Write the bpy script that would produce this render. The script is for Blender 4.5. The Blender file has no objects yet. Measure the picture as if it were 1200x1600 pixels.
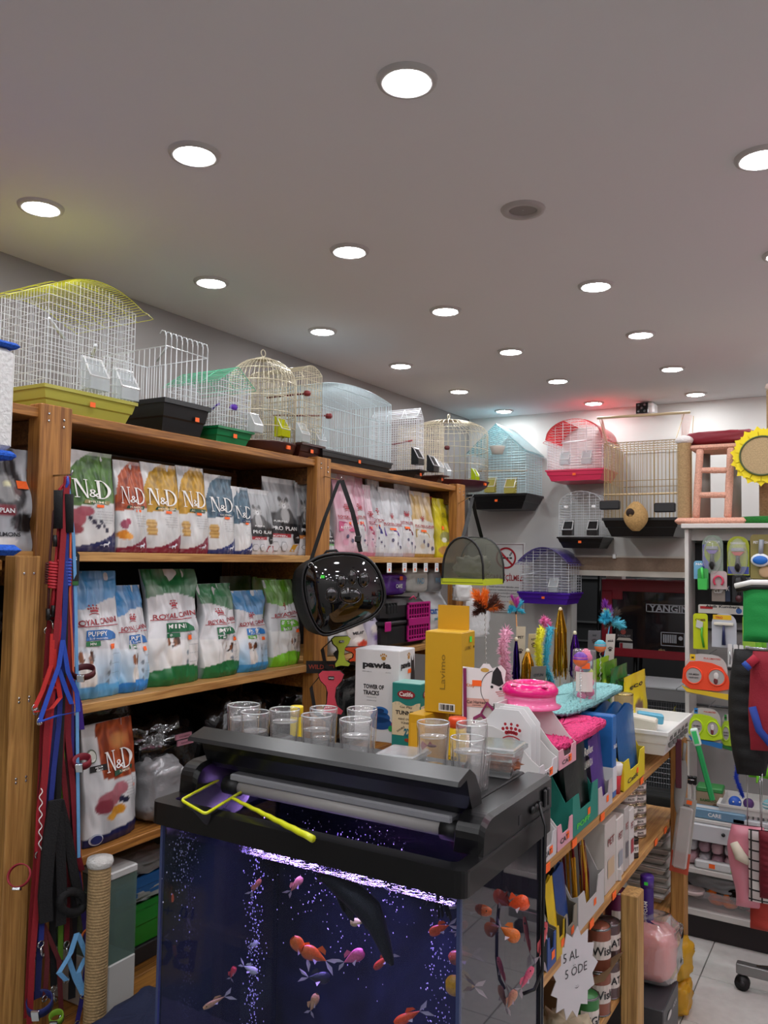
import bpy, math, random
import numpy as np
from mathutils import Vector, Matrix, noise
PI = math.pi
sc = bpy.context.scene
COL = sc.collection

# ---------------------------------------------------------------- camera
F_PX, PITCH, ROLL, YAW, EYE = 1285.5, 3.12, 0.93, 30.82, 1.6
_y, _p, _r = (math.radians(a) for a in (YAW, PITCH, ROLL))
FWD = Vector((-math.sin(_y) * math.cos(_p), math.cos(_y) * math.cos(_p), math.sin(_p)))
_rt = Vector((math.cos(_y), math.sin(_y), 0)); _up = _rt.cross(FWD)
RT = math.cos(_r) * _rt + math.sin(_r) * _up
UP = -math.sin(_r) * _rt + math.cos(_r) * _up
CAM_O = Vector((0, 0, EYE))
cd = bpy.data.cameras.new('camera'); cam = bpy.data.objects.new('camera', cd); COL.objects.link(cam)
cd.sensor_fit = 'VERTICAL'; cd.sensor_height = 36; cd.sensor_width = 27; cd.lens = F_PX / 1600 * 36
cd.clip_start = 0.02
cam.matrix_world = Matrix(((RT.x, UP.x, -FWD.x, 0), (RT.y, UP.y, -FWD.y, 0), (RT.z, UP.z, -FWD.z, EYE), (0, 0, 0, 1)))
sc.camera = cam

def ray(px, py): return RT * ((px - 600) / F_PX) + UP * (-(py - 800) / F_PX) + FWD
def onx(px, py, X): d = ray(px, py); return CAM_O + d * ((X - CAM_O.x) / d.x)
def ony(px, py, Y): d = ray(px, py); return CAM_O + d * ((Y - CAM_O.y) / d.y)
def onz(px, py, Z): d = ray(px, py); return CAM_O + d * ((Z - CAM_O.z) / d.z)

# ---------------------------------------------------------------- world, exposure
w = bpy.data.worlds.new('world'); sc.world = w; w.use_nodes = True
w.node_tree.nodes['Background'].inputs[0].default_value = (0.5, 0.52, 0.56, 1)
w.node_tree.nodes['Background'].inputs[1].default_value = 0.15
sc.view_settings.view_transform = 'Standard'; sc.view_settings.look = 'None'
sc.view_settings.gamma = 1; sc.view_settings.use_curve_mapping = False
sc.view_settings.exposure = 0.35
LAMP_POWER = 100.0
cy = sc.cycles
cy.use_denoising = True; cy.max_bounces = 10; cy.diffuse_bounces = 6; cy.glossy_bounces = 4
cy.transmission_bounces = 6; cy.transparent_max_bounces = 24; cy.sample_clamp_indirect = 4.0
cy.caustics_reflective = False; cy.caustics_refractive = False

# pink neon sign somewhere over the till, to the right of the frame: its tint reaches the ceiling
pl = bpy.data.lights.new('neon_sign_light', 'AREA'); pl.shape = 'RECTANGLE'; pl.size = 0.9; pl.size_y = 0.25
pl.color = (1.0, 0.22, 0.42); pl.energy = 9.0
plo = bpy.data.objects.new('neon_sign_light', pl); COL.objects.link(plo)
plo.location = (1.35, 2.3, 2.15); plo.rotation_euler = (math.radians(180 - 25), 0, 0)

# ---------------------------------------------------------------- colours and materials
def L(h):
    if not isinstance(h, str): return tuple(h)[:3]
    h = h.lstrip('#')
    o = []
    for i in (0, 2, 4):
        c = int(h[i:i + 2], 16) / 255
        o.append(c / 12.92 if c <= 0.04045 else ((c + 0.055) / 1.055) ** 2.4)
    return tuple(o)
_M = {}
def new_mat(name):
    m = bpy.data.materials.new(name); m.use_nodes = True
    return m, m.node_tree, m.node_tree.nodes['Principled BSDF']
def mat(hexc, rough=0.5, metal=0.0, bump=0.0, bscale=200.0, coat=0.0, var=0.0, spec=0.5):
    k = ('m', hexc, rough, metal, bump, bscale, coat, var, spec)
    if k in _M: return _M[k]
    m, nt, b = new_mat('paint_' + str(hexc).strip('#'))
    c = L(hexc)
    b.inputs['Base Color'].default_value = (*c, 1); b.inputs['Roughness'].default_value = rough
    b.inputs['Metallic'].default_value = metal; b.inputs['Coat Weight'].default_value = coat
    b.inputs['Specular IOR Level'].default_value = spec
    if bump or var:
        tc = nt.nodes.new('ShaderNodeTexCoord'); nz = nt.nodes.new('ShaderNodeTexNoise')
        nz.inputs['Scale'].default_value = bscale; nz.inputs['Detail'].default_value = 3
        nt.links.new(tc.outputs['Object'], nz.inputs['Vector'])
        if bump:
            bp = nt.nodes.new('ShaderNodeBump'); bp.inputs['Strength'].default_value = bump; bp.inputs['Distance'].default_value = 0.004
            nt.links.new(nz.outputs['Fac'], bp.inputs['Height']); nt.links.new(bp.outputs[0], b.inputs['Normal'])
        if var:
            rp = nt.nodes.new('ShaderNodeValToRGB')
            rp.color_ramp.elements[0].position = .3; rp.color_ramp.elements[1].position = .7
            rp.color_ramp.elements[0].color = (*[x * (1 - var) for x in c], 1)
            rp.color_ramp.elements[1].color = (*[min(1, x * (1 + var)) for x in c], 1)
            nt.links.new(nz.outputs['Fac'], rp.inputs[0]); nt.links.new(rp.outputs[0], b.inputs['Base Color'])
    _M[k] = m
    return m
def wood(dark, light, axis='Y', key='', rough=.5):
    k = ('w', dark, light, axis)
    if k in _M: return _M[k]
    m, nt, b = new_mat('pine_wood')
    tc = nt.nodes.new('ShaderNodeTexCoord'); mp = nt.nodes.new('ShaderNodeMapping')
    s = {'X': (1.2, 26, 26), 'Y': (26, 1.2, 26), 'Z': (26, 26, 1.2)}[axis]
    mp.inputs['Scale'].default_value = s
    nz = nt.nodes.new('ShaderNodeTexNoise'); nz.inputs['Scale'].default_value = 2.6; nz.inputs['Detail'].default_value = 5
    nz.inputs['Distortion'].default_value = 1.3
    wv = nt.nodes.new('ShaderNodeTexNoise'); wv.inputs['Scale'].default_value = 9; wv.inputs['Detail'].default_value = 2
    rp = nt.nodes.new('ShaderNodeValToRGB'); rp.color_ramp.elements[0].position = .32; rp.color_ramp.elements[1].position = .66
    rp.color_ramp.elements[0].color = (*L(dark), 1); rp.color_ramp.elements[1].color = (*L(light), 1)
    mx = nt.nodes.new('ShaderNodeMath'); mx.operation = 'MULTIPLY_ADD'; mx.inputs[1].default_value = .35; mx.inputs[2].default_value = -.17
    ad = nt.nodes.new('ShaderNodeMath'); ad.operation = 'ADD'
    nt.links.new(tc.outputs['Object'], mp.inputs[0]); nt.links.new(mp.outputs[0], nz.inputs[0]); nt.links.new(mp.outputs[0], wv.inputs[0])
    nt.links.new(wv.outputs[0], mx.inputs[0]); nt.links.new(mx.outputs[0], ad.inputs[0]); nt.links.new(nz.outputs[0], ad.inputs[1])
    nt.links.new(ad.outputs[0], rp.inputs[0]); nt.links.new(rp.outputs[0], b.inputs['Base Color'])
    bp = nt.nodes.new('ShaderNodeBump'); bp.inputs['Strength'].default_value = .2; bp.inputs['Distance'].default_value = .002
    nt.links.new(nz.outputs[0], bp.inputs['Height']); nt.links.new(bp.outputs[0], b.inputs['Normal'])
    b.inputs['Roughness'].default_value = rough
    _M[k] = m
    return m
def clear(tint='#ffffff', see=.9, rough=.05, boost=1.0):
    """thin clear glass or plastic: transparent with a fresnel reflection and a slight body colour"""
    k = ('c', tint, see, rough, boost)
    if k in _M: return _M[k]
    m = bpy.data.materials.new('clear_plastic'); m.use_nodes = True
    nt = m.node_tree; nt.nodes.clear(); N = nt.nodes.new
    out = N('ShaderNodeOutputMaterial'); tr = N('ShaderNodeBsdfTransparent'); gl = N('ShaderNodeBsdfGlossy'); df = N('ShaderNodeBsdfDiffuse')
    fr = N('ShaderNodeFresnel'); fr.inputs[0].default_value = 1.45
    ml = N('ShaderNodeMath'); ml.operation = 'MULTIPLY'; ml.inputs[1].default_value = boost; ml.use_clamp = True
    a = N('ShaderNodeMixShader'); bsh = N('ShaderNodeMixShader'); a.inputs[0].default_value = 1 - see
    c = L(tint)
    tr.inputs[0].default_value = (*[min(1, .35 + .65 * x) for x in c], 1) if tint != '#ffffff' else (1, 1, 1, 1)
    df.inputs[0].default_value = (*c, 1); gl.inputs[1].default_value = rough
    nt.links.new(tr.outputs[0], a.inputs[1]); nt.links.new(df.outputs[0], a.inputs[2])
    ge = N('ShaderNodeNewGeometry'); sb = N('ShaderNodeMath'); sb.operation = 'SUBTRACT'; sb.inputs[0].default_value = 1.0
    nt.links.new(ge.outputs['Backfacing'], sb.inputs[1]); m2 = N('ShaderNodeMath'); m2.operation = 'MULTIPLY'
    nt.links.new(fr.outputs[0], ml.inputs[0]); nt.links.new(ml.outputs[0], m2.inputs[0]); nt.links.new(sb.outputs[0], m2.inputs[1]); nt.links.new(m2.outputs[0], bsh.inputs[0])
    nt.links.new(a.outputs[0], bsh.inputs[1]); nt.links.new(gl.outputs[0], bsh.inputs[2]); nt.links.new(bsh.outputs[0], out.inputs[0])
    _M[k] = m
    return m
def emit(hexc, s):
    k = ('e', hexc, s)
    if k in _M: return _M[k]
    m = bpy.data.materials.new('lamp_glow'); m.use_nodes = True; nt = m.node_tree; nt.nodes.clear()
    o = nt.nodes.new('ShaderNodeOutputMaterial'); e = nt.nodes.new('ShaderNodeEmission')
    e.inputs[0].default_value = (*L(hexc), 1); e.inputs[1].default_value = s; nt.links.new(e.outputs[0], o.inputs[0])
    _M[k] = m
    return m
def printed(rough=.32, coat=0.0):
    k = ('p', rough, coat)
    if k in _M: return _M[k]
    m, nt, b = new_mat('printed_film')
    at = nt.nodes.new('ShaderNodeAttribute'); at.attribute_name = 'Col'
    nt.links.new(at.outputs['Color'], b.inputs['Base Color'])
    b.inputs['Roughness'].default_value = rough; b.inputs['Coat Weight'].default_value = coat
    _M[k] = m
    return m
def wound(c1, c2, scale=130):
    """sisal rope wound around a post: bands come from real ridges, this adds fibre colour"""
    return mat(c1, .9, 0, .5, scale, 0, .22)

# ---------------------------------------------------------------- geometry builder
class G:
    def __init__(s): s.v = []; s.f = []; s.m = []; s.mats = []; s.X = Matrix.Identity(4); s.c = None; s.smooth = []
    def mi(s, m):
        if m not in s.mats: s.mats.append(m)
        return s.mats.index(m)
    def at(s, loc=(0, 0, 0), rot=(0, 0, 0), sc_=1.0):
        s.X = Matrix.Translation(loc) @ Matrix.Rotation(rot[2], 4, 'Z') @ Matrix.Rotation(rot[1], 4, 'Y') @ Matrix.Rotation(rot[0], 4, 'X') @ Matrix.Scale(sc_, 4)
        return s
    def add(s, vs, fs, m, smooth=False):
        o = len(s.v); X = s.X; s.v += [X @ Vector(v) for v in vs]
        k = s.mi(m)
        for f in fs: s.f.append([i + o for i in f]); s.m.append(k); s.smooth.append(smooth)
    def box(s, x0, x1, y0, y1, z0, z1, m, bev=0.0):
        if bev:
            b = min(bev, (x1 - x0) / 2.01, (y1 - y0) / 2.01)
            pts = [(x0 + b, y0), (x1 - b, y0), (x1, y0 + b), (x1, y1 - b), (x1 - b, y1), (x0 + b, y1), (x0, y1 - b), (x0, y0 + b)]
            cx, cy_ = (x0 + x1) / 2, (y0 + y1) / 2; bz = min(bev, (z1 - z0) / 2.01)
            def ring(z, k): return [(cx + (x - cx) * k[0], cy_ + (y - cy_) * k[1], z) for x, y in pts]
            k = (1 - 2 * b / (x1 - x0), 1 - 2 * b / (y1 - y0)) if x1 > x0 and y1 > y0 else (1, 1)
            R = [ring(z0, k), ring(z0 + bz, (1, 1)), ring(z1 - bz, (1, 1)), ring(z1, k)]
            vs = [p for r in R for p in r]; fs = [list(range(7, -1, -1)), list(range(24, 32))]
            for r in range(3):
                for i in range(8): j = (i + 1) % 8; fs.append([r * 8 + i, r * 8 + j, r * 8 + 8 + j, r * 8 + 8 + i])
            return s.add(vs, fs, m)
        s.add([(x0, y0, z0), (x1, y0, z0), (x1, y1, z0), (x0, y1, z0), (x0, y0, z1), (x1, y0, z1), (x1, y1, z1), (x0, y1, z1)],
              [(0, 3, 2, 1), (4, 5, 6, 7), (0, 1, 5, 4), (1, 2, 6, 5), (2, 3, 7, 6), (3, 0, 4, 7)], m)
    def bar(s, p, q, r, m, n=4):
        p = Vector(p); q = Vector(q); d = q - p
        if d.length < 1e-6: return
        d.normalize(); a = d.orthogonal().normalized(); b = d.cross(a)
        vs = []
        for e in (p, q):
            for i in range(n): t = 2 * PI * (i + .5) / n; vs.append(e + a * (r * math.cos(t)) + b * (r * math.sin(t)))
        s.add(vs, [[i, (i + 1) % n, n + (i + 1) % n, n + i] for i in range(n)] + [list(range(n - 1, -1, -1)), list(range(n, 2 * n))], m, n > 5)
    def tube(s, pts, r, m, n=8, closed=False):
        pts = [Vector(p) for p in pts]; N = len(pts); vs = []; a = None
        rr = r if isinstance(r, (list, tuple)) else [r] * N
        for i, p in enumerate(pts):
            d = (pts[(i + 1) % N] - pts[i - 1]) if closed else (pts[min(i + 1, N - 1)] - pts[max(i - 1, 0)])
            if d.length < 1e-9: d = Vector((0, 0, 1))
            d.normalize()
            if a is None: a = d.orthogonal().normalized()
            else:
                a = a - d * a.dot(d)
                a = a.normalized() if a.length > 1e-6 else d.orthogonal().normalized()
            b = d.cross(a)
            for k in range(n): t = 2 * PI * k / n; vs.append(p + a * (rr[i] * math.cos(t)) + b * (rr[i] * math.sin(t)))
        fs = []
        for i in range(N if closed else N - 1):
            j = (i + 1) % N
            for k in range(n): l = (k + 1) % n; fs.append([i * n + k, i * n + l, j * n + l, j * n + k])
        if not closed: fs += [list(range(n - 1, -1, -1)), list(range((N - 1) * n, N * n))]
        s.add(vs, fs, m, True)
    def ribbon(s, pts, wv, th, m):
        """flat strap: pts path, wv width vector (full), th thickness"""
        pts = [Vector(p) for p in pts]; wv = Vector(wv) / 2; N = len(pts); vs = []
        for i, p in enumerate(pts):
            d = (pts[min(i + 1, N - 1)] - pts[max(i - 1, 0)]).normalized(); n = d.cross(wv)
            n = n.normalized() * th / 2 if n.length > 1e-9 else Vector((0, th / 2, 0))
            vs += [p - wv - n, p + wv - n, p + wv + n, p - wv + n]
        fs = [(0, 3, 2, 1), tuple(4 * (N - 1) + k for k in range(4))]
        for i in range(N - 1):
            for k in range(4): l = (k + 1) % 4; fs.append((4 * i + k, 4 * i + l, 4 * i + 4 + l, 4 * i + 4 + k))
        s.add(vs, fs, m)
    def lathe(s, prof, m, n=24, c=(0, 0, 0), sx=1, sy=1, cap=True, smooth=True):
        vs = []; fs = []
        for r, z in prof:
            for k in range(n): t = 2 * PI * k / n; vs.append((c[0] + r * sx * math.cos(t), c[1] + r * sy * math.sin(t), c[2] + z))
        for i in range(len(prof) - 1):
            for k in range(n): l = (k + 1) % n; fs.append([i * n + k, i * n + l, i * n + n + l, i * n + n + k])
        if cap:
            fs.append(list(range(n - 1, -1, -1))); fs.append(list(range((len(prof) - 1) * n, len(prof) * n)))
        s.add(vs, fs, m, smooth)
    def prism(s, poly, y0, y1, m):
        """polygon in x,z extruded from y0 to y1"""
        n = len(poly)
        s.add([(x, y0, z) for x, z in poly] + [(x, y1, z) for x, z in poly],
              [list(range(n)), list(range(2 * n - 1, n - 1, -1))] + [[i + n, (i + 1) % n + n, (i + 1) % n, i] for i in range(n)], m)
    def prismx(s, poly, x0, x1, m):
        """polygon in y,z extruded from x0 to x1"""
        n = len(poly)
        s.add([(x0, y, z) for y, z in poly] + [(x1, y, z) for y, z in poly],
              [list(range(n)), list(range(2 * n - 1, n - 1, -1))] + [[i + n, (i + 1) % n + n, (i + 1) % n, i] for i in range(n)], m)
    def ell(s, c, r, m, nu=12, nv=8, fn=None):
        c = Vector(c); vs = []; fs = []
        for j in range(nv + 1):
            ph = PI * j / nv - PI / 2
            for i in range(nu):
                t = 2 * PI * i / nu; d = Vector((math.cos(ph) * math.cos(t), math.cos(ph) * math.sin(t), math.sin(ph)))
                k = fn(d) if fn else 1
                vs.append((c.x + d.x * r[0] * k, c.y + d.y * r[1] * k, c.z + d.z * r[2] * k))
        for j in range(nv):
            for i in range(nu): l = (i + 1) % nu; fs.append([j * nu + i, j * nu + l, j * nu + nu + l, j * nu + nu + i])
        s.add(vs, fs, m, True)
    def grid(s, fn, nu, nv, m, closed_u=False, smooth=True):
        vs = [fn(i / nu, j / nv) for j in range(nv + 1) for i in range(nu + 1)]
        fs = [[j * (nu + 1) + i, j * (nu + 1) + i + 1, (j + 1) * (nu + 1) + i + 1, (j + 1) * (nu + 1) + i] for j in range(nv) for i in range(nu)]
        s.add(vs, fs, m, smooth)
    def build(s, name, parent=None, cols=None, kind=None, label=None):
        me = bpy.data.meshes.new(name); me.from_pydata([tuple(v) for v in s.v], [], s.f)
        for m in s.mats: me.materials.append(m)
        me.polygons.foreach_set('material_index', s.m); me.polygons.foreach_set('use_smooth', s.smooth)
        if cols is not None:
            at = me.color_attributes.new('Col', 'FLOAT_COLOR', 'POINT')
            at.data.foreach_set('color', np.array([(*c, 1) for c in cols], dtype=np.float32).ravel())
        me.update()
        o = bpy.data.objects.new(name, me); COL.objects.link(o)
        if parent is not None: o.parent = parent
        if kind: o['kind'] = kind
        if label: o['label'] = label
        return o
def empty(name, label, cat, loc=(0, 0, 0), rz=0.0, group=None, rx=0.0, ry=0.0):
    o = bpy.data.objects.new(name, None); COL.objects.link(o); o.empty_display_size = .05
    o.location = loc; o.rotation_euler = (rx, ry, rz); o['label'] = label; o['category'] = cat
    if group: o['group'] = group
    return o
def tag(o, label, cat, group=None, loc=None, rz=None):
    o['label'] = label; o['category'] = cat
    if group: o['group'] = group
    if loc is not None: o.location = loc
    if rz is not None: o.rotation_euler[2] = rz
    return o
def dup(root, loc, rz=None, label=None, rot=None):
    r = root.copy(); COL.objects.link(r); r.location = loc
    if rz is not None: r.rotation_euler[2] = rz
    if rot is not None: r.rotation_euler = rot
    if label: r['label'] = label
    for ch in list(root.children):
        c = ch.copy(); COL.objects.link(c); c.parent = r
        for g_ in list(ch.children):
            d = g_.copy(); COL.objects.link(d); d.parent = c
    return r

# ---------------------------------------------------------------- lettering
_T = {}
def text2d(body, bold=0.0):
    k = (body, bold)
    if k in _T: return _T[k]
    cu = bpy.data.curves.new('t', 'FONT'); cu.body = body; cu.size = 1; cu.resolution_u = 2; cu.offset = bold
    cu.align_x = 'CENTER'
    ob = bpy.data.objects.new('t', cu); COL.objects.link(ob)
    bpy.context.view_layer.update()
    me = bpy.data.meshes.new_from_object(ob.evaluated_get(bpy.context.evaluated_depsgraph_get()))
    vs = [(v.co.x, v.co.y) for v in me.vertices]; fs = [list(p.vertices) for p in me.polygons]
    bpy.data.objects.remove(ob); bpy.data.curves.remove(cu); bpy.data.meshes.remove(me)
    if vs:
        x0 = min(v[0] for v in vs); x1 = max(v[0] for v in vs); y0 = min(v[1] for v in vs); y1 = max(v[1] for v in vs)
        vs = [((x - (x0 + x1) / 2), (y - (y0 + y1) / 2)) for x, y in vs]
        _T[k] = (vs, fs, x1 - x0, y1 - y0)
    else: _T[k] = ([], [], 1, 1)
    return _T[k]
def put_text(g, surf, body, x, y, h, m, bold=0.0, rot=0.0, wid=None, sx=1.0):
    """place lettering of cap height h (and optional total width wid) at x,y through surf(x,y)->Vector"""
    vs, fs, W, H = text2d(body, bold)
    if not vs: return
    k = h / H; kx = (wid / W) if wid else k * sx
    c, s_ = math.cos(rot), math.sin(rot)
    g.add([surf(x + (a * kx) * c - (b * k) * s_, y + (a * kx) * s_ + (b * k) * c) for a, b in vs], fs, m)
def put_poly(g, surf, pts, m): g.add([surf(a, b) for a, b in pts], [list(range(len(pts)))], m)
def put_rect(g, surf, x0, x1, y0, y1, m, n=1, sk=0.0):
    for i in range(n):
        a = x0 + (x1 - x0) * i / n; b = x0 + (x1 - x0) * (i + 1) / n
        put_poly(g, surf, [(a, y0), (b, y0), (b + sk, y1), (a + sk, y1)], m)
def circ(x, y, r, n=16, ry=None): return [(x + r * math.cos(2 * PI * i / n), y + (ry or r) * math.sin(2 * PI * i / n)) for i in range(n)]
def flat(y, x0=0, z0=0):  # surface facing -Y at depth y
    return lambda a, b: Vector((x0 + a, y, z0 + b))
def put_nd(g, surf, x, y, h, m, wid=None):
    w = (wid or h * 1.18) / 1.9
    def P(pts): put_tri(g, lambda a, b: surf(x + (a - .5) * w * 1.9, y + (b - .5) * h), pts, m)
    # N
    for q in ([(0, 0), (.12, 0), (.12, .04), (0, .04)], [(.045, 0), (.075, 0), (.075, 1), (.045, 1)], [(0, .96), (.1, .96), (.1, 1), (0, 1)],
              [(.045, 1), (.12, 1), (.33, 0), (.29, 0)], [(.30, 0), (.33, 0), (.33, 1), (.30, 1)], [(.26, .96), (.38, .96), (.38, 1), (.26, 1)],
              [(.56, 0), (.70, 0), (.70, .04), (.56, .04)], [(.60, 0), (.66, 0), (.66, 1), (.60, 1)], [(.56, .96), (.70, .96), (.70, 1), (.56, 1)]): P(q)
    n = 12
    for i in range(n):
        t0 = -PI / 2 + PI * i / n; t1 = -PI / 2 + PI * (i + 1) / n
        def o(t): return (.66 + .34 * math.cos(t), .5 + .5 * math.sin(t))
        def q(t): return (.66 + .25 * math.cos(t), .5 + .455 * math.sin(t))
        P([o(t0), o(t1), q(t1), q(t0)])
    put_text(g, surf, '&', x - .03 * w, y - h * .22, h * .42, m, .0, sx=w / h * 1.4)
def put_tri(g, surf, pts, m): g.add([surf(a, b) for a, b in pts], [list(range(len(pts)))], m)
def crown(g, surf, x, y, s, m):
    for i in range(5):
        a = (i - 2) * .26; r = s * .085
        for k in range(3 - (abs(i - 2) > 1)):
            d = s * (.32 + .23 * k); rr = r * (1.1 - .12 * k)
            put_poly(g, surf, circ(x + d * math.sin(a) * 1.5, y - s * .1 + d * math.cos(a) * .8, rr, 7), m)
    n = 8
    for i in range(n):
        t0 = -1 + 2 * i / n; t1 = -1 + 2 * (i + 1) / n
        f = lambda t, o: (x + s * .42 * t, y - s * .12 + s * .12 * (1 - t * t) - o)
        put_poly(g, surf, [f(t0, 0), f(t0, s * .06), f(t1, s * .06), f(t1, 0)], m)
ORANGE = mat('#ff6a20', .6); LIME = mat('#4be84a', .6)
def sticker(g, surf, x, y, w=.022, h=.014, m=None): put_rect(g, surf, x - w / 2, x + w / 2, y - h / 2, y + h / 2, m or ORANGE)
WHITE = mat('#f0f0ee', .5); BLACK = mat('#0c0c0d', .45); CHROME = mat('#c8ccd0', .18, 1.0)
# ================================================================ THE ROOM
CEIL = 2.6; WL = -2.5; WB = 5.37; WR = 2.4; WF = -1.8
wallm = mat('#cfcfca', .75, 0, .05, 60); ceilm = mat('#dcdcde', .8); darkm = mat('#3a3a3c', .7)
def struct(name, g): o = g.build(name); o['kind'] = 'structure'; return o
# floor: recessed grout bed, tiles as pieces
g = G(); g.box(WL, WR, WF, 7.2, -.06, -.006, mat('#6d6c68', .9)); floor = struct('floor', g)
g = G(); TS = .3525; g.box(.002, TS - .002, .002, TS - .002, -.012, 0, mat('#cfcfca', .28, 0, .04, 30, 0, .06), .0015)
x_off, y_off = -.6035 + .0, 3.459
proto = g.build('tile', floor)
first = True
for i in range(-5, 7):
    for j in range(-9, 6):
        p = proto if first else proto.copy()
        if not first: COL.objects.link(p)
        first = False
        p.location = (x_off + i * TS, y_off + j * TS, 0)
g = G(); g.box(WL - .1, WR, WF, 7.2, CEIL, CEIL + .08, ceilm); struct('ceiling', g)
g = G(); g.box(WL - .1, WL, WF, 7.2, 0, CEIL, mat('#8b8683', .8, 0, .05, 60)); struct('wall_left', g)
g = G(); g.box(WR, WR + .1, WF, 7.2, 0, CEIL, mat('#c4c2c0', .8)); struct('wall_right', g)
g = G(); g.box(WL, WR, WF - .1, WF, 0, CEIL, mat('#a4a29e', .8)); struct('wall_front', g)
OX0, OX1, OZ = -1.74, -.40, 1.62
g = G(); g.box(WL, OX0, WB, WB + .12, 0, CEIL, wallm); g.box(OX0, OX1, WB, WB + .12, OZ, CEIL, wallm); g.box(OX1, WR, WB, WB + .12, 0, CEIL, wallm)
struct('wall_back', g)
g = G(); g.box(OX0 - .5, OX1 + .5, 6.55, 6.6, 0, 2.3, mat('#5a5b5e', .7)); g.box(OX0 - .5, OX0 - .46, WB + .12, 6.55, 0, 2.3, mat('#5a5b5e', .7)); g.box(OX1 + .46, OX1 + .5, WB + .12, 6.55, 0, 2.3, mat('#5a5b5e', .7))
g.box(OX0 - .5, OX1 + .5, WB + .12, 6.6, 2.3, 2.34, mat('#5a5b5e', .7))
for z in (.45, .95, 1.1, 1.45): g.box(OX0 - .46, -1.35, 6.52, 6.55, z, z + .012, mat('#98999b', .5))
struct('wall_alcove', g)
g = G(); g.box(OX0 - .02, OX1, WB - .035, WB - .002, 1.535, OZ, mat('#8b7460', .55, 0, .1, 60, 0, .1)); struct('trim_1', g)
g = G(); g.box(OX0 - .02, OX1, WB - .05, WB - .003, 1.50, 1.534, mat('#cfc9bd', .4)); g.box(OX0 - .02, OX1, WB - .04, WB - .003, OZ, OZ + .012, mat('#cfc9bd', .4))
for x in (-1.45, -.85): g.box(x, x + .02, WB - .06, WB - .04, OZ - .006, OZ + .02, WHITE)
struct('trim_2', g)
g = G(); g.box(OX0 - .02, OX0 + .004, WB - .03, WB - .002, .2, 1.50, mat('#b9b6ae', .4)); struct('trim_3', g)

# ================================================================ DOWNLIGHTS
g_r = G(); n = 28
g_r.lathe([(.047, -.002), (.047, -.006), (.052, -.010), (.062, -.008), (.065, 0)], mat('#b9b6b3', .5), n, cap=False)
g_d = G(); g_d.lathe([(.0468, -.001), (.046, -.008), (.03, -.012), (.001, -.013)], emit('#fbfbff', LAMP_POWER), n, cap=False)
ord_ = ['nearest', 'second', 'third', 'fourth', 'fifth', 'farthest']
rown = ['leftmost', 'second from left', 'third from left', 'rightmost visible']
def lightpos(i, j): return (-2.066 + .6187 * i - .0147 * j, 1.4905 + .7314 * j - .0181 * i, CEIL)
OW = ['first', 'second', 'third', 'fourth', 'fifth', 'sixth', 'seventh', 'eighth', 'ninth', 'tenth']
first = None
for i in range(0, 7):
    for j in range(-4, 6):
        x, y, z = lightpos(i, j)
        if y < WF + .2 or x > WR - .2 or (i >= 3 and j > 2 and i < 4 and False): continue
        if (i, j) == (2, 1): continue
        if i in (4, 5, 6) and (j % 2): continue
        seen = (0 <= j and i <= 2) or (i == 3 and 0 <= j <= 2)
        if seen:
            lab = 'lit round ceiling downlight, %s one in the %s row' % (ord_[j] if i < 3 else ord_[j], rown[i])
            if i == 2 and j == 2: lab = 'lit round ceiling downlight just beyond the unlit round ring'
            if i == 3: lab = ['lit ceiling downlight cut by the top edge in the pink glow', 'big lit ceiling downlight cut by the right edge of the view', 'lit ceiling downlight barely showing at the right edge, farther back'][j]
        else: lab = 'ceiling downlight, %s row from the left wall, %s one from the shop front' % (OW[i], OW[j + 4])
        if first is None:
            first = empty('recessed_downlight', lab, 'ceiling light', (x, y, z), group='lit ceiling downlights')
            g_r.build('trim_ring', first); g_d.build('diffuser', first)
        else: dup(first, (x, y, z), label=lab)
x, y, z = lightpos(2, 1)
o = empty('ceiling_speaker', 'unlit round white ring set flush in the ceiling', 'speaker', (onz(817, 327, CEIL).x, onz(817, 327, CEIL).y, CEIL))
g = G(); g.lathe([(.040, -.001), (.042, -.008), (.060, -.007), (.064, 0)], mat('#a9a3a0', .5), n, cap=False); g.build('trim_ring', o)
g = G(); g.lathe([(.040, -.002), (.002, -.003)], mat('#8e8886', .8), n, cap=False); g.build('grille', o)

# ================================================================ LEFT WOODEN SHELF RACK
PX = -1.98
pineY = wood('#734518', '#b07838', 'Y'); pineZ = wood('#7c4c1e', '#b47c3c', 'Z'); pineL = wood('#9a6c38', '#c89a5c', 'Y'); pineLZ = wood('#8a6a42', '#c09b66', 'Z')
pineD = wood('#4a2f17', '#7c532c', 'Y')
rack = empty('wooden_shelf_rack', 'tall pine shelf rack full of pet food along the left wall', 'shelf', (PX, 1.45, 0))
def loc(g): return g.at((-PX, -1.45, 0))
SY0, SY1 = .45, 4.23
SH = {'top': 2.0, 'mid': 1.6, 'low': 1.155, 'bot': .715, 'base': .2}
for nm, z in SH.items():
    for k in range(4):
        x1 = PX - .012 - k * .125
        y0 = SY0 if nm in ('top',) else (1.40 if nm == 'mid' else 1.45)
        g = G(); loc(g); g.box(x1 - .122, x1, y0, SY1, z - .028, z, (pineL if nm == 'mid' or nm == 'low' else pineY), .002); g.build('plank', rack)
for a, b_ in ((1.455, 1.56), (2.775, 2.875), (4.11, 4.21)):
    for x0 in (PX - .055, -2.49):
        g = G(); loc(g); g.box(x0, x0 + .055, a, b_, 0, 2.012, pineZ, .003); p = g.build('post', rack)
        if x0 > -2.1:
            s = G(); loc(s)
            for z in (1.985, 1.965):
                for dy in (.025, .075): s.lathe([(.0045, .0)], CHROME, 8) if False else s.ell((x0 + .0565, a + dy, z - (.012 if dy > .05 else 0)), (.002, .004, .004), CHROME, 8, 4)
            s.build('screw', p, kind='stuff')
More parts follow.
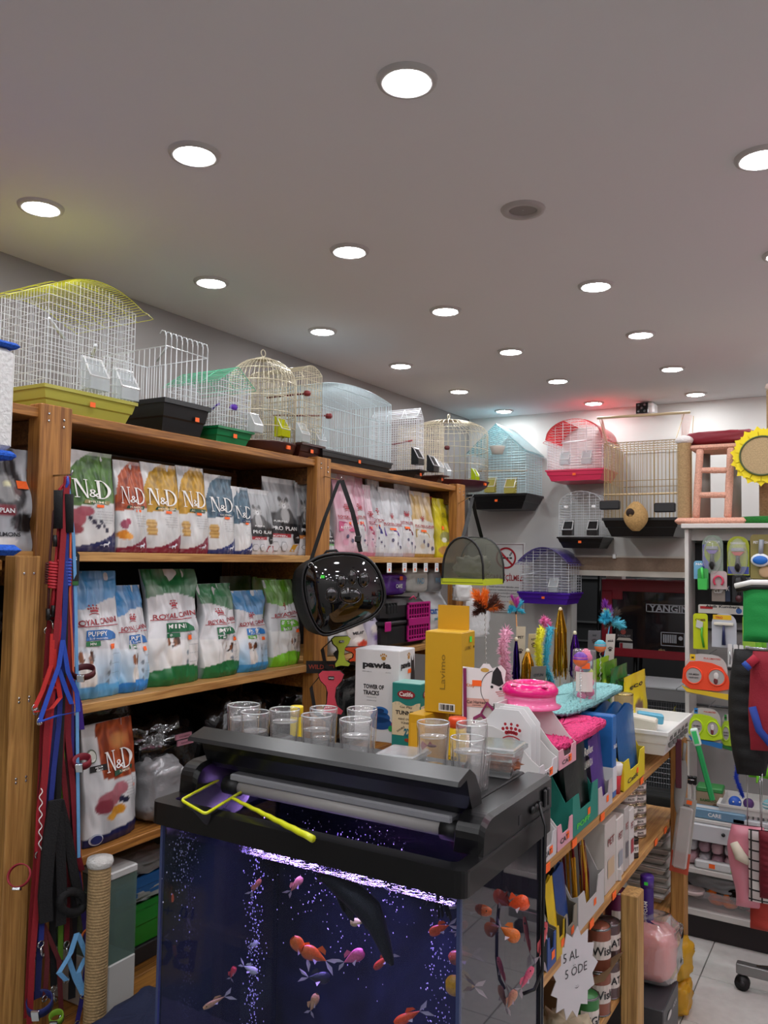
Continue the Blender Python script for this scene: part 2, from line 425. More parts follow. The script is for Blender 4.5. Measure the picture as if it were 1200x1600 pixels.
for z in (SH['top'], SH['mid'], SH['low'], SH['bot']):
    for a in (1.47, 2.79, 4.13):
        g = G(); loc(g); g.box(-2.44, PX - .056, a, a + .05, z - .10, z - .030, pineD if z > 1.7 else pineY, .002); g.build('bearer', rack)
for a, b_ in ((1.57, 2.77), (2.88, 4.10)):
    g = G(); loc(g); g.box(-2.46, -2.41, a, b_, 1.87, 1.955, wood('#6b4420', '#94653a', 'Y')); g.build('cross_beam', rack)
g = G(); loc(g); g.box(-2.497, -2.492, .45, 4.2, .02, 1.57, mat('#1b1a1a', .8)); g.build('back_panel', rack)
# low neighbour rack, its post right beside the tall one
nr = empty('low_shelf_rack', 'lower pine rack with thick front post at the left edge', 'shelf', (PX + .03, 1.42, 0))
def locn(g): return g.at((-PX - .03, -1.42, 0))
g = G(); locn(g); g.box(PX - .02, PX + .03, 1.375, 1.452, 0, 1.587, wood('#8e6432', '#bc8e50', 'Z'), .003); p = g.build('post', nr)
s = G(); locn(s)
for z in (1.54, 1.21, 1.20, 1.0, .99):
    for y in (1.40, 1.43): s.ell((PX + .031, y, z), (.0015, .004, .004), CHROME, 8, 4)
s.build('screw', p, kind='stuff')
for z in (1.575, 1.295, 1.01, .7):
    for k in range(3):
        g = G(); locn(g); g.box(PX - .02 - .13 * (k + 1), PX - .023 - .13 * k, .3, 1.372, z - .028, z, pineY, .002); g.build('plank', nr)
g = G(); locn(g); g.box(PX - .02, PX + .03, .3, .375, 0, 1.587, pineZ, .003); g.build('post', nr)

# ================================================================ GONDOLA IN THE MIDDLE
GX = -.66
gon = empty('display_shelf', 'low pine display shelf behind the aquarium', 'shelf', (GX, 1.65, 0))
def locg(g): return g.at((-GX, -1.65, 0))
for z in (.90, .648, .33):
    for k in range(6):
        g = G(); locg(g); g.box(GX - .14 * (k + 1), GX - .003 - .14 * k, 1.63, 3.36, z - .026, z, pineL, .002); g.build('plank', gon)
for (x0, y0, y1, zt, mm) in ((GX - .01, 2.50, 2.575, .621, wood('#94703f', '#c8a062', 'Z')), (GX - .012, 3.20, 3.262, .945, wood('#8e6432', '#bc8e50', 'Z')), (GX - .84, 3.20, 3.262, .945, pineZ), (GX - .84, 1.66, 1.72, .87, pineZ)):
    g = G(); locg(g); g.box(x0 + .012, x0 + .062, y0, y1, 0, zt, mm, .003); g.build('post', gon)
for y, z in ((1.85, .89), (2.05, .89), (2.3, .89), (2.75, .889), (2.2, .637), (2.42, .637), (2.95, .637), (3.1, .637)):
    g = G(); locg(g); g.box(GX, GX + .0015, y, y + .035, z - .011, z + .008, ORANGE); g.build('price_sticker', gon)
for k in range(1):
    g = G(); locg(g); g.box(GX - .43, GX - .41, 1.66, 3.2, .33, .872, mat('#d8d6d0', .7)); g.build('divider', gon)
# ================================================================ POUCHES AND BAGS
def mixc(a, b, t): t = max(0, min(1, t)); return tuple(x + (y - x) * t for x, y in zip(a, b))
def nz(x, y, z=0): return noise.noise(Vector((x, y, z)))
class Pouch:
    """a filled stand-up pouch: front and back skin, folded gussets, crimped top seal"""
    def __init__(s, W, H, D, seed=1, lean=0.0, wr=.0022, neck=.0, side='#cfcfcf', film=None, paint=None, fold=0.0, bulge=.5, sit=.06):
        s.W, s.H, s.D, s.seed, s.lean, s.wr, s.neck, s.fold, s.bulge, s.sit = W, H, D, seed, lean, wr, neck, fold, bulge, sit
        s.paint = paint; s.film = film or printed(); s.side = L(side)
    def t(s, v):
        b = s.D / 2
        if v < s.sit: return b * (.86 + .14 * v / s.sit)
        k = (v - s.sit) / (.95 - s.sit)
        return max(.0012, b * max(0, 1 - k ** 1.7))
    def pos(s, u, v, lift=0.0, back=False):
        t = s.t(v); w = s.W / 2 * (1 - s.neck * math.sin(PI * min(1, max(0, (v - .35) / .65))) ** 2)
        x = u * w; e = 1 - abs(u) ** 3
        y = t * ((1 - s.bulge) + s.bulge * e)
        wr = s.wr * (nz(u * 2.1 + s.seed * 3.1, v * 3.3, s.seed) + .8 * abs(nz(u * 3.5 + v * 2.2, v * 2.4 - u, s.seed + 7))) * min(1, v * 6 + .3) * (2.2 if not back else 1)
        wr += s.wr * .55 * nz(u * 7 - v * 3, v * 10 + u * 4, s.seed + 3)
        y = y + wr + lift
        off = s.lean * s.H * v * v + s.fold * max(0, v - .8) ** 1.5 * s.H * 3
        return Vector((x, (-y if not back else y * .8) + off, v * s.H))
    def surf(s, k=1):
        """x,y in metres from the lower left corner of the face"""
        return lambda a, b: s.pos(2 * a / s.W - 1, b / s.H, .0012 + .0014 * k)
    def build(s, root, name='film', nu=40, nv=64):
        g = G(); cols = []
        def skin(back):
            o = len(g.v); k = g.mi(s.film)
            for j in range(nv + 1):
                for i in range(nu + 1):
                    u = 2 * i / nu - 1; v = j / nv
                    g.v.append(s.pos(-u if back else u, v, back=back))
                    cols.append(s.side if back else s.paint((u + 1) / 2, v))
            for j in range(nv):
                for i in range(nu):
                    a = o + j * (nu + 1) + i; g.f.append([a, a + 1, a + nu + 2, a + nu + 1]); g.m.append(k); g.smooth.append(True)
            return o
        f = skin(False); b = skin(True); k = g.mi(s.film)
        for side in (0, 1):      # gussets with an inward crease
            o = len(g.v)
            for j in range(nv + 1):
                fa = g.v[f + j * (nu + 1) + (nu if side else 0)]; ba = g.v[b + j * (nu + 1) + (0 if side else nu)]
                m = (fa + ba) / 2; m.x += (-1 if side else 1) * min(.012, (fa - ba).length * .16); g.v.append(m)
                c = s.side; cols.append(mixc(c, s.paint(1.0 if side else 0.0, j / nv), .35))
            for j in range(nv):
                A, B = f + j * (nu + 1) + (nu if side else 0), f + (j + 1) * (nu + 1) + (nu if side else 0)
                Cc, Dd = b + j * (nu + 1) + (0 if side else nu), b + (j + 1) * (nu + 1) + (0 if side else nu)
                q = [[A, o + j, o + j + 1, B], [o + j, Cc, Dd, o + j + 1]]
                for x in q: g.f.append(x if side else x[::-1]); g.m.append(k); g.smooth.append(True)
        # bottom
        bot = [f + i for i in range(nu + 1)] + [b + i for i in range(nu + 1)]
        g.f.append(bot[::-1]); g.m.append(k); g.smooth.append(False)
        return g.build(name, root, cols)

def blobs(c, u, v, L_):
    for cu, cv, ru, rv, col in L_:
        d = ((u - cu) / ru) ** 2 + ((v - cv) / rv) ** 2
        if d < 1.15: c = mixc(c, col, (1.15 - d) / .3)
    return c
W_, K_, G_ = L('#e9e9e8'), L('#18161a'), L('#c9ccd0')
BR, BRD = L('#8a5330'), L('#4a2b1b')
def sq_(L_, y, k): return [(a, y + (b - y) * k, c, d * k, e) for a, b, c, d, e in L_]
def dog(x, y, s):   # small white dog with brown ears, sitting
    return sq_([(x, y - .55 * s, .40 * s, .62 * s, L('#e6e2dc')), (x - .22 * s, y - .95 * s, .1 * s, .3 * s, L('#d8d4ce')), (x + .2 * s, y - .95 * s, .1 * s, .3 * s, L('#dedad4')),
            (x, y, .30 * s, .27 * s, W_), (x - .26 * s, y + .12 * s, .13 * s, .2 * s, BR), (x + .26 * s, y + .12 * s, .13 * s, .2 * s, BRD), (x + .14 * s, y + .02 * s, .10 * s, .14 * s, BR),
            (x - .10 * s, y + .03 * s, .035 * s, .035 * s, K_), (x + .12 * s, y + .03 * s, .035 * s, .035 * s, K_), (x, y - .12 * s, .07 * s, .05 * s, K_)], y, .72)
def kitten(x, y, s, lt='#a8a8a8', dk='#4a4a4a'):
    a, d = L(lt), L(dk)
    return sq_([(x + .05 * s, y - .75 * s, .62 * s, .6 * s, d), (x, y - .6 * s, .3 * s, .42 * s, a), (x, y, .40 * s, .30 * s, a), (x - .27 * s, y + .27 * s, .11 * s, .16 * s, d), (x + .27 * s, y + .27 * s, .11 * s, .16 * s, d),
            (x - .13 * s, y + .18 * s, .03 * s, .12 * s, d), (x + .13 * s, y + .18 * s, .03 * s, .12 * s, d), (x, y + .2 * s, .03 * s, .11 * s, d), (x - .33 * s, y - .05 * s, .12 * s, .03 * s, d), (x + .33 * s, y - .05 * s, .12 * s, .03 * s, d),
            (x, y - .1 * s, .16 * s, .12 * s, L('#d8d8d8')), (x - .15 * s, y + .04 * s, .07 * s, .05 * s, L('#e8e8e0')), (x + .15 * s, y + .04 * s, .07 * s, .05 * s, L('#e8e8e0')),
            (x - .15 * s, y + .04 * s, .03 * s, .04 * s, K_), (x + .15 * s, y + .04 * s, .03 * s, .04 * s, K_), (x, y - .06 * s, .04 * s, .025 * s, K_)], y, .58)

# ---- tall pouches with a coloured quarter arc
def nd_bag(root, W, H, seed, top, foot, strip, stripcol, food, tex, side='#c7c9cb'):
    T, T2, Ft = L(top), L(tex), L(foot)
    def paint(u, v):
        c = mixc(L('#dcdcda'), L('#bfc0c0'), .5 + nz(u * 3, v * 4, seed))
        arc = ((1 - u) / .97) ** 2.2 + ((.52 - v) / .52 if v < .52 else (v - .52) / .60) ** 2
        if v > .50 - .06 * (1 - u) and ((1 - u) ** 2 + max(0, (v - .50) / .53) ** 2.6 < 1.02):
            k = abs(nz(u * 7 + seed, v * 11, seed * 2.0)) * 2.4
            vein = abs(math.sin((u * 6 - v * 9) + 2 * nz(u * 3, v * 3, 4)))
            c = mixc(T, T2, k * .7 + (.5 if vein > .96 else 0))
        c = blobs(c, u, v, food)
        if v < .055 + .16 * u * u: c = mixc(Ft, mixc(Ft, W_, .25), nz(u * 9, v * 30, seed) * .8)
        if v > .965: c = mixc(c, W_, .35)
        return c
    p = Pouch(W, H, .075, seed, lean=.05, side=side, paint=paint, wr=.0034); p.build(root)
    g = G(); s1 = p.surf(1); s2 = p.surf(2); wt = mat('#f4f3ef', .4)
    put_nd(g, s2, W * .50, H * .62, H * .185, wt, W * .80)
    m = mat(stripcol, .5); put_poly(g, s1, [(W * .26, H * .475), (W * .82, H * .475), (W * .86, H * .512), (W * .30, H * .512)], m)
    put_text(g, s2, strip, W * .56, H * .492, H * .022, mat('#e9e2c8', .4), .004, wid=W * (.4 if len(strip) < 10 else .5))
    gr = mat('#77797c', .6)
    for k, wd in enumerate((.36, .42, .38, .42, .3)): put_text(g, s1, ['wild boar and apple', 'low ancestral grain', 'complete food for adult', 'with vitamins added', 'made with care'][k], W * .70, H * (.40 - .027 * k), H * .010, gr, wid=W * wd)
    put_text(g, s2, 'ADULT' if seed % 2 else 'NEUTERED', W * .62, H * .07, H * .016, mat('#c9ccda', .4), .004)
    # white jumping cat or dog near the foot
    cx, cyy, q = W * .72, H * .07, H * .05
    put_poly(g, s2, [(cx + q * a, cyy + q * b) for a, b in [(-1, .0), (-.6, .35), (.2, .35), (.55, .75), (.62, .95), (.75, .72), (.95, .6), (.8, .35), (.5, .15), (.55, -.35), (.4, -.35), (.25, .0), (-.35, .0), (-.6, -.4), (-.75, -.35), (-.65, .05)]], mat('#d9dde6', .5))
    sticker(g, s2, W * .60, H * .455, W * .16, H * .028)
    g.build('lettering', root)
    return p
def leftbag(x0, x1, ytop, zs, X=-2.035):
    """position, width and height of something standing on the left rack and seen between x0 and x1"""
    ym = 870 if zs > 1.5 else (1060 if zs > 1 else 1280)
    a = onx(x0, ym, X); b = onx(x1, ym, X); t = onx((x0 + x1) / 2, ytop, X)
    return (a.y + b.y) / 2, b.y - a.y, t.z - zs
meat = [(.12, .33, .20, .085, L('#a65560')), (.3, .40, .18, .05, L('#9d4a58')), (.10, .22, .16, .05, L('#8e3a44'))]
berry = [(.40 + .07 * k, .335 - .028 * (k % 3) - .012 * k, .045, .024, L('#26263c')) for k in range(6)]
pump = [(.18, .30, .13, .05, L('#8a2a48')), (.30, .335, .08, .035, L('#a03050')), (.15, .19, .17, .05, L('#d2811e')), (.28, .175, .12, .035, L('#e09a34'))]
grain = [(.16, .27 + .02 * k, .13, .014, L('#a87e3e' if k % 2 else '#c8a25c')) for k in range(-3, 5)]
ND = [(112, 186, 703, '#4f7a2c', '#1c2457', 'PRIME', '#8c7a44', meat + berry, '#2c5018', 'green-topped silver pet food pouch printed with meat and blueberries'),
      (189, 236, 719, '#b8552a', '#7c1634', 'PUMPKIN', '#1d4a38', pump, '#7a2c12', 'rust-topped silver pet food pouch printed with pumpkin pieces'),
      (231, 287, 723, '#c89a2a', '#7c1634', 'ANCESTRAL GRAIN', '#254c36', grain, '#8e6a14', 'golden-topped silver pet food pouch beside the rust-topped one'),
      (287, 331, 728, '#cc9c2c', '#7c1634', 'ANCESTRAL GRAIN', '#254c36', grain, '#94701a', 'golden-topped silver pet food pouch beside the blue-topped ones'),
      (331, 374, 741, '#4c6a7c', '#23306c', 'OCEAN', '#223c60', grain, '#2c4454', 'larger blue-topped silver pouch next to the golden ones'),
      (373, 400, 760, '#4c6a7c', '#23306c', 'OCEAN', '#223c60', [], '#2c4454', 'smaller blue-topped silver pouch next to the grey cat pouches')]
for k, (a, b, t, top, foot, st, stc, food, tex, lab) in enumerate(ND):
    y, wd, h = leftbag(a, b, t, 1.6)
    r = empty('pet_food_pouch', lab, 'pet food', (-2.075, y, 1.6), PI / 2, 'silver pouches with coloured tops')
    nd_bag(r, wd, h, k + 1, top, foot, st, stc, food, tex)
# pumpkin pouch on the fourth shelf
y, wd, h = leftbag(137, 222, 1131, .715, -2.02)
r = empty('pet_food_pouch', 'tall white and rust pet food pouch alone on the lower shelf', 'pet food', (-2.07, y, .715), PI / 2 + .08)
def paint_p(u, v):
    c = mixc(L('#dcdcdc'), L('#b4b6b8'), .5 + nz(u * 4, v * 4, 9))
    if v > .50 + .12 * (1 - u) ** 3 and u > .36 - .14 * v + .1 * (v - .5): c = mixc(L('#b4552c'), L('#7c2f14'), abs(nz(u * 6, v * 8, 2)) * 2.5); c = mixc(c, L('#d89a5c'), .8 * max(0, 1 - ((u - .7) / .22) ** 2 - ((v - .82) / .09) ** 2))
    c = blobs(c, u, v, [(.40, .36, .22, .07, L('#a8626c')), (.60, .42, .16, .06, L('#b4707a')), (.30, .31, .16, .06, L('#8a3c48')), (.55, .25, .15, .045, L('#c98a2a')), (.42, .215, .1, .03, L('#d89a34')), (.72, .31, .06, .025, L('#26263c')), (.64, .33, .06, .03, L('#2a2a44'))])
    if v < .075 + .05 * u: c = L('#1d2350')
    return c
p = Pouch(wd, h, .10, 21, lean=.02, side='#9fa1a4', paint=paint_p, wr=.004); p.build(r)
g = G(); s1 = p.surf(1); s2 = p.surf(2); put_nd(g, s2, wd * .64, h * .665, h * .17, WHITE, wd * .56)
put_poly(g, s1, [(wd * .50, h * .535), (wd * .90, h * .55), (wd * .92, h * .59), (wd * .52, h * .575)], mat('#1d4a38', .5)); put_text(g, s2, 'PUMPKIN', wd * .71, h * .563, h * .02, mat('#e9e2c8', .4), .004, .04)
put_poly(g, s1, circ(wd * .14, h * .74, wd * .10), mat('#55604c', .5)); put_poly(g, s2, circ(wd * .14, h * .74, wd * .08), mat('#cfd2c8', .5))
put_rect(g, s1, wd * .10, wd * .38, h * .61, h * .66, mat('#1a1a1c', .5)); put_text(g, s2, 'MEDIUM', wd * .24, h * .645, h * .014, WHITE, .004); put_text(g, s2, '& MAXI', wd * .24, h * .623, h * .014, WHITE, .004)
for k in range(6): put_text(g, s1, 'lamb and blueberry recipe', wd * .84, h * (.47 - .026 * k), h * .009, mat('#77797c', .6), wid=wd * .24)
put_poly(g, s1, circ(wd * .15, h * .06, wd * .10, 18, wd * .08), mat('#c9ced8', .5)); put_poly(g, s2, circ(wd * .15, h * .06, wd * .08, 18, wd * .06), mat('#26306a', .5))
sticker(g, s2, wd * .88, h * .42, .012, .009); g.build('lettering', r)

# ---- grey cat pouches
def plan_bag(r, W, H, seed, band='#a31f2c', strip='KITTEN', hexa='#c8962a', full=True, wr=.0045, light='#aeb0b2'):
    def paint(u, v):
        c = mixc(L(light), L('#8a8c8e'), .5 + nz(u * 3, v * 3, seed))
        c = blobs(c, u, v, [(.3, .42, .6, .13, L('#3c3c3e'))] + kitten(.5 if full else .35, .66, .42))
        if .28 < v < .41: c = L('#1b1b1e')
        if v <= .28: c = mixc(L('#d4d4d6'), L('#b8b8ba'), nz(u * 5, v * 5, 1) + .5)
        if .22 < v < .27 and u < .62: c = L(band)
        if v > .93: c = mixc(c, W_, .4)
        return c
    p = Pouch(W, H, .07, seed, lean=.05, side='#a9abad', paint=paint, wr=wr); p.build(r)
    g = G(); s1 = p.surf(1); s2 = p.surf(2)
    put_text(g, s2, 'PURINA', W * .34, H * .435, H * .024, WHITE, .006, wid=W * .36); put_text(g, s2, 'PRO PLAN', W * .46, H * .345, H * .05, WHITE, .01, wid=W * .74)
    put_text(g, s2, strip, W * .30, H * .244, H * .022, WHITE, .004, wid=W * .36)
    put_poly(g, s1, circ(W * .80, H * .235, W * .13, 6), mat('#161618', .5)); put_text(g, s2, '1-10', W * .80, H * .235, H * .024, WHITE, .006, wid=W * .16)
    put_poly(g, s1, [(W * .55, H * .05), (W * .66, H * .14), (W * .96, H * .14), (W * .94, H * .04)], mat(hexa, .5))
    for k in range(2): put_poly(g, s1, circ(W * (.17 + .22 * k), H * .11, W * .10, 6), mat('#9a9a9c', .5)); put_poly(g, s2, circ(W * (.17 + .22 * k), H * .11, W * .085, 6), mat('#c9c9cb', .5))
    g.build('lettering', r)
PP = [(398, 434, 764, '#9a2630', 'ADULT', '#a02a34', 'grey kitten pouch half hidden beside the blue-topped pouches', False), (430, 479, 746, '#a31f2c', 'KITTEN', '#c8962a', 'full grey pouch with a sitting kitten and red stripe', True),
      (476, 497, 754, '#c87a32', 'ADULT', '#b8544a', 'crumpled grey cat pouch left of the middle shelf post', False), (519, 534, 800, '#3f8a2c', 'ADULT', '#4aa034', 'grey cat pouch with green corner right of the middle post', False)]
for k, (a, b, t, bd, st, hx, lab, full) in enumerate(PP):
    y, wd, h = leftbag(a, b, t, 1.6); r = empty('pet_food_pouch', lab, 'pet food', (-2.08 - .012 * (k % 2), y, 1.6), PI / 2, 'grey cat food pouches')
    plan_bag(r, wd * 1.08, h, 31 + k, bd, st, hx, full, .005 if k == 2 else .003)

# ---- pouches with crown: cat food row in the far bay
def crown_bag(r, W, H, seed, top, body, foot, lab1, labcol, D=.08, wr=.005, sidec='#c8c8ca', namew=.9, cutv=.56):
    T, B, Ft = L(top), L(body), L(foot)
    def paint(u, v):
        c = mixc(B, mixc(B, L('#8d8f92'), .35), .5 + nz(u * 3, v * 3, seed))
        if v > cutv + .02 * math.sin(u * 5): c = mixc(T, mixc(T, W_, .4), .3 + nz(u * 5, v * 3, seed))
        if v < .06: c = Ft
        c = blobs(c, u, v, [(.72, .2, .16, .07, mixc(Ft, W_, .5)), (.3, .17, .1, .04, mixc(Ft, B, .5))])
        if v > .95: c = mixc(c, W_, .35)
        return c
    p = Pouch(W, H, D, seed, lean=.05, side=sidec, paint=paint, wr=wr); p.build(r)
    g = G(); s1 = p.surf(1); s2 = p.surf(2); red = mat('#a8202c', .5)
    crown(g, s2, W * .40, H * .56, H * .12, red); put_text(g, s2, 'ROYAL CANIN', W * .5, H * .475, H * .032, red, .012, wid=W * namew)
    put_rect(g, s2, W * .04, W * .96, H * .447, H * .452, red, 6)
    lc = mat(labcol, .5)
    pts = [(W * .06, H * .30)] + [(W * .06 + W * .62 * math.sin(t * PI / 20), H * .30 + H * .12 * math.cos(t * PI / 20)) for t in range(11)]
    put_poly(g, s1, pts, lc); put_text(g, s2, lab1, W * .34, H * .345, H * .03, WHITE, .008, wid=W * .42)
    for k in range(3): put_poly(g, s1, circ(W * (.35 + .2 * k), H * (.24 - .05 * k), W * .05, 10), mat('#5a5470', .5)); put_text(g, s1, 'digestive care', W * .55, H * (.21 - .05 * k), H * .008, mat('#777', .5) if False else mat('#77777c', .5))
    sticker(g, s2, W * .36, H * .40, W * .3, H * .03); g.build('lettering', r)
CR = [(531, 566, 740, '#c48a9e', '#d4a8b6', '#b86a86', 'KITTEN', '#c45a80', 'large pink cat food pouch right of the middle shelf post'), (560, 581, 738, '#c890a4', '#d2d0d2', '#c47a92', 'KITTEN', '#c45a80', 'pink and silver pouch behind the large pink one'),
      (579, 590, 757, '#c8a8b4', '#d0b4be', '#c07a90', 'BABY', '#a83c60', 'narrow pale pink pouch squeezed between pink and silver pouches'), (588, 608, 749, '#9fa1a6', '#d6d6d8', '#a8a8b2', 'INDOOR', '#3a3a8c', 'silver cat food pouch with a dark blue label'),
      (604, 634, 762, '#bcbec2', '#dcdcde', '#b4b4c4', 'SENSIBLE', '#54308a', 'silver cat food pouch with a purple half-round label'), (632, 656, 756, '#a6a8ac', '#d8d8da', '#bcaaae', 'EXIGENT', '#6c1c2c', 'silver cat food pouch with a dark red label'),
      (652, 683, 768, '#b8995c', '#d4d0c6', '#a8843c', 'PERSIAN', '#b89a5a', 'gold-topped cat food pouch beside the yellow one')]
for k, (a, b, t, top, body, foot, l1, lc, lab) in enumerate(CR):
    y, wd, h = leftbag(a, b, t, 1.6, -2.03); r = empty('pet_food_pouch', lab, 'pet food', (-2.07 - .01 * (k % 2), y, 1.6), PI / 2, 'crowned cat food pouches in the far bay')
    crown_bag(r, wd * 1.02, h, 41 + k, top, body, foot, l1, lc)
y, wd, h = leftbag(686, 712, 779, 1.6, -2.03)
r = empty('pet_food_pouch', 'shiny bright yellow pouch at the far end of the shelf', 'pet food', (-2.07, y, 1.6), PI / 2)
p = Pouch(wd, h, .09, 57, lean=.03, side='#b8a81c', paint=lambda u, v: blobs(mixc(L('#d2c31c'), L('#a89c18'), .5 + nz(u * 3, v * 4, 57)), u, v, [(.4, .35, .28, .09, L('#8a8a4c')), (.35, .12, .3, .08, L('#a87a3c')), (.3, .3, .12, .04, L('#d8d8c8'))]), wr=.006); p.build(r)
g = G(); sticker(g, p.surf(1), wd * .3, h * .5, .03, .02); put_text(g, p.surf(1), 'DELi', wd * .5, h * .72, h * .07, mat('#8c8418', .4), .01); g.build('lettering', r)
y, wd, h = leftbag(681, 688, 775, 1.6, -2.03)
r = empty('pet_food_pouch', 'thin red and white pouch edge between gold and yellow pouches', 'pet food', (-2.1, y, 1.6), PI / 2)
p = Pouch(.10, h, .05, 58, paint=lambda u, v: L('#c83c34') if v > .85 else L('#dcdad2'), wr=.004); p.build(r, nu=8, nv=16)

# ---- price cards hanging below the far shelf
for k, (x, yy) in enumerate(((583, 872), (609, 876), (633, 876), (649, 877), (666, 877), (683, 878))):
    q = onx(x, yy, -1.972); c = empty('price_card', '%s white price card hanging under the far pouch shelf' % ['leftmost', 'second from left', 'third from left', 'fourth from left', 'fifth from left', 'rightmost'][k], 'price card', (-1.975, q.y, 1.572), PI / 2 + .12, 'white price cards')
    g = G(); g.box(-.026, .026, -.0012, 0, -.046, 0, WHITE); g.build('card', c)
    g = G(); f = flat(-.002); put_text(g, f, 'SADECE', 0, -.008, .006, mat('#3a5a9c', .5), .01); put_text(g, f, '%d TL' % (120 + 35 * k), 0, -.019, .008, mat('#2a3a7c', .5), .01); sticker(g, f, 0, -.033, .016, .012); g.build('lettering', c)

# ---- dog food bags on the third shelf
def dog_bag(r, W, H, seed, top, bgc, foot, title, tcol, sub, subcol, adult=False, D=.13, dogat=(.25, .30, .33), lean=.02, neck=.15, wr=.0085):
    T, B, Ft = L(top), L(bgc), L(foot)
    def paint(u, v):
        c = mixc(L('#e2e2e4'), L('#c4c6ca'), .5 + nz(u * 3, v * 3, seed))
        if v < .42 - .06 * u: c = mixc(B, W_, max(0, .3 + .7 * (v - .18) / .25) + .3 * nz(u * 4, v * 4, 2))
        tl = .74 + .05 * math.sin(u * 3 + seed)
        if v > tl: c = mixc(T, mixc(T, W_, .5), (.1 if v > .86 else .25) + .6 * nz(u * 4, v * 5, seed))
        c = blobs(c, u, v, dog(*dogat)); c = blobs(c, u, v, [(.66, .12 + .075 * k, .035, .022, L('#7d8a96')) for k in range(3)])
        if v < .07 + (.05 if adult else .02) * (1 + math.sin(u * 3)): c = Ft
        return c
    p = Pouch(W, H, D, seed, lean=lean, side='#c9cbce', paint=paint, wr=wr, neck=neck, fold=.12); p.build(r, nu=46, nv=74)
    g = G(); s1 = p.surf(1); s2 = p.surf(2.4); red = mat('#a3202e', .45)
    crown(g, s1, W * .46, H * .67, H * .11, red); put_text(g, s1, 'ROYAL CANIN', W * .52, H * .60, H * .045, red, .014, rot=.05, wid=W * .86)
    put_rect(g, s1, W * .03, W * .97, H * .562, H * .568, red, 8)
    n = 8
    for i in range(n):
        a0, a1 = W * (.27 + .6 * i / n), W * (.27 + .6 * (i + 1) / n)
        f0, f1 = [H * (.535 - .05 * max(0, (i + k) / n - .6) ** 2 * 6) for k in (0, 1)]
        put_poly(g, s1, [(a0, H * .455), (a1, H * .455), (a1, f1), (a0, f0)], mat(tcol, .5))
    put_text(g, s2, title, W * .48, H * .505, H * .038, WHITE, .014, wid=W * .36); put_text(g, s2, '2-10 months', W * .48, H * .470, H * .017, WHITE, .006, wid=W * .32) if title == 'PUPPY' else put_text(g, s2, 'Adult', W * .72, H * .430, H * .022, mat('#33363a', .5), .004)
    put_rect(g, s1, W * .27, W * .52, H * .41, H * .448, mat(subcol, .5), 2); put_text(g, s2, sub, W * .39, H * .429, H * .021, WHITE, .01)
    for k in range(3): put_text(g, s1, 'immune support', W * .80, H * (.335 - .075 * k), H * .009, mat('#6b7c8c', .5), wid=W * .2)
    sticker(g, s2, W * .72, H * .40, W * .09, H * .04); g.build('lettering', r)
DG = [(117, 201, 893, '#3f8cc4', '#7fb6dc', '#5aa0d0', 'PUPPY', '#2f6fb4', 'MINI', '#2c7a4a', False, 'large blue-topped puppy food bag beside the hanging leashes', (.28, .30, .34)),
      (190, 244, 916, '#3a86c0', '#86badc', '#2f7cc0', 'PUPPY', '#2f6fb4', 'MINI', '#2c7a4a', False, 'smaller blue-topped puppy food bag next to the large one', (.42, .28, .34)),
      (242, 322, 890, '#1f6a3c', '#d8d8d6', '#1f6e3c', 'MINI', '#1f6a44', 'MINI', '#1f6a44', True, 'largest green-topped dog food bag with standing terrier', (.40, .36, .30)),
      (326, 384, 913, '#20703e', '#d4d4d0', '#1f6e3c', 'MINI', '#1f6a44', 'MINI', '#1f6a44', True, 'medium green-topped dog food bag right of the largest one', (.58, .30, .28)),
      (379, 429, 924, '#3f84b8', '#7fb6dc', '#3f94cc', 'PUPPY', '#2f7cc4', 'X-SMALL', '#5fae3a', False, 'blue-topped puppy food bag standing between two green ones', (.36, .30, .30)),
      (431, 478, 907, '#62a024', '#d6d6d4', '#7ac22c', 'X-SMALL', '#6ab42e', 'ADULT', '#6ab42e', True, 'lime-topped dog food bag touching the black hanging carrier', (.60, .26, .26))]
for k, (a, b, t, top, bg, ft, ti, tc_, sb, sc_, ad, lab, da) in enumerate(DG):
    y, wd, h = leftbag(a, b, t, 1.155, -2.03); r = empty('dog_food_bag', lab, 'dog food', (-2.10, y, 1.155), PI / 2 + (.06 if k % 2 else -.04), 'crowned dog food bags on the third shelf')
    dog_bag(r, wd * .98, h, 61 + k, top, bg, ft, ti, tc_, sb, sc_, ad, dogat=da)
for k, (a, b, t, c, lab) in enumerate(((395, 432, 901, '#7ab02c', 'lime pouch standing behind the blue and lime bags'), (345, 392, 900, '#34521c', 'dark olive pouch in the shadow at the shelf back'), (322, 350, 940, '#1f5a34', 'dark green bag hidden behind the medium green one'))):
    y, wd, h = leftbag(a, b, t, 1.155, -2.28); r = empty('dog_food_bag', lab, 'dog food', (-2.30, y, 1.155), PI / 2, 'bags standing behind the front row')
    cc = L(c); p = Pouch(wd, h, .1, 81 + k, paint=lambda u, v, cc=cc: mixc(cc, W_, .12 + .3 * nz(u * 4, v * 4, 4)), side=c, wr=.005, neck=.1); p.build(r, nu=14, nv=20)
    g = G(); put_text(g, p.surf(1), 'X-SMALL', wd * .5, h * .5, h * .04, WHITE, .01, wid=wd * .6); g.build('lettering', r)

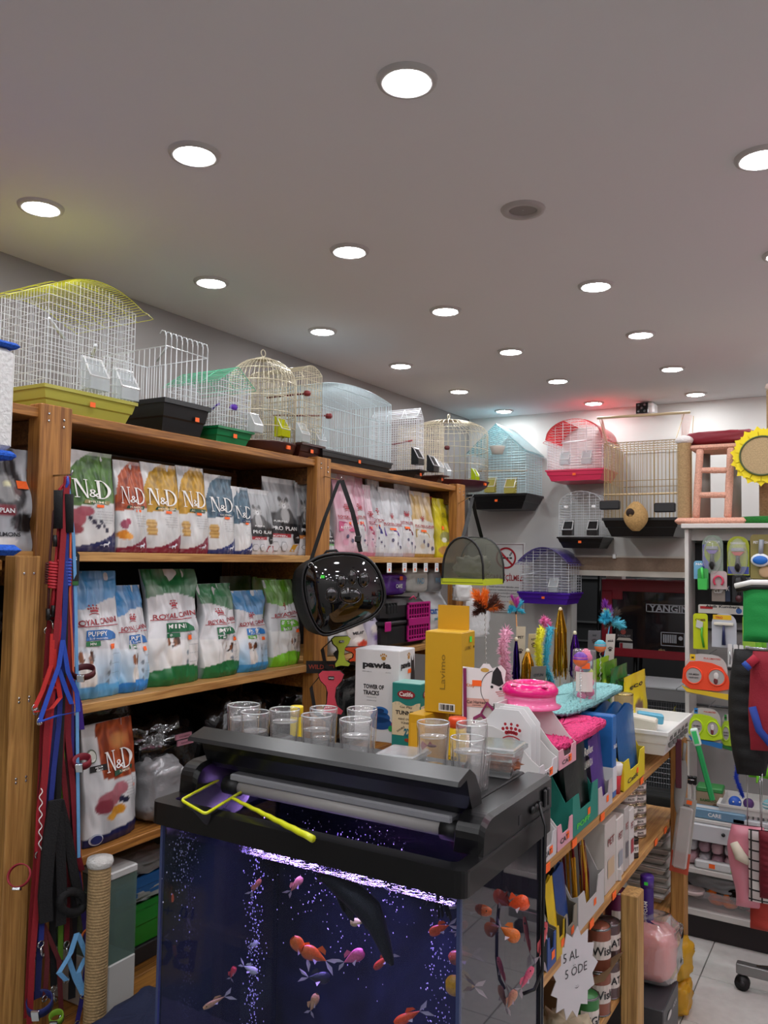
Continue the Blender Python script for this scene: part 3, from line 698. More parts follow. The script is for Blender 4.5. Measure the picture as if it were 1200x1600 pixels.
# ---- crinkled black plastic packs on the fourth shelf
blackfilm = mat('#0a0a0c', .16, 0, .9, 28, .6)
def crinkle(r, W, D, H, seed, m, amp=.18, name='film', nu=34, nv=22, zc=.5, c=(0, 0, 0), sq=.6):
    g = G()
    def fn(u, v):
        t = 2 * PI * u; ph = PI * (v - .5)
        ce, se = math.cos(ph), math.sin(ph)
        def pw(a, e): return math.copysign(abs(a) ** e, a)
        x, y, z = pw(ce, sq) * pw(math.cos(t), sq), pw(ce, sq) * pw(math.sin(t), sq), pw(se, sq)
        d = 1 + amp * (abs(nz(x * 3 + seed, y * 3, z * 3)) * 2 - .35 + .5 * nz(x * 8, y * 8 + seed, z * 8))
        return (c[0] + x * W / 2 * d, c[1] + y * D / 2 * d, c[2] + H / 2 + z * H / 2 * (d if z > 0 else 1))
    g.grid(fn, nu, nv, m)
    o = g.build(name, r); return o
BK = [(-2.20, 2.10, .24, .34, .30, 'shiny black plastic pack with pink labels left of the aquarium'), (-2.18, 2.47, .26, .3, .34, 'shiny black plastic pack behind the aquarium lid'), (-2.22, 2.86, .26, .3, .32, 'black plastic pack behind the water glasses'),
      (-2.22, 3.22, .28, .34, .36, 'dark plastic pack below the hanging harnesses'), (-2.22, 3.62, .28, .36, .34, 'dark brown plastic pack beside the white tower box'), (-2.36, 1.95, .2, .4, .40, 'black plastic pack at the dark shelf back'), (-2.10, 2.02, .22, .16, .2, 'silver and black crumpled pouch beside the rust pouch')]
for k, (x, y, d, w_, h, lab) in enumerate(BK):
    r = empty('plastic_pack', lab, 'package', (x, y, .715), PI / 2, 'crumpled plastic packs on the fourth shelf')
    crinkle(r, w_, d, h, k * 5 + 1, blackfilm if k not in (4, 6) else (mat('#2a1e16', .3, 0, .8, 30) if k == 4 else mat('#9a9a9c', .25, .3, .8, 30)))
    if k == 0:
        for j, dz in enumerate((0, -.022)):
            g = G(); g.box(-.02 + .01 * j, .055 + .01 * j, -d / 2 - .03, -d / 2 - .024, h - .05 + dz, h - .033 + dz, mat('#9c6a78', .5)); put_text(g, flat(-d / 2 - .031), 'BLACK EDITION', .02 + .01 * j, h - .0415 + dz, .005, mat('#3a1c26', .5), .01); g.build('label', r)
# ================================================================ BIRD CAGES
def tray(g, W, D, h, m, flare=.82, lip=.006, foot=True):
    def ring(s_, z): return [(-W / 2 * s_, -D / 2 * s_, z), (W / 2 * s_, -D / 2 * s_, z), (W / 2 * s_, D / 2 * s_, z), (-W / 2 * s_, D / 2 * s_, z)]
    k = 1 + 2 * lip / W
    R = ring(flare, 0) + ring((1 + flare) / 2, h * .45) + ring((1 + flare) / 2 + .03, h * .5) + ring(1, h * .86) + ring(k, h * .86) + ring(k, h) + ring(.97, h) + ring(.95, h * .6)
    fs = [(3, 2, 1, 0)]
    for r in range(7):
        for i in range(4): j = (i + 1) % 4; fs.append((r * 4 + i, r * 4 + j, r * 4 + 4 + j, r * 4 + 4 + i))
    fs.append((28, 29, 30, 31)); g.add(R, fs, m)
def feeder(parent, x, y, z, s=.05, m=None, lid=None):
    m = m or clear('#e8eef0', .72, .12, 1.6); g = G(); g.at((x, y, z))
    g.prismx([(-s * .6, 0), (s * .1, 0), (s * .1, s * 1.5), (-s * .1, s * 1.35), (-s * .6, s * .55)], -s * .5, s * .5, m)
    f = g.build('feeder', parent)
    g = G(); g.at((x, y, z)); l = lid or clear('#ffffff', .5, .2, 2)
    for sx in (-1, 1): g.bar((sx * s * .5, -s * .6, s * .55), (sx * s * .45, -s * .05, s * 1.45), s * .05, l)
    g.bar((-s * .5, -s * .6, s * .55), (s * .5, -s * .6, s * .55), s * .05, l); g.bar((-s * .5, -s * .1, s * 1.4), (s * .5, -s * .1, s * 1.4), s * .05, l)
    g.build('feeder_frame', f); return f
WIRE = {'w': mat('#dfe3e6', .35, .2), 'b': mat('#cfe0e4', .35, .2), 'g': mat('#d8cfb4', .35, .3), 'y': mat('#c4c41c', .4), 'gold': mat('#b09a6c', .35, .6), 'm': mat('#cfe2dc', .35, .2)}
def cage(name, label, loc, rz, W, D, H, wire='w', r=.0012, vs=.013, hs=.045, roof='flat', A=.08, rwire=None, rs=.014, tr=('#151516', .05, .85), over=0.0, group=None, acc=(), door=True, cat='bird cage', side_h=None, wx=0, ribs=4):
    root = empty(name, label, cat, loc, rz, group)
    th = tr[1]; m = WIRE.get(wire) or wire; rm = WIRE.get(rwire) or rwire or m
    g = G(); tray(g, W + .012, D + .012, th, tr[3] if len(tr) > 3 else mat(tr[0], .35), tr[2])
    tb = g.build('tray', root)
    g = G(); sticker(g, flat(-D / 2 - .0075), wx, th * .55, .02, .015); 
    g.at((0, 0, 0)); g.build('price_sticker', tb)
    z0 = th * .9
    def zt(x):
        t = abs(2 * x / W)
        if roof == 'arch': return H + A * math.sqrt(max(0, 1 - t * t))
        if roof == 'low': return H + A * (1 - t * t)
        if roof == 'gable': return H + A * (1 - t)
        return H
    nx = max(2, round(W / vs)); ny = max(2, round(D / vs)); nh = max(1, round((H - z0) / hs))
    for side, nm in ((-1, 'front_wires'), (1, 'back_wires')):
        g = G(); y = side * D / 2
        for i in range(nx + 1):
            x = -W / 2 + W * i / nx; k = r * (1.6 if i in (0, nx) or (door and side < 0 and i in (nx // 3, nx - nx // 3)) else 1)
            g.bar((x, y, z0), (x, y, zt(x)), k, m)
        for j in range(nh + 1): z = z0 + (H - z0) * j / nh; g.bar((-W / 2, y - side * -r, z), (W / 2, y - side * -r, z), r * 1.2, m)
        if roof in ('arch', 'low', 'gable'):
            k = 1
            while H + k * hs < H + A: 
                z = H + k * hs
                xs = [x for x in np.linspace(0, W / 2, 40) if zt(x) >= z]; xm = max(xs) if xs else 0
                g.bar((-xm, y, z), (xm, y, z), r, m); k += 1
        g.build(nm, root, kind='stuff')
    for side, nm in ((-1, 'left_wires'), (1, 'right_wires')):
        g = G(); x = side * W / 2
        for i in range(ny + 1): y = -D / 2 + D * i / ny; g.bar((x, y, z0), (x, y, zt(x)), r, m)
        for j in range(nh + 1): z = z0 + (H - z0) * j / nh; g.bar((x, -D / 2, z), (x, D / 2, z), r * 1.2, m)
        g.build(nm, root, kind='stuff')
    g = G(); yo = D / 2 + over
    xs = []
    if roof in ('arch', 'low', 'gable'):
        n = max(6, round((W + 2 * A) / rs)); pts = []
        for i in range(n + 1):
            if roof == 'arch': t = PI * i / n; x = -W / 2 * math.cos(t); pts.append((x, H + A * math.sin(t)))
            elif roof == 'low': x = -W / 2 + W * i / n; pts.append((x, zt(x)))
            else: x = -W / 2 + W * i / n; pts.append((x, zt(x)))
        if over:
            pts = [(-W / 2 - over * 1.2, H - .012), (-W / 2 - over * .5, H - .002)] + pts + [(W / 2 + over * .5, H - .002), (W / 2 + over * 1.2, H - .012)]
        for x, z in pts: g.bar((x, -yo, z + r), (x, yo, z + r), r, rm)
        for k in range(ribs):
            y = -yo + 2 * yo * k / (ribs - 1); g.tube([(x, y, z + 2 * r) for x, z in pts], r * 1.3, rm, 4)
    elif roof == 'flat':
        for i in range(nx + 1): x = -W / 2 + W * i / nx; g.bar((x, -yo, H), (x, yo, H), r, rm)
        for k in range(5): y = -yo + 2 * yo * k / 4; g.bar((-W / 2, y, H), (W / 2, y, H), r * 1.3, rm)
    elif roof == 'open':
        for i in range(nx + 1):
            x = -W / 2 + W * i / nx; g.tube([(x, -yo, H - .01), (x, -yo, H + A * .7), (x, -yo + .006, H + A), (x, -yo + .02, H + A * 1.1), (x, -yo + .03, H + A * .9)], r * 1.2, rm, 4)
    g.build('roof_wires', root, kind='stuff')
    for a in acc:
        if a[0] == 'perch': g = G(); g.tube([(a[1], a[2], a[3]), (a[4], a[5], a[6])], a[7] if len(a) > 7 else .005, mat(a[8] if len(a) > 8 else '#d8dcde', .4), 8); g.build('perch', root)
        elif a[0] == 'feed': feeder(root, a[1], a[2], a[3], a[4], clear(a[5], .62, .12, 1.6) if len(a) > 5 and a[5] != 'k' else (mat('#101012', .25) if len(a) > 5 else None))
        elif a[0] == 'knob': g = G(); g.lathe([(.0, -.012), (.012, -.010), (.016, 0), (.012, .010), (0, .012)], mat(a[4], .4), 12, (a[1], a[2], a[3]), cap=False); g.build('perch_knob', root)
    return root
def round_cage(label, loc, R, H, A, base, wirec, group=None, n=40, basec='#4a2018', rings=5, acc=(), rz=0.0):
    root = empty('round_bird_cage', label, 'bird cage', loc, rz, group); m = WIRE[wirec]; r = .0013
    g = G(); g.lathe([(R * .86, 0), (R * .98, base * .4), (R * 1.03, base * .9), (R * 1.05, base), (R * .98, base), (R * .95, base * .7)], mat(basec, .3), 32); tb = g.build('tray', root)
    g = G(); g.box(R * 1.02 - .004, R * 1.04, -.011, .011, base * .45, base * .75, ORANGE); sx = g.build('price_sticker', tb); sx.rotation_euler[2] = -PI / 2
    g = G()
    for i in range(n):
        t = 2 * PI * i / n; c, s_ = math.cos(t), math.sin(t)
        pts = [(R * c, R * s_, base * .9), (R * c, R * s_, H)] + [(R * math.cos(a) * c, R * math.cos(a) * s_, H + A * math.sin(a)) for a in [PI / 2 * k / 7 * .96 for k in range(1, 8)]]
        g.tube(pts, r, m, 4)
    g.build('vertical_wires', root, kind='stuff')
    g = G()
    for k in range(rings): z = base + (H - base) * k / (rings - 1); g.tube([(R * math.cos(2 * PI * i / 32), R * math.sin(2 * PI * i / 32), z) for i in range(32)], r * 1.5, m, 4, True)
    for a in (.5, 1.0, 1.35): g.tube([(R * math.cos(a) * math.cos(2 * PI * i / 24), R * math.cos(a) * math.sin(2 * PI * i / 24), H + A * math.sin(a)) for i in range(24)], r * 1.4, m, 4, True)
    g.build('hoops', root, kind='stuff')
    g = G(); g.lathe([(.03, 0), (.034, .006), (.012, .012), (.004, .016)], m, 16, (0, 0, H + A - .006)); g.tube([(.014 * math.cos(2 * PI * i / 12), 0, H + A + .024 + .014 * math.sin(2 * PI * i / 12)) for i in range(12)], .002, m, 6, True); g.build('top_ring', root)
    for a in acc: feeder(root, a[0], a[1], a[2], a[3], clear(a[4], .45, .2, 1.4))
    return root
XT = -2.02      # front face of the cages on the shelf
def span(a, b, D=.28, yref=640, X=XT): p = onx(a, yref, X - D); q = onx(b, yref, X); return (p.y + q.y) / 2, q.y - p.y
def rspan(a, b, X): p = onx(a, 640, X); q = onx(b, 640, X); return (p.y + q.y) / 2, q.y - p.y
def topz(px, py, X=XT): return onx(px, py, X).z
GRP = 'bird cages standing on top of the shelf'
D0 = .30
y, wd = span(-30, 207, D0); H = topz(205, 489) - 2.0
cage('bird_cage', 'large white wire bird cage with yellow arched roof at the left end', (XT - D0 / 2, y, 2.001), PI / 2, wd, D0, H, 'w', .00085, .0135, .024, 'low', .045, 'y', .012, ('#c8c46a', .075, .86, clear('#c9c65a', .35, .15, 1.2)), .035, GRP,
     (('perch', -.12, -.1, .28, .05, .05, .28, .006), ('perch', .05, -.1, .24, .18, .08, .24, .006), ('feed', .02, -D0 / 2 + .03, .09, .07), ('feed', .14, -D0 / 2 + .03, .08, .07)), ribs=6)
y, wd = span(160, 322, .30); H = topz(322, 560) - 2.0
cage('bird_cage', 'white wire cage with open curled top and deep black tub', (XT - .15, y, 2.001), PI / 2, wd, .30, H, 'w', .0016, .026, .16, 'open', .05, None, .014, ('#121214', .115, .84), .0, GRP, (('perch', -.05, -.1, .3, .08, .08, .3, .004, '#d8dcde'),), wx=.05)
y, wd = span(262, 391, .25); H = topz(391, 598) - 2.0
cage('bird_cage', 'white wire house cage with green roof and green tray', (XT - .125, y, 2.001), PI / 2, wd, .25, H - .02, 'w', .0010, .014, .026, 'gable', .06, mat('#4fae86', .4), .016, ('#0f7a46', .06, .84), .012, GRP,
     (('perch', -.08, -.12, .14, .05, .06, .14, .004, '#5a2aa8'), ('knob', .0, -.12, .14, '#5a2aa8'), ('feed', .10, -.13, .06, .05)))
y, wd = rspan(366, 449, XT - .13); H = topz(449, 590) - 2.0
round_cage('first round brass-coloured domed cage between the green-roofed and brown-based cages', (XT - .13, y, 2.001), wd / 2 * .98 * .83, H - .02, .11, .05, 'g', GRP, 44, '#3f1c16', 5, ((-.02, -.11, .07, .055, '#c8cc1c'),), PI / 2)
y, wd = span(392, 505, .28); H = topz(505, 592) - 2.0
cage('bird_cage', 'cream wire cage with dark brown tray and red perch knobs', (XT - .15, y, 2.001), PI / 2, wd, .28, H + .01, 'g', .0012, .0135, .03, 'low', .03, None, .014, ('#3a1812', .065, .84), 0, GRP,
     (('perch', -.06, -.16, .27, -.06, .05, .27, .004, '#6c2224'), ('perch', .09, -.16, .20, -.02, .05, .20, .004, '#6c2224'), ('knob', -.06, -.16, .27, '#7c2224'), ('knob', .10, -.16, .20, '#7c2224'), ('feed', -.05, -.12, .07, .055), ('feed', .07, -.12, .06, .055)))
y, wd = span(408, 611, .34); H = topz(508, 600) - 2.0
cage('bird_cage', 'largest pale blue-white wire cage with stacked black trays', (XT - .17, y, 2.001), PI / 2, wd, .34, H, 'b', .0015, .0135, .095, 'low', .03, None, .014, ('#0e0e10', .055, .92), 0, GRP, ribs=5)
y, wd = span(580, 662, .28); H = topz(607, 628) - 2.0
cage('bird_cage', 'white wire cage with two black feeders and black tray', (XT - .14, y, 2.001), PI / 2, wd, .28, H - .03, 'w', .0012, .014, .026, 'gable', .05, None, .014, ('#101012', .05, .84), 0, GRP,
     (('feed', -.07, -.15, .07, .06, 'k'), ('feed', .10, -.15, .05, .06, 'k'), ('perch', -.05, -.12, .2, .04, .05, .2, .004, '#a03038')))
y, wd = span(622, 694, .26); H = topz(655, 655) - 2.0
cage('bird_cage', 'small cream wire cage with brown tray beside the far domed cage', (XT - .13, y, 2.001), PI / 2, wd, .26, H, 'g', .0012, .014, .03, 'low', .02, None, .014, ('#3a1812', .045, .84), 0, GRP, (('feed', -.03, -.12, .06, .05), ('feed', .06, -.12, .05, .05), ('knob', .03, -.15, .2, '#5c2224')))
y, wd = rspan(666, 733, XT - .15); H = topz(733, 672) - 2.0
round_cage('far round brass-coloured domed cage with maroon base at the shelf end', (XT - .15, y, 2.001), wd / 2 * .82, H - .02, .09, .045, 'g', GRP, 42, '#4a1a24', 4, ((.10, -.12, .06, .05, '#c8e01c'),), PI / 2)

# ---------- cages hung on the back wall
YB = WB - .004
def wallcage(label, a, b, ytray, ytop, D, name='bird_cage', **k):
    yf = YB - D; p = ony(a, ytray, yf); q = ony(b, ytray, yf); t = ony((a + b) / 2, ytop, yf)
    return cage(name, label, ((p.x + q.x) / 2, YB - D / 2 - .01, p.z), 0, q.x - p.x, D, t.z - p.z, group='bird cages hung on the back wall', **k)
c1 = wallcage('white wire house cage with pale blue roof and black tray on wall', 733, 822, 796, 708, .30, wire='b', r=.0013, vs=.05, hs=.018, roof='gable', A=.19, rwire=mat('#a8d4d8', .4), rs=.02, tr=('#0c0c0e', .10, .80), over=.02,
         acc=(('feed', -.17, -.14, .12, .07, '#d8cc6a'), ('feed', -.04, -.14, .11, .07, '#d8cc6a'), ('feed', .10, -.14, .10, .07, '#d8cc6a'), ('perch', -.2, -.12, .26, .2, -.12, .25, .005, '#c8a878')))
g = G(); g.lathe([(.035, 0), (.05, .045), (.053, .05), (.045, .05), (.032, .01)], mat('#e4e0d4', .6), 20, (.02, -.19, .36)); g.build('nest_bowl', c1)
c2 = wallcage('white wire cage with red arched roof and pink tray', 856, 942, 752, 688, .30, wire='w', r=.0013, vs=.05, hs=.018, roof='arch', A=.13, rwire=mat('#d8343c', .4), rs=.02, tr=('#d8385c', .07, .86), over=.02, acc=(('feed', -.06, -.14, .1, .06), ('feed', .08, -.14, .1, .06), ('perch', -.1, -.1, .25, .05, .05, .28, .005)))
g = G(); pr = []
for s_ in (-1, 1):
    g.grid(lambda u, v, s_=s_: (s_ * (.10 + .10 * u) , -.17 + .34 * v, .33 + .13 * math.sqrt(max(0, 1 - ((.10 + .10 * u) / .215) ** 2)) + .006), 8, 2, clear('#e8222c', .25, .3, 1))
hh = g; c3 = wallcage('small white domed wire cage with two black feeders on black tray', 874, 941, 856, 790, .22, wire='w', r=.0012, vs=.04, hs=.018, roof='arch', A=.09, tr=('#0c0c0e', .07, .8), acc=(('feed', -.07, -.12, .08, .065, 'k'), ('feed', .09, -.12, .08, .065, 'k'), ('knob', -.09, -.12, .26, '#e8e8e8'), ('knob', .09, -.12, .26, '#e8e8e8')))
c4 = wallcage('big brass wire parrot cage with its top perch raised', 945, 1060, 838, 690, .42, wire='gold', r=.0016, vs=.022, hs=.20, roof='flat', tr=('#0b0b0d', .11, .82), acc=(('perch', -.22, -.2, .25, .22, -.2, .25, .006, '#c8b088'),))
W4 = .25; H4 = .62
g = G()
zt4 = (ony(1005, 690, YB - .42) - Vector(c4.location)).z
for s_ in (-1, 1):
    for k in range(8): g.bar((s_ * .23, -.19 + .02 * k, zt4), (s_ * .235 + s_ * .004 * k, -.20 + .02 * k, zt4 + .16), .0014, mat('#d8a89c', .4, .3))
    g.bar((s_ * .20, -.2, zt4), (s_ * .25, -.2, zt4 + .16), .002, WIRE['gold']); g.bar((s_ * .26, -.04, zt4), (s_ * .27, -.04, zt4 + .16), .002, WIRE['gold'])
g.build('raised_top_wires', c4, kind='stuff')
g = G(); g.tube([(-.26, -.2, zt4 + .16), (.28, -.2, zt4 + .155)], .008, mat('#d8c49a', .5), 8); g.build('perch', c4)
for x, z in ((-.18, .13), (.14, .11)): g = G(); g.box(x - .06, x + .06, -.225, -.19, z + .03, z + .085, mat('#17171a', .4), .006); g.build('feeder', c4)
# straw nest hanging on the front of the big cage
p = ony(995, 830, YB - .46); r = empty('straw_nest', 'round woven straw nest hanging on the big brass cage', 'bird nest', (p.x - .0, YB - .47 - .012, p.z))
g = G(); straw = mat('#c09a62', .8, 0, .4, 120, 0, .2)
N_ = 40; pr = []
for i in range(N_ + 1):
    t = i / N_; rr = .068 * math.sin(PI * (.06 + .9 * t)) ** .75; pr.append((rr, .17 * t)); pr.append((rr + .003, .17 * (t + .5 / N_)))
g.lathe(pr, straw, 24, cap=True); g.build('woven_body', r)
g = G(); g.lathe([(.024, 0), (.025, .006), (.001, .0065)], mat('#2a1a10', .9), 16, cap=False); o = g.build('entrance', r); o.location = (-.016, -.061, .105); o.rotation_euler = (PI / 2, 0, -.2)
# purple cage
c5 = wallcage('white wire cage with purple roof and purple tray beside the sign', 812, 889, 942, 880, .26, wire='w', r=.0013, vs=.05, hs=.018, roof='low', A=.10, rwire=mat('#6a58a8', .4), rs=.02, tr=('#4a1ea0', .075, .86), over=.02, acc=(('feed', .07, -.12, .08, .06), ('perch', -.15, -.16, .18, -.02, .05, .22, .004)))
def roofskin(c, colr, see, x0, x1, roof):
    ws = [o for o in c.children if o.name.startswith('front_wires')][0]
    vx = [v.co for v in ws.data.vertices]; W = max(v.x for v in vx) * 2; zs = sorted(v.z for v in vx); top = zs[-1]; Dd = -min(v.y for v in vx)
    Hb = max(v.z for v in vx if abs(abs(v.x) - W / 2) < .004); A = top - Hb
    g = G()
    def fn(u, v):
        x = (x0 + (x1 - x0) * u) * W / 2; t = abs(2 * x / W)
        k = math.sqrt(max(0, 1 - min(1, t) ** 2)) if roof == 'arch' else ((1 - t) if roof == 'gable' else (1 - t * t))
        return (x * 1.03, (-1 + 2 * v) * (Dd + .02), Hb + A * max(0, k) + .006)
    g.grid(fn, 14, 1, clear(colr, see, .25, 1.2)); g.build('roof_panel', c)
roofskin(c5, '#5a46a8', .35, -1, 1, 'low'); roofskin(c2, '#e0242e', .25, .35, 1.0, 'arch'); roofskin(c2, '#e0242e', .25, -1.0, -.35, 'arch'); roofskin(c1, '#a8dce4', .6, -1, 1, 'gable')

# ---------- no-smoking sign and camera
p0, p1 = ony(757, 848, YB), ony(820, 958, YB)
sg = empty('no_smoking_sign', 'white no smoking sign with red ring on the back wall', 'sign', (p0.x, YB, p1.z))
SW, SHh = p1.x - p0.x, p0.z - p1.z
g = G(); g.box(0, SW, -.008, 0, 0, SHh, mat('#dededc', .4), .002); g.build('board', sg)
g = G(); f = flat(-.0095); f2 = flat(-.0105); red = mat('#a81828', .5); cx, cz = SW * .55, SHh * .78
n = 32
for i in range(n):
    a, b = 2 * PI * i / n, 2 * PI * (i + 1) / n
    put_poly(g, f2, [(cx + R_ * math.cos(t), cz + R_ * math.sin(t)) for R_, t in ((.075, a), (.075, b), (.062, b), (.062, a))], red)
put_poly(g, f2, [(cx - .052, cz + .042), (cx - .042, cz + .052), (cx + .052, cz - .042), (cx + .042, cz - .052)], red)
put_rect(g, f, cx - .045, cx + .02, cz - .006, cz + .006, mat('#333', .5) if False else mat('#333333', .5)); put_rect(g, f, cx + .025, cx + .045, cz - .006, cz + .006, mat('#333333', .5))
for k in range(3): put_poly(g, f, circ(cx + .03 + .008 * k, cz + .02 + .012 * k, .008, 8), mat('#777777', .5))
bd = .004
for q in ([.01, SW - .01, .01, .01 + bd], [.01, SW - .01, SHh - .01 - bd, SHh - .01], [.01, .01 + bd, .01, SHh - .01], [SW - .01 - bd, SW - .01, .01, SHh - .01]): put_rect(g, f, *q, mat('#8a6a6a', .5))
put_text(g, f, 'SİGARA İÇİLMEZ', SW * .5, SHh * .50, .062, red, .02, wid=SW * .92)
for k, t in enumerate(('Yasak hakkındaki işlemler yasal', 'uyarınca cezalandırılmayacaktır', 'her türlü sorumluluğun kişiye ait', 'olduğu yasal cezaya gidilmektedir')): put_text(g, f, t, SW * .5, SHh * (.36 - .045 * k), .014, mat('#44444a', .5), .01, wid=SW * .75)
put_text(g, f, '4207 sayılı kanun', SW * .5, SHh * .15, .012, red, .01, wid=SW * .5)
g.build('lettering', sg)
p = ony(1013, 643, YB - .05); cmr = empty('security_camera', 'small white security camera with black lens face under the ceiling', 'camera', (p.x, YB, p.z))
g = G(); g.tube([(0, -.001, .02), (0, -.03, .03)], .012, WHITE, 10); g.build('bracket', cmr)
g = G(); g.box(-.05, .055, -.14, -.03, -.03, .045, mat('#e6e6e6', .35), .012); g.build('body', cmr)
g = G(); g.box(-.055, .02, -.146, -.1405, -.026, .041, mat('#0a0a0c', .15), .002); k = g.build('lens_face', cmr)
g = G()
for x, z in ((-.018, .008), (-.038, .028), (0, .028), (-.038, -.012), (0, -.012)): g.ell((x, -.147, z), (.008, .003, .008), mat('#55585c', .2), 10, 6)
g.build('led', k, kind='stuff')

# ---------- alcove: fire hose cabinet, ladder, tiled ledge, wire cage with cockatiel
ledge = empty('tiled_ledge', 'grey tiled ledge under the red fire cabinet', 'ledge', (-1.1, 5.2, 0))
g = G()
g.at((1.1, -5.2, 0)); g.box(-1.50, -.45, 4.93, 5.36, .80, .868, mat('#6c6c6c', .7)); g.build('slab', ledge)
for i in range(4):
    for j in range(2):
        g = G(); g.at((1.1, -5.2, 0)); g.box(-1.50 + .26 * i + .002, -1.50 + .26 * i + .258, 4.925 + .215 * j + .002, 4.925 + .215 * j + .213, .868, .878, mat('#a3a5a6', .35, 0, .05, 30), .001); g.build('tile', ledge)
for x in (-1.49, -.5): g = G(); g.at((1.1, -5.2, 0)); g.box(x, x + .04, 4.96, 5.34, .002, .80, mat('#5c5c5e', .6)); g.build('side_wall', ledge)
fy = 5.60
a, b_ = ony(940, 905, fy), ony(1092, 1035, fy)
fc = empty('fire_hose_cabinet', 'dark red fire hose cabinet with black glass door', 'fire cabinet', (a.x, fy, b_.z))
FW, FH = b_.x - a.x, a.z - b_.z; redm = mat('#7c0c1e', .35)
g = G(); g.box(0, FW, .03, .3, 0, FH, redm); g.build('housing', fc)
g = G(); t_ = .07
for q in ((0, FW, 0, t_ * .8), (0, FW, FH - t_ * 1.1, FH), (0, t_, t_ * .8, FH - t_ * 1.1), (FW - .03, FW, t_ * .8, FH - t_ * 1.1)): g.box(q[0], q[1], 0, .03, q[2], q[3], redm, .003)
g.box(t_, t_ + .07, 0, .028, FH - t_ * 1.9, FH - t_, redm, .003)
d_ = g.build('door_frame', fc)
g = G(); g.box(FW * .86, FW * .86 + .09, -.006, 0, FH - .045, FH - .038, CHROME); g.build('handle', d_)
g = G(); g.box(t_ - .002, FW - .028, .012, .018, t_ * .75, FH - t_ * 1.05, mat('#0d0f16', .12, 0, 0, 200, .6)); g.build('glass_pane', fc)
g = G(); f = flat(.009); f2 = flat(.008); gy = mat('#9a9ca2', .4); dk = mat('#16171d', .3)
def frame(g, x0, x1, z0, z1, th_, m): 
    for q in ((x0, x1, z0, z0 + th_), (x0, x1, z1 - th_, z1), (x0, x0 + th_, z0, z1), (x1 - th_, x1, z0, z1)): put_rect(g, f, *q, m)
cx = FW * .70; frame(g, cx - .145, cx + .145, FH * .595, FH * .70, .006, gy); put_text(g, f2, 'YANGIN', cx, FH * .648, .048, gy, .03, wid=.25)
frame(g, cx - .05, cx + .10, FH * .175, FH * .35, .005, gy)
for k in range(8): put_rect(g, f2, cx - .035 + .011 * k, cx - .028 + .011 * k, FH * .215, FH * .32, gy)
put_poly(g, f2, circ(cx + .075, FH * .28, .014), gy); put_text(g, f2, 'eko', FW * .63, FH * .12, .02, mat('#b8a070', .5), .01)
put_rect(g, f, FW * .15, FW * .33, FH * .19, FH * .36, mat('#1a1416', .4)); put_text(g, f2, 'ROYALIST', FW * .24, FH * .27, .014, mat('#8a8a8e', .4), .01); put_poly(g, f2, circ(FW * .23, FH * .32, .018), mat('#8a3c34', .4)); put_poly(g, f2, [(FW * .16, FH * .21), (FW * .18, FH * .245), (FW * .30, FH * .245), (FW * .33, FH * .21)], mat('#b8b0a4', .4))
put_rect(g, f, FW * .19, FW * .33, FH * .10, FH * .18, mat('#a8a6a4', .5)); put_rect(g, f2, FW * .195, FW * .225, FH * .105, FH * .175, redm)
g.build('lettering', fc)
g = G(); g.lathe([(.14, 0), (.15, .02), (.11, .03), (.11, .06), (.15, .08), (.14, .09)], mat('#3a3c42', .4), 24); o = g.build('hose_reel', fc); o.location = (FW * .72, .19, FH * .5); o.rotation_euler = (PI / 2, 0, 0)
r = empty('plastic_bag', 'crumpled clear plastic bag drooping over the fire cabinet', 'plastic bag', (a.x + .42, fy + .02, a.z + .002))
crinkle(r, .42, .2, .10, 77, clear('#cfd2d4', .6, .2, 2.0), .3, zc=0)
r = empty('cardboard_box', 'small white carton standing on top of the fire cabinet', 'box', (a.x + .06, fy + .12, a.z)); g = G(); g.box(-.05, .06, -.05, .05, 0, .06, mat('#c8c8c4', .6), .002); put_text(g, flat(-.0505), 'EKO', 0, .03, .02, mat('#555555', .5), .01); g.build('carton', r)
lp = bpy.data.lights.new('alcove_fill', 'POINT'); lp.energy = 6; lp.shadow_soft_size = .06; lo = bpy.data.objects.new('alcove_fill', lp); COL.objects.link(lo); lo.location = (-1.1, 5.50 + .35, 2.1)  # unseen fill light, added to brighten the alcove; no fitting there
ld = empty('step_ladder', 'black metal step ladder standing folded beside the fire cabinet', 'ladder', (-1.68, 5.72, .001))
for x in (0.0, .26):
    g = G(); g.bar((x, 0, 0), (x, .10, 1.50), .013, BLACK, 8); g.build('rail', ld)
g = G(); g.tube([(.27, .06, 0), (.28, .15, 1.1), (.30, .14, 1.28), (.26, .11, 1.36)], .011, BLACK, 8); g.build('rear_leg', ld)
for z in (.3, .62, .94, 1.23): g = G(); g.box(.0, .26, .07 * z - .03, .07 * z + .03, z, z + .022, BLACK, .003); g.build('step', ld)
g = G(); g.ell((.235, .045, 1.245), (.014, .012, .014), mat('#d87a2c', .4)); g.build('lock_knob', ld)
wc = empty('wire_cage', 'wide grey wire bird cage standing below the tiled ledge', 'bird cage', (-1.0, 5.12, .0))
g = G(); mw = mat('#8a8c8e', .4, .4)
for i in range(60): x = -.42 + .014 * i; g.bar((x, -.17, .30), (x, -.17, .79), .0011, mw); 
for j in range(18): z = .30 + .0288 * j; g.bar((-.42, -.171, z), (.42, -.171, z), .0013, mw)
for i in range(20): y = -.17 + .017 * i; g.bar((-.42, y, .30), (-.42, y, .79), .0011, mw); g.bar((.42, y, .30), (.42, y, .79), .0011, mw)
for i in range(30): x = -.42 + .028 * i; g.bar((x, .17, .30), (x, .17, .79), .0011, mw)
g.build('wire_mesh', wc, kind='stuff'); g = G(); tray(g, .86, .36, .05, mat('#3a3c3e', .4), .95); o = g.build('tray', wc); o.location = (0, 0, .255)
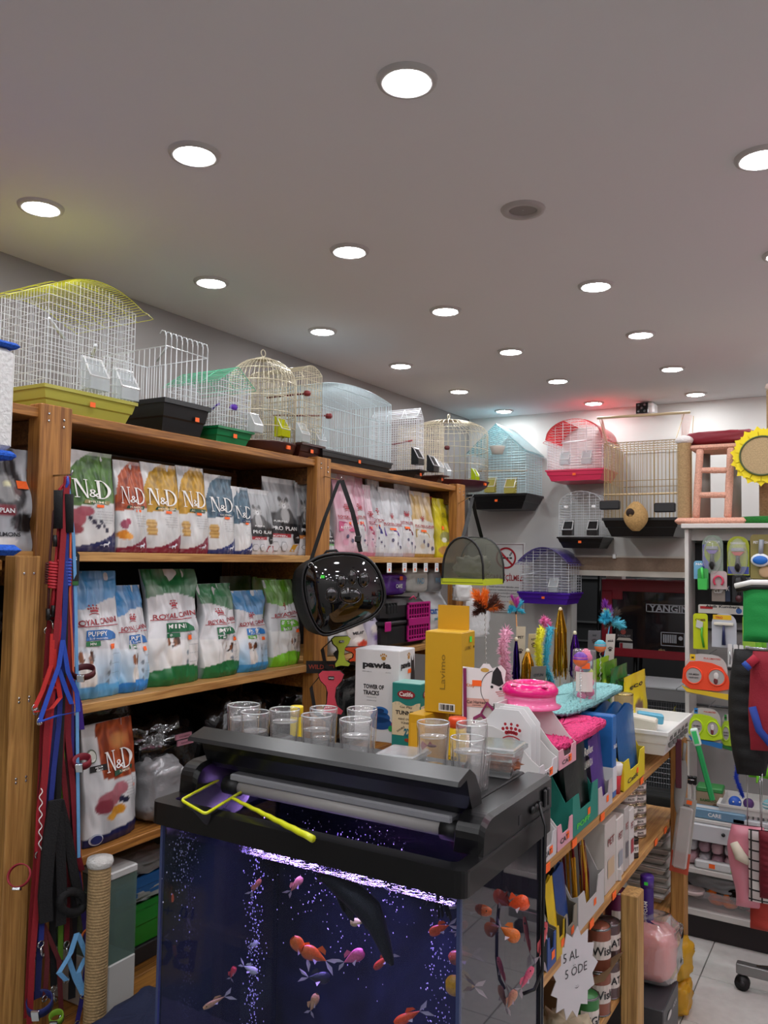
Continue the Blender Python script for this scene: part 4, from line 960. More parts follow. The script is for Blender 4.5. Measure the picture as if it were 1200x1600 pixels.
for sx in (-1, 1):
    for sy in (-1, 1): g = G(); g.bar((sx * .4, sy * .15, 0), (sx * .4, sy * .15, .26), .009, mat('#3a3c3e', .4)); g.build('leg', wc)
g = G(); g.tube([(-.42, -.06, .60), (.42, -.06, .60)], .007, mat('#a8865c', .6), 8); g.build('perch', wc)
p = ony(1062, 1105, 5.07); bd_ = empty('cockatiel', 'pale yellow-grey cockatiel perched inside the grey wire cage', 'bird', (p.x, 5.06, .607))
g = G(); yb = mat('#c8c49a', .8, 0, .3, 90, 0, .15)
def bf(u, v):
    t = 2 * PI * u; L0 = v
    cz = -.05 + .15 * L0; cxx = .035 - .075 * L0 + .02 * L0 * L0; R_ = .024 * math.sin(PI * min(1, .08 + .86 * L0)) ** .7 + .004
    return (cxx + R_ * math.cos(t), R_ * math.sin(t), cz)
g.grid(bf, 14, 14, yb); g.ell((-.028, 0, .105), (.019, .017, .02), mat('#d8d07c', .8), 12, 8)
g.build('body', bd_); g = G(); g.tube([(-.03, 0, .12), (-.026, 0, .14), (-.014, 0, .155)], [.006, .004, .001], mat('#d8d050', .8), 6); g.build('crest', bd_)
g = G(); g.tube([(-.045, 0, .105), (-.054, 0, .10), (-.052, 0, .094)], [.005, .003, .001], mat('#8a8478', .5), 6); g.build('beak', bd_)
g = G(); g.ribbon([(.03, 0, -.03), (.05, 0, -.09)], (0, .02, 0), .003, mat('#9a9888', .8)); g.build('tail', bd_)
g = G(); g.bar((0, .006, 0), (0, .006, -.004), .004, mat('#8a7468', .7)); g.bar((0, -.006, 0), (0, -.006, -.004), .004, mat('#8a7468', .7)); g.build('feet', bd_)
# ================================================================ THE AQUARIUM
TX0, TX1, TY0, TY1 = -1.16, -.527, 1.125, 1.50
ZB, ZR, ZW = .50, 1.10, 1.078
aq = empty('aquarium', 'large glass aquarium with black plastic hood in the foreground', 'aquarium', (-.84, 1.31, 0))
def la(g): return g.at((.84, -1.31, 0))
hood = mat('#08080a', .30, 0, 0, 200, .15); hoodd = mat('#0a0a0b', .55)
g = G(); la(g); g.box(TX0 - .01, TX1 + .01, TY0 - .01, TY1 + .01, .002, ZB, mat('#121214', .5), .004); g.build('cabinet', aq)
glass = clear('#dfe6f4', .995, .02, .6)
for nm, q in (('front_pane', (TX0 + .006, TX1 - .006, TY0 + .012, TY0 + .017)), ('right_pane', (TX1 - .017, TX1 - .012, TY0 + .017, TY1 - .012)), ('left_pane', (TX0 + .012, TX0 + .017, TY0 + .017, TY1 - .012)), ('back_pane', (TX0 + .006, TX1 - .006, TY1 - .012, TY1 - .007))):
    g = G(); la(g); g.box(q[0], q[1], q[2], q[3], ZB, ZR + .02, clear('#28343e', .5, .03, 1.3) if nm == 'left_pane' else (clear('#5a5a70', .86, .02, 1.4) if nm == 'right_pane' else glass)); g.build(nm, aq)
g = G(); la(g)
for x in (TX0 + .008, TX1 - .014):
    for y in (TY0 + .014, TY1 - .016): g.box(x, x + .006, y - .003, y + .004, ZB, ZR, mat('#3a4468', .2) if y < 1.3 else BLACK)
g.build('corner_seam', aq, kind='stuff')
film, nt, b = new_mat('blue_backing_film')
tc = nt.nodes.new('ShaderNodeTexCoord'); n1 = nt.nodes.new('ShaderNodeTexNoise'); n1.inputs['Scale'].default_value = 5; n1.inputs['Distortion'].default_value = 1.5; n1.inputs['Detail'].default_value = 4
rp = nt.nodes.new('ShaderNodeValToRGB'); rp.color_ramp.elements[0].color = (*L('#07090c'), 1); rp.color_ramp.elements[1].color = (*L('#303844'), 1); rp.color_ramp.elements[0].position = .35; rp.color_ramp.elements[1].position = .75
nt.links.new(tc.outputs['Object'], n1.inputs[0]); nt.links.new(n1.outputs[0], rp.inputs[0]); nt.links.new(rp.outputs[0], b.inputs['Base Color']); b.inputs['Roughness'].default_value = .6
g = G(); la(g); g.box(TX0 + .008, TX1 - .008, TY1 - .006, TY1 - .003, ZB, ZR, film); g.build('backing_film', aq)
g = G(); la(g); rr = random.Random(4)
def gv(u, v): return (TX0 + .02 + (TX1 - TX0 - .04) * u, TY0 + .02 + (TY1 - TY0 - .035) * v, ZB + .04 + .012 * nz(u * 30, v * 20, 2))
g.grid(gv, 40, 24, mat('#6a6660', .9, 0, .6, 90, 0, .4)); g.build('gravel', aq, kind='stuff')
# water surface with fine ripples
wm = bpy.data.materials.new('water_surface'); wm.use_nodes = True; nt = wm.node_tree; nt.nodes.clear(); N = nt.nodes.new
out = N('ShaderNodeOutputMaterial'); tr = N('ShaderNodeBsdfTransparent'); gl = N('ShaderNodeBsdfGlossy'); fr = N('ShaderNodeFresnel'); mx = N('ShaderNodeMixShader'); bp = N('ShaderNodeBump'); nn = N('ShaderNodeTexNoise'); tcc = N('ShaderNodeTexCoord')
nn.inputs['Scale'].default_value = 55; nn.inputs['Detail'].default_value = 3; bp.inputs['Strength'].default_value = .5; bp.inputs['Distance'].default_value = .004; gl.inputs[1].default_value = .05; tr.inputs[0].default_value = (.72, .74, .95, 1); fr.inputs[0].default_value = 1.5
nt.links.new(tcc.outputs['Object'], nn.inputs[0]); nt.links.new(nn.outputs[0], bp.inputs['Height']); nt.links.new(bp.outputs[0], gl.inputs['Normal']); nt.links.new(bp.outputs[0], fr.inputs['Normal'])
nt.links.new(fr.outputs[0], mx.inputs[0]); nt.links.new(tr.outputs[0], mx.inputs[1]); nt.links.new(gl.outputs[0], mx.inputs[2]); nt.links.new(mx.outputs[0], out.inputs[0])
g = G(); la(g); g.grid(lambda u, v: (TX0 + .018 + (TX1 - TX0 - .036) * u, TY0 + .018 + (TY1 - TY0 - .03) * v, ZW + .0015 * nz(u * 9, v * 6, 1)), 40, 24, wm); g.build('water_surface', aq)
# rim: a skirt with rounded corners
def rrect(x0, x1, y0, y1, r, n=5):
    pts = []
    for cx, cy_, a0 in ((x1 - r, y0 + r, -PI / 2), (x1 - r, y1 - r, 0), (x0 + r, y1 - r, PI / 2), (x0 + r, y0 + r, PI)):
        for k in range(n + 1): a = a0 + PI / 2 * k / n; pts.append((cx + r * math.cos(a), cy_ + r * math.sin(a)))
    return pts
g = G(); la(g); o_ = rrect(TX0 - .006, TX1 + .006, TY0 - .004, TY1 + .006, .018); i_ = rrect(TX0 + .022, TX1 - .022, TY0 + .026, TY1 - .02, .012); n = len(o_)
lv = [(o_, ZR), (o_, ZR + .036), ([(x * .998 + .84 * -.002, y) for x, y in o_], ZR + .040), (i_, ZR + .040), (i_, ZR + .004), (rrect(TX0 + .01, TX1 - .01, TY0 + .018, TY1 - .014, .012), ZR)]
vs = [(x, y, z) for pts, z in lv for x, y in pts]; fs = []
for k in range(len(lv)):
    a, b_ = k * n, ((k + 1) % len(lv)) * n
    for i in range(n): j = (i + 1) % n; fs.append((a + i, a + j, b_ + j, b_ + i))
g.add(vs, fs, hood); g.build('rim', aq)
prof = [(TY0 + .075, ZR + .040), (TY0 + .068, ZR + .040), (TY0 + .066, ZR + .064)]
prof += [(TY0 + .066 + .040 * (1 - math.cos(t)), ZR + .064 + .033 * math.sin(t) ** .8 * 1.0) for t in [PI / 2 * k / 7 for k in range(1, 8)]]
prof += [(TY1 + .004, ZR + .098), (TY1 + .004, ZR + .040)]
for nm, a, b_ in (('right_shoulder', TX1 - .048, TX1 + .003), ('left_shoulder', TX0 - .003, TX0 + .040)):
    g = G(); la(g)
    pv = [(y, z) for y, z in prof]
    m4 = [(a, 1.0), (a + .004, 0), (b_ - .008, 0), (b_, 1.0)]
    vs = []; fs = []; n = len(pv)
    for x, k in m4:
        for y, z in pv: vs.append((x, y + (.005 * k if z > ZR + .05 and y < TY1 else 0), z - (.006 * k if z > ZR + .05 else 0)))
    for c in range(3):
        for i in range(n): j = (i + 1) % n; fs.append((c * n + i, (c + 1) * n + i, (c + 1) * n + j, c * n + j))
    fs.append(tuple(range(n))); fs.append(tuple(range(4 * n - 1, 3 * n - 1, -1))); g.add(vs, fs, hood); sh = g.build(nm, aq)
    if nm == 'right_shoulder':
        x = TX1 + .003
        for k in range(3): g = G(); la(g); g.tube([(x, TY1 - .10 + .018 * k, ZR + .06), (x + .005, TY1 - .10 + .018 * k, ZR + .06)], .007, BLACK, 10); g.build('socket', sh)
        for k in range(2): g = G(); la(g); g.box(x, x + .006, TY1 - .045 + .018 * k, TY1 - .034 + .018 * k, ZR + .05, ZR + .082, mat('#1c1c1e', .3), .002); g.build('switch', sh)
        g = G(); la(g); g.box(x, x + .0008, TY1 - .16, TY1 - .15, ZR + .05, ZR + .066, mat('#2c2c2e', .4)); g.build('emblem', sh)
g = G(); la(g); g.box(TX0 + .041, TX1 - .049, TY0 + .150, TY1 + .003, ZR + .088, ZR + .0975, hoodd, .002); g.box(TX0 + .041, TX1 - .049, TY1 - .006, TY1 + .003, ZR + .04, ZR + .088, hoodd); g.build('rear_lid', aq)
# raised front flap, hinged at the rear lid
g = G(); la(g)
fp = [(TY0 + .150, ZR + .086), (TY0 + .142, ZR + .118), (TY0 + .120, ZR + .150), (TY0 + .098, ZR + .163), (TY0 + .058, ZR + .151), (TY0 + .054, ZR + .144), (TY0 + .064, ZR + .142), (TY0 + .088, ZR + .148), (TY0 + .098, ZR + .120), (TY0 + .110, ZR + .095), (TY0 + .124, ZR + .082)]
g.prismx(fp, TX0 + .028, TX1 - .035, hood); g.build('raised_flap', aq)
g = G(); la(g); g.box(TX0 + .09, TX1 - .07, TY0 + .105, TY0 + .15, ZR + .066, ZR + .080, mat('#8e8e92', .5), .003); fx = g.build('light_fixture', aq)
g = G(); la(g); g.tube([(TX0 + .10, TY0 + .115, ZR + .055), (TX1 - .085, TY0 + .115, ZR + .055)], .012, mat('#a09c9a', .4), 14); g.build('lamp_tube', fx)
for x in (TX0 + .075, TX1 - .09): g = G(); la(g); g.tube([(x, TY0 + .115, ZR + .055), (x + .035, TY0 + .115, ZR + .055)], .017, mat('#0c0c0d', .5), 12); g.build('tube_cap', fx)
g = G(); la(g); g.box(TX0 + .12, TX1 - .10, TY0 + .160, TY0 + .172, ZR + .052, ZR + .056, emit('#b06cff', 14)); g.build('led_strip', fx)
al = bpy.data.lights.new('aquarium_lamp', 'AREA'); al.shape = 'RECTANGLE'; al.size = .46; al.size_y = .03; al.color = (.55, .34, 1.0); al.energy = 4.0; al.spread = math.radians(150)
alo = bpy.data.objects.new('aquarium_lamp', al); COL.objects.link(alo); alo.location = (-.85, TY0 + .166, ZR + .048)
# filter inside, hose, air stones
g = G(); la(g); g.box(-.60, -.555, 1.43, 1.475, .78, 1.07, mat('#17141c', .4), .006); g.tube([(-.575, 1.42, 1.07), (-.575, 1.42, .9), (-.58, 1.44, .8)], .006, mat('#17141c', .4), 8); g.build('filter', aq)
# cable
cb = G(); pts = [(-.522, 1.43, 1.165), (-.505, 1.42, 1.13), (-.50, 1.40, 1.05), (-.497, 1.385, .95), (-.497, 1.385, .90), (-.507, 1.375, .87), (-.522, 1.36, .865)]
cb.tube(pts, .003, BLACK, 8); tag(cb.build('power_cable'), 'thin black power cable hanging down the right side of the aquarium', 'cable')

# ---- fish
def fish(label, px, py, Y, ln, col, heading, pitch=0.0, fin='#e8d8e0', tall=.42, bend=0.0, tailk=1.0, name='goldfish', grp='goldfish in the aquarium', cat='fish', col2=None):
    heading = (.54 if math.cos(heading - .54) >= 0 else 3.68) + .25 * math.sin(px); ln *= 1.3
    p = ony(px, py, Y); r = empty(name, label, cat, p, heading, grp); r.rotation_euler = (0, pitch, heading)
    m = mat(col, .35, 0, .3, 300, .3, .15); g = G()
    def R_(t): return max(.02, math.sin(PI * min(1, (t * .95 + .05)) ** .75)) ** .8 * (1 - .45 * t)
    def fn(u, v):
        t = v; a = 2 * PI * u; x = ln * (.5 - t * .72); k = R_(t) * ln * tall * .5
        return (x, k * .55 * math.cos(a) + bend * ln * (t * t), k * math.sin(a))
    g.grid(fn, 12, 12, m); g.build('body', r)
    fm = clear(fin, .35, .3, .6) if name == 'goldfish' else mat(fin, .5)
    xb = ln * (.5 - .70); yb_ = bend * ln * .95
    g = G(); h = ln * .22 * tailk
    for s_ in (-1, 1): g.add([(xb, yb_, 0), (xb - ln * .12, yb_ + .004, s_ * h * .6), (xb - ln * .33 * tailk, yb_ + .008 + bend * ln * .3, s_ * h), (xb - ln * .22 * tailk, yb_ + .006, s_ * h * .25)], [(0, 1, 2, 3)], fm)
    g.build('tail_fin', r, kind=None)
    g = G(); k = ln * tall * .5 * .8; g.add([(ln * .15, 0, k * .9), (ln * .05, 0, k * 1.6), (-ln * .1, bend * ln * .3, k * 1.2), (-ln * .14, bend * ln * .3, k * .6)], [(0, 1, 2, 3)], mat(col, .4)); g.build('dorsal_fin', r)
    for s_ in (-1, 1): g = G(); g.add([(ln * .2, s_ * k * .4, -k * .3), (ln * .06, s_ * k * .9, -k * .9), (ln * .02, s_ * k * .5, -k * .5)], [(0, 1, 2)], fm); g.build('side_fin', r)
    for s_ in (-1, 1): g = G(); g.ell((ln * .38, s_ * k * .38, k * .18), (ln * .028, ln * .02, ln * .028), mat('#0a0a0a', .1), 8, 6); g.build('eye', r)
    return r
FI = [('orange goldfish heading left at the front of a close pair', 473, 1485, 1.19, .045, '#e06a1c', 2.3, -.9, .45), ('orange goldfish with long white tail behind its twin', 498, 1495, 1.20, .050, '#d8621a', 2.6, -.5, .45),
      ('pink goldfish facing right beside the orange pair', 547, 1499, 1.20, .040, '#e86a8c', .3, -.5, .5), ('orange goldfish below the right front corner of the rim', 692, 1449, 1.22, .036, '#ee5a22', 2.8, .35, .42),
      ('small red-orange goldfish just right of another near the corner', 719, 1452, 1.24, .024, '#ee5a22', 1.0, -.8, .5), ('bright orange goldfish under the right side of the rim', 803, 1413, 1.34, .040, '#f0582a', .2, -.3, .6),
      ('golden-orange goldfish low behind the right pane', 791, 1455, 1.30, .036, '#d8702c', .5, .5, .6), ('faded orange goldfish deep in the right half', 728, 1493, 1.32, .046, '#a8502c', 2.9, .3, .5),
      ('plump yellow goldfish with white fins at lower right', 728, 1540, 1.20, .048, '#e0a01c', 2.9, .1, .62), ('slim pink goldfish swimming down along the right pane', 820, 1535, 1.36, .045, '#e0607c', 1.4, -1.1, .25),
      ('long pink goldfish reflected-looking by the right glass edge', 846, 1480, 1.46, .07, '#d85a60', 1.57, -1.4, .14), ('pale orange goldfish near the bottom right of the view', 797, 1567, 1.33, .036, '#c88a70', 1.2, -1.2, .35),
      ('orange-red goldfish at the bottom middle of the view', 644, 1585, 1.18, .048, '#ee5018', 2.5, .5, .32), ('brownish orange goldfish tucked under the rim corner', 733, 1418, 1.22, .055, '#a84a20', .1, .1, .30),
      ('small orange and silver goldfish beside the left pane edge', 398, 1388, 1.25, .030, '#c87858', 1.2, -1.0, .3), ('pale orange goldfish among the bubbles', 460, 1386, 1.28, .034, '#d88a70', .9, -.9, .4),
      ('small white goldfish low on the left', 387, 1513, 1.25, .030, '#b8b8ac', .2, .3, .45), ('tiny white goldfish above the other white one', 395, 1478, 1.30, .022, '#c0c0c0', .9, -.8, .4),
      ('small red goldfish beside the bubble column', 362, 1523, 1.25, .026, '#d84048', 1.1, -1.2, .4), ('tan goldfish swimming left past the bubble column', 341, 1562, 1.16, .044, '#b88a5c', 2.9, .45, .22),
      ('tan goldfish diving at the bottom left of centre', 488, 1572, 1.24, .036, '#d09a68', 1.4, -1.2, .38), ('orange goldfish at the far left edge of the tank', 262, 1387, 1.16, .042, '#d8582c', 1.2, 1.2, .3),
      ('dark grey goldfish below the orange pair', 492, 1528, 1.26, .042, '#22242c', .1, .1, .5), ('red-tailed goldfish behind the big black fish tail', 602, 1498, 1.27, .042, '#c84a2c', 2.2, .8, .28), ('yellow-white goldfish behind the belly of the big black fish', 563, 1440, 1.28, .028, '#d8c87c', 2.8, .2, .5)]
for lab, px, py, Y, ln, col, hd, pi_, tl in FI: fish(lab, px, py, Y, ln, col, hd, pi_, tall=tl, bend=.04)
# the big black fish, drawn out along a curved spine
pa = [(498, 1370), (512, 1372), (532, 1384), (556, 1402), (578, 1424), (590, 1448), (600, 1474), (608, 1498), (613, 1508)]
rad = [.006, .0105, .0165, .020, .021, .016, .012, .008, .003]
b0 = ony(556, 1410, 1.17); bf = empty('black_fish', 'large long black fish swimming down near the front glass', 'fish', b0)
g = G(); pts = [ony(x, y, 1.165 + .001 * k) - b0 for k, (x, y) in enumerate(pa)]
blk = mat('#040405', .6, 0, .2, 200); g.tube(pts, rad, blk, 14); g.build('body', bf)
def finpoly(lst, nm):
    g = G(); q = [ony(x, y, 1.168) - b0 for x, y in lst]; n = len(q); g.add(q + [v + Vector((0, .003, 0)) for v in q], [list(range(n)), list(range(2 * n - 1, n - 1, -1))] + [[i, i + n, (i + 1) % n + n, (i + 1) % n] for i in range(n)], blk); g.build(nm, bf)
finpoly([(528, 1398), (534, 1420), (546, 1437), (552, 1440), (553, 1425), (548, 1408)], 'pectoral_fin'); finpoly([(520, 1392), (536, 1426), (541, 1424), (533, 1402)], 'pectoral_fin')
finpoly([(568, 1436), (570, 1452), (576, 1450), (578, 1440)], 'anal_fin'); finpoly([(585, 1425), (598, 1444), (596, 1452), (588, 1450)], 'dorsal_fin')
g = G(); g.ell(ony(503, 1371, 1.158) - b0, (.002, .002, .002), mat('#3a3c40', .1), 8, 6); g.build('eye', bf)
# bubbles
g = G(); rb = random.Random(8); bm = mat('#e4dcf4', .15)
def bub(x, y, z, r): g.add([(x + r, y, z), (x - r, y, z), (x, y + r, z), (x, y - r, z), (x, y, z + r * 1.5), (x, y, z - r * 1.5)], [(0, 2, 4), (2, 1, 4), (1, 3, 4), (3, 0, 4), (2, 0, 5), (1, 2, 5), (3, 1, 5), (0, 3, 5)], bm, True)
for k in range(420): bub(-1.055 + rb.gauss(0, .007), 1.30 + rb.gauss(0, .012), rb.uniform(.62, ZW), rb.uniform(.0006, .0016))
for k in range(150): bub(-1.14 + abs(rb.gauss(0, .012)), 1.18 + rb.gauss(0, .02), ZW - abs(rb.gauss(0, .07)), rb.uniform(.0006, .0015))
for k in range(620): z = ZW - abs(rb.gauss(0, .09)); bub(-.86 + rb.gauss(0, .075), 1.34 + rb.gauss(0, .04), z, rb.uniform(.0005, .0014))
for k in range(160): bub(-.665 + rb.gauss(0, .006), 1.30 + rb.gauss(0, .01), rb.uniform(.62, ZW), rb.uniform(.0006, .0014))
for k in range(120): bub(-.60 + rb.gauss(0, .006), 1.22 + rb.gauss(0, .01), rb.uniform(.75, ZW), rb.uniform(.0006, .0014))
for k in range(90): x = rb.uniform(-1.08, -.6); bub(x, rb.uniform(1.17, 1.30), ZW + .001, rb.uniform(.001, .0026))
o = g.build('bubbles'); tag(o, 'white air bubbles rising through the aquarium water', 'bubbles'); o['kind'] = 'stuff'
# dark water plants under the rim
for k, (px, py, Y, lab) in enumerate(((683, 1398, 1.19, 'dark feathery water plant under the front rim'), (772, 1375, 1.33, 'dark drooping water plant under the right side of the rim'), (285, 1345, 1.22, 'dark plant clump behind the left end of the front glass'))):
    p = ony(px, py, Y); r = empty('water_plant', lab, 'plant', p, group=None); rr = random.Random(k); pm = mat('#140c1c' if k < 2 else '#2a2438', .6)
    g = G(); g.tube([(0, 0, .03), (.005, 0, 0)], .004, pm, 6); g.build('stem', r)
    for j in range(12):
        a = rr.uniform(0, 2 * PI); l = rr.uniform(.02, .04); g = G(); g.ribbon([(0, 0, .015), (l * .5 * math.cos(a), l * .3 * math.sin(a), .0), (l * .9 * math.cos(a), l * .5 * math.sin(a), -l * .7)], (.0, .006, .003), .001, pm); g.build('leaf', r)

# ---- net lying across the rim
nm_ = mat('#cfd421', .35, 0, 0, 200, .3); o0 = Vector((-1.0, 1.16, 1.146)); net = empty('fish_net', 'yellow fish net with mesh bag lying across the open hood', 'net', o0)
cn = [onz(283, 1250, 1.150), onz(321, 1272, 1.148), onz(399, 1224, 1.150), onz(365, 1206, 1.155)]
def rc(pts, k=5):
    o = []
    for i, p in enumerate(pts):
        a = pts[i - 1]; b = pts[(i + 1) % len(pts)]; r_ = .012; A = p + (a - p).normalized() * r_; B = p + (b - p).normalized() * r_
        for t in range(k + 1): t /= k; o.append(A * (1 - t) ** 2 + p * 2 * t * (1 - t) + B * t * t)
    return o
fr_ = [p - o0 for p in rc(cn)]
g = G(); g.tube(fr_, .0028, nm_, 8, True); g.build('hoop', net)
ha, hb = onz(362, 1247, 1.150), onz(489, 1311, 1.150); ha -= o0; hb -= o0
g = G(); n = 14
g.tube([ha + (hb - ha) * t / n + Vector((0, 0, .001 * (t % 2))) for t in range(n + 1)], [.003 + .003 * t / n for t in range(n + 1)], nm_, 8); g.build('handle', net)
g = G(); cc = sum(fr_, Vector()) / len(fr_)
def nf(u, v):
    i = u * len(fr_); p = fr_[int(i) % len(fr_)]; q = fr_[(int(i) + 1) % len(fr_)]; e = p + (q - p) * (i - int(i)); k = 1 - v
    x = cc + (e - cc) * (.35 + .65 * k ** .6); return (x.x, x.y, x.z - .045 * math.sin(v * PI / 2) + .003 * nz(u * 20, v * 4))
g.grid(nf, 36, 8, clear('#8c8a94', .82, .4, .5)); g.build('mesh_bag', net)

# ---- drinking glasses of water on the lid
ZL = ZR + .0982
gl1 = clear('#ffffff', .95, .02, 2.8); wtr = clear('#ffffff', .965, .02, 1.8)
def tumbler(label, px, py, wpx, h=.085, fill=.6, taper=.86, bulge=0.0, fishc=None, lz=None):
    z = lz or ZL; p = onz(px, py, z + h); d = (p - CAM_O).dot(FWD); R_ = wpx / F_PX * d / 2
    p.x = min(max(p.x, TX0 + .002 + R_), TX1 - .052 - R_); p.y = min(p.y, TY1 + .0 - R_ * .6); p.y = max(p.y, TY0 + .155 + R_)
    r = empty('drinking_glass', label, 'glass', (p.x, p.y, z), group='glasses of water on the aquarium lid')
    g = G(); w = .0014
    def rad(t): return R_ * (taper + (1 - taper) * t + bulge * math.sin(PI * t))
    pr = [(.001, 0), (rad(0) * .96, 0), (rad(0), .003)] + [(rad(t), h * t) for t in (.2, .4, .6, .8, 1)] + [(rad(1) - w, h + .0008), (rad(1) - 2 * w, h)] + [(rad(t) - 2 * w, h * t) for t in (.8, .6, .4, .2, .1)] + [(rad(0) - 3 * w, .010), (.001, .009)]
    g.lathe(pr, gl1, 28, cap=False); g.build('tumbler', r)
    g = G(); g.tube([((rad(1) - w) * math.cos(2 * PI * i / 28), (rad(1) - w) * math.sin(2 * PI * i / 28), h) for i in range(28)], .0011, clear('#f4f8f8', .55, .05, 2), 6, True); g.build('lip', r)
    g = G(); hz = .011 + (h - .011) * fill
    g.lathe([(.001, .0115), (rad(.1) - 2.4 * w, .012), (rad(fill) - 2.4 * w, hz - .001)], wtr, 24, cap=False)
    g.lathe([(rad(fill) - 2.4 * w, hz), (rad(fill) - 3.4 * w, hz - .001), (.001, hz - .001)], clear('#ffffff', .7, .05, 2.2), 24, cap=False); g.build('water', r)
    return r
TG = [('tall glass of water farthest left on the aquarium lid', 381, 1101, 51, .095, .68), ('glass of water second from left, half full', 399, 1112, 46, .085, .5), ('glass of water with a yellow can behind it', 445, 1108, 48, .090, .70), ('glass of water in front of the coral-pink harness', 495, 1117, 50, .085, .62), ('wide glass behind the fourth from left', 506, 1106, 44, .095, .3),
      ('glass of water just in front of the tower box', 556, 1124, 52, .090, .62), ('tall glass behind the one before the tower box', 566, 1107, 48, .10, .4), ('glass with a dark red betta in front of yellow box', 677, 1128, 52, .090, .66), ('glass with a brown betta near the flap end', 735, 1153, 55, .092, .72)]
GL = {}
for k, (lab, px, py, wp, h, f) in enumerate(TG): GL[k] = tumbler(lab, px, py, wp, h, f)
GL[20] = tumbler('tall bulging glass of water rightmost on the lid', 768, 1134, 50, .115, .55, .78, .08); 
GL[21] = tumbler('short plastic cup with a blue betta at the front', 776, 1180, 38, .062, .62, .80)
def betta(parent_loc, lab, col, fin, s=.03, rz=0.0, rx=0.0):
    r = empty('betta_fish', lab, 'fish', parent_loc, rz, 'bettas kept in glasses'); r.rotation_euler = (rx, 0, rz); m = mat(col, .4)
    g = G(); g.ell((0, 0, 0), (s * .55, s * .15, s * .18), m, 12, 8); g.build('body', r)
    g = G(); g.add([(-s * .45, 0, 0), (-s * 1.1, .002, s * .45), (-s * 1.3, 0, 0), (-s * 1.05, -.002, -s * .5)], [(0, 1, 2, 3)], mat(fin, .5)); g.build('tail_fin', r)
    g = G(); g.add([(s * .1, 0, s * .12), (-s * .2, 0, s * .5), (-s * .45, 0, s * .1)], [(0, 1, 2)], mat(fin, .5)); g.build('dorsal_fin', r)
    return r
for k, lab, c, f, dz, rx in ((7, 'dark red betta in the left glass before the yellow box', '#5c1a1c', '#8a2c2a', .046, .0), (8, 'brown betta with red tail hanging head up in a glass', '#2a1212', '#7c2a24', .045, 0), (21, 'blue betta at the bottom of the short plastic cup', '#1c3a5c', '#2a5a8c', .018, 0)):
    l = Vector(GL[k].location); b_ = betta((l.x, l.y - .005, l.z + dz), lab, c, f, .017 if k != 21 else .015, .3)
    if k == 8: b_.rotation_euler = (0, -1.2, .3)
# plastic tubs
def tub(label, px0, px1, pyt, h, dpt, rockc=None, zl=ZL):
    a, b_ = onz(px0, pyt, zl + h), onz(px1, pyt, zl + h); x = (a.x + b_.x) / 2; y = (a.y + b_.y) / 2; w_ = min(.13, (b_ - a).length)
    r = empty('plastic_tub', label, 'container', (min(x, TX1 - .052 - w_ * .45), min(y + .02, TY1 - dpt * .45), zl), .1); m = clear('#f0f2f2', .80, .08, 2.2)
    g = G(); tray(g, w_, dpt, h, m, .82); g.build('tub', r)
    g = G(); g.box(-w_ / 2 - .004, w_ / 2 + .004, -dpt / 2 - .004, dpt / 2 + .004, h, h + .005, m, .003); g.build('lid', r); return r
tub('flat clear plastic tub lying before the teal cat tunnel box', 592, 650, 1180, .032, .075)
rt_ = tub('clear plastic tub holding a rough red stone on lid corner', 772, 832, 1166, .05, .08)
st = empty('stone', 'rough reddish brown stone inside the clear tub', 'stone', (rt_.location.x, rt_.location.y, rt_.location.z + .006)); crinkle(st, .07, .055, .026, 5, mat('#8a5236', .9, 0, .8, 90, 0, .5), .25, 'rock', c=(0, 0, 0))
g = G(); pp = rt_.location; tg = None
# sack standing to the left of the visitor: it shows mirrored in the tank's front glass
sk = empty('pet_food_sack', 'grey sack with yellow label panel, seen mirrored in the aquarium glass', 'pet food', (-1.80, .52, .002), PI * .93)
p = Pouch(.42, .80, .16, 91, lean=.05, side='#8a8a88', paint=lambda u, v: L('#e0c81c') if .52 < v < .80 and .1 < u < .95 else mixc(L('#b0b0ae'), L('#4c6a5c'), .5 + nz(u * 3, v * 3, 9)), wr=.006); p.build(sk, nu=16, nv=24)
g = G(); put_text(g, p.surf(1), '10 + 2 kg/kr', .21, .58, .04, BLACK, .01, wid=.28); put_text(g, p.surf(1), 'BONS', .21, .48, .08, BLACK, .03, wid=.32); g.build('lettering', sk)
# ================================================================ CARTONS AND GOODS BEHIND THE AQUARIUM
def boxthing(name, label, cat, corner, W, D, H, col, rz=0.0, group=None, top=None, rough=.45):
    """an axis box whose near right bottom corner (front face / right face edge) sits at corner"""
    c, s_ = math.cos(rz), math.sin(rz)
    r = empty(name, label, cat, corner, rz, group)
    g = G(); m = mat(col, rough); g.box(-W, 0, 0, D, .001, H, m, .0015); g.build('carton', r)
    g = G(); g.box(-W + .002, -.002, .002, D * .5, H, H + .0012, mat(top or col, rough)); g.box(-W + .002, -.002, D * .5 + .001, D - .002, H, H + .0012, mat(top or col, rough)); g.build('top_flap', r, kind='stuff') if False else g.build('top_flap', r)
    return r
def fsurf(W, y=-.0012): return lambda a, b: Vector((-W + a, y, b))     # front face, origin lower left
def rsurf(x=.0012): return lambda a, b: Vector((x, a, b))              # right face, origin near edge
def paw(g, f, x, y, s, m):
    put_poly(g, f, circ(x, y, s * .45, 12, s * .36), m)
    for k in range(4): put_poly(g, f, circ(x + s * (-.5 + .33 * k), y + s * (.45 + (.2 if k in (1, 2) else 0)), s * .15, 8, s * .2), m)
ZT = .90
gBK = mat('#202024', .5)
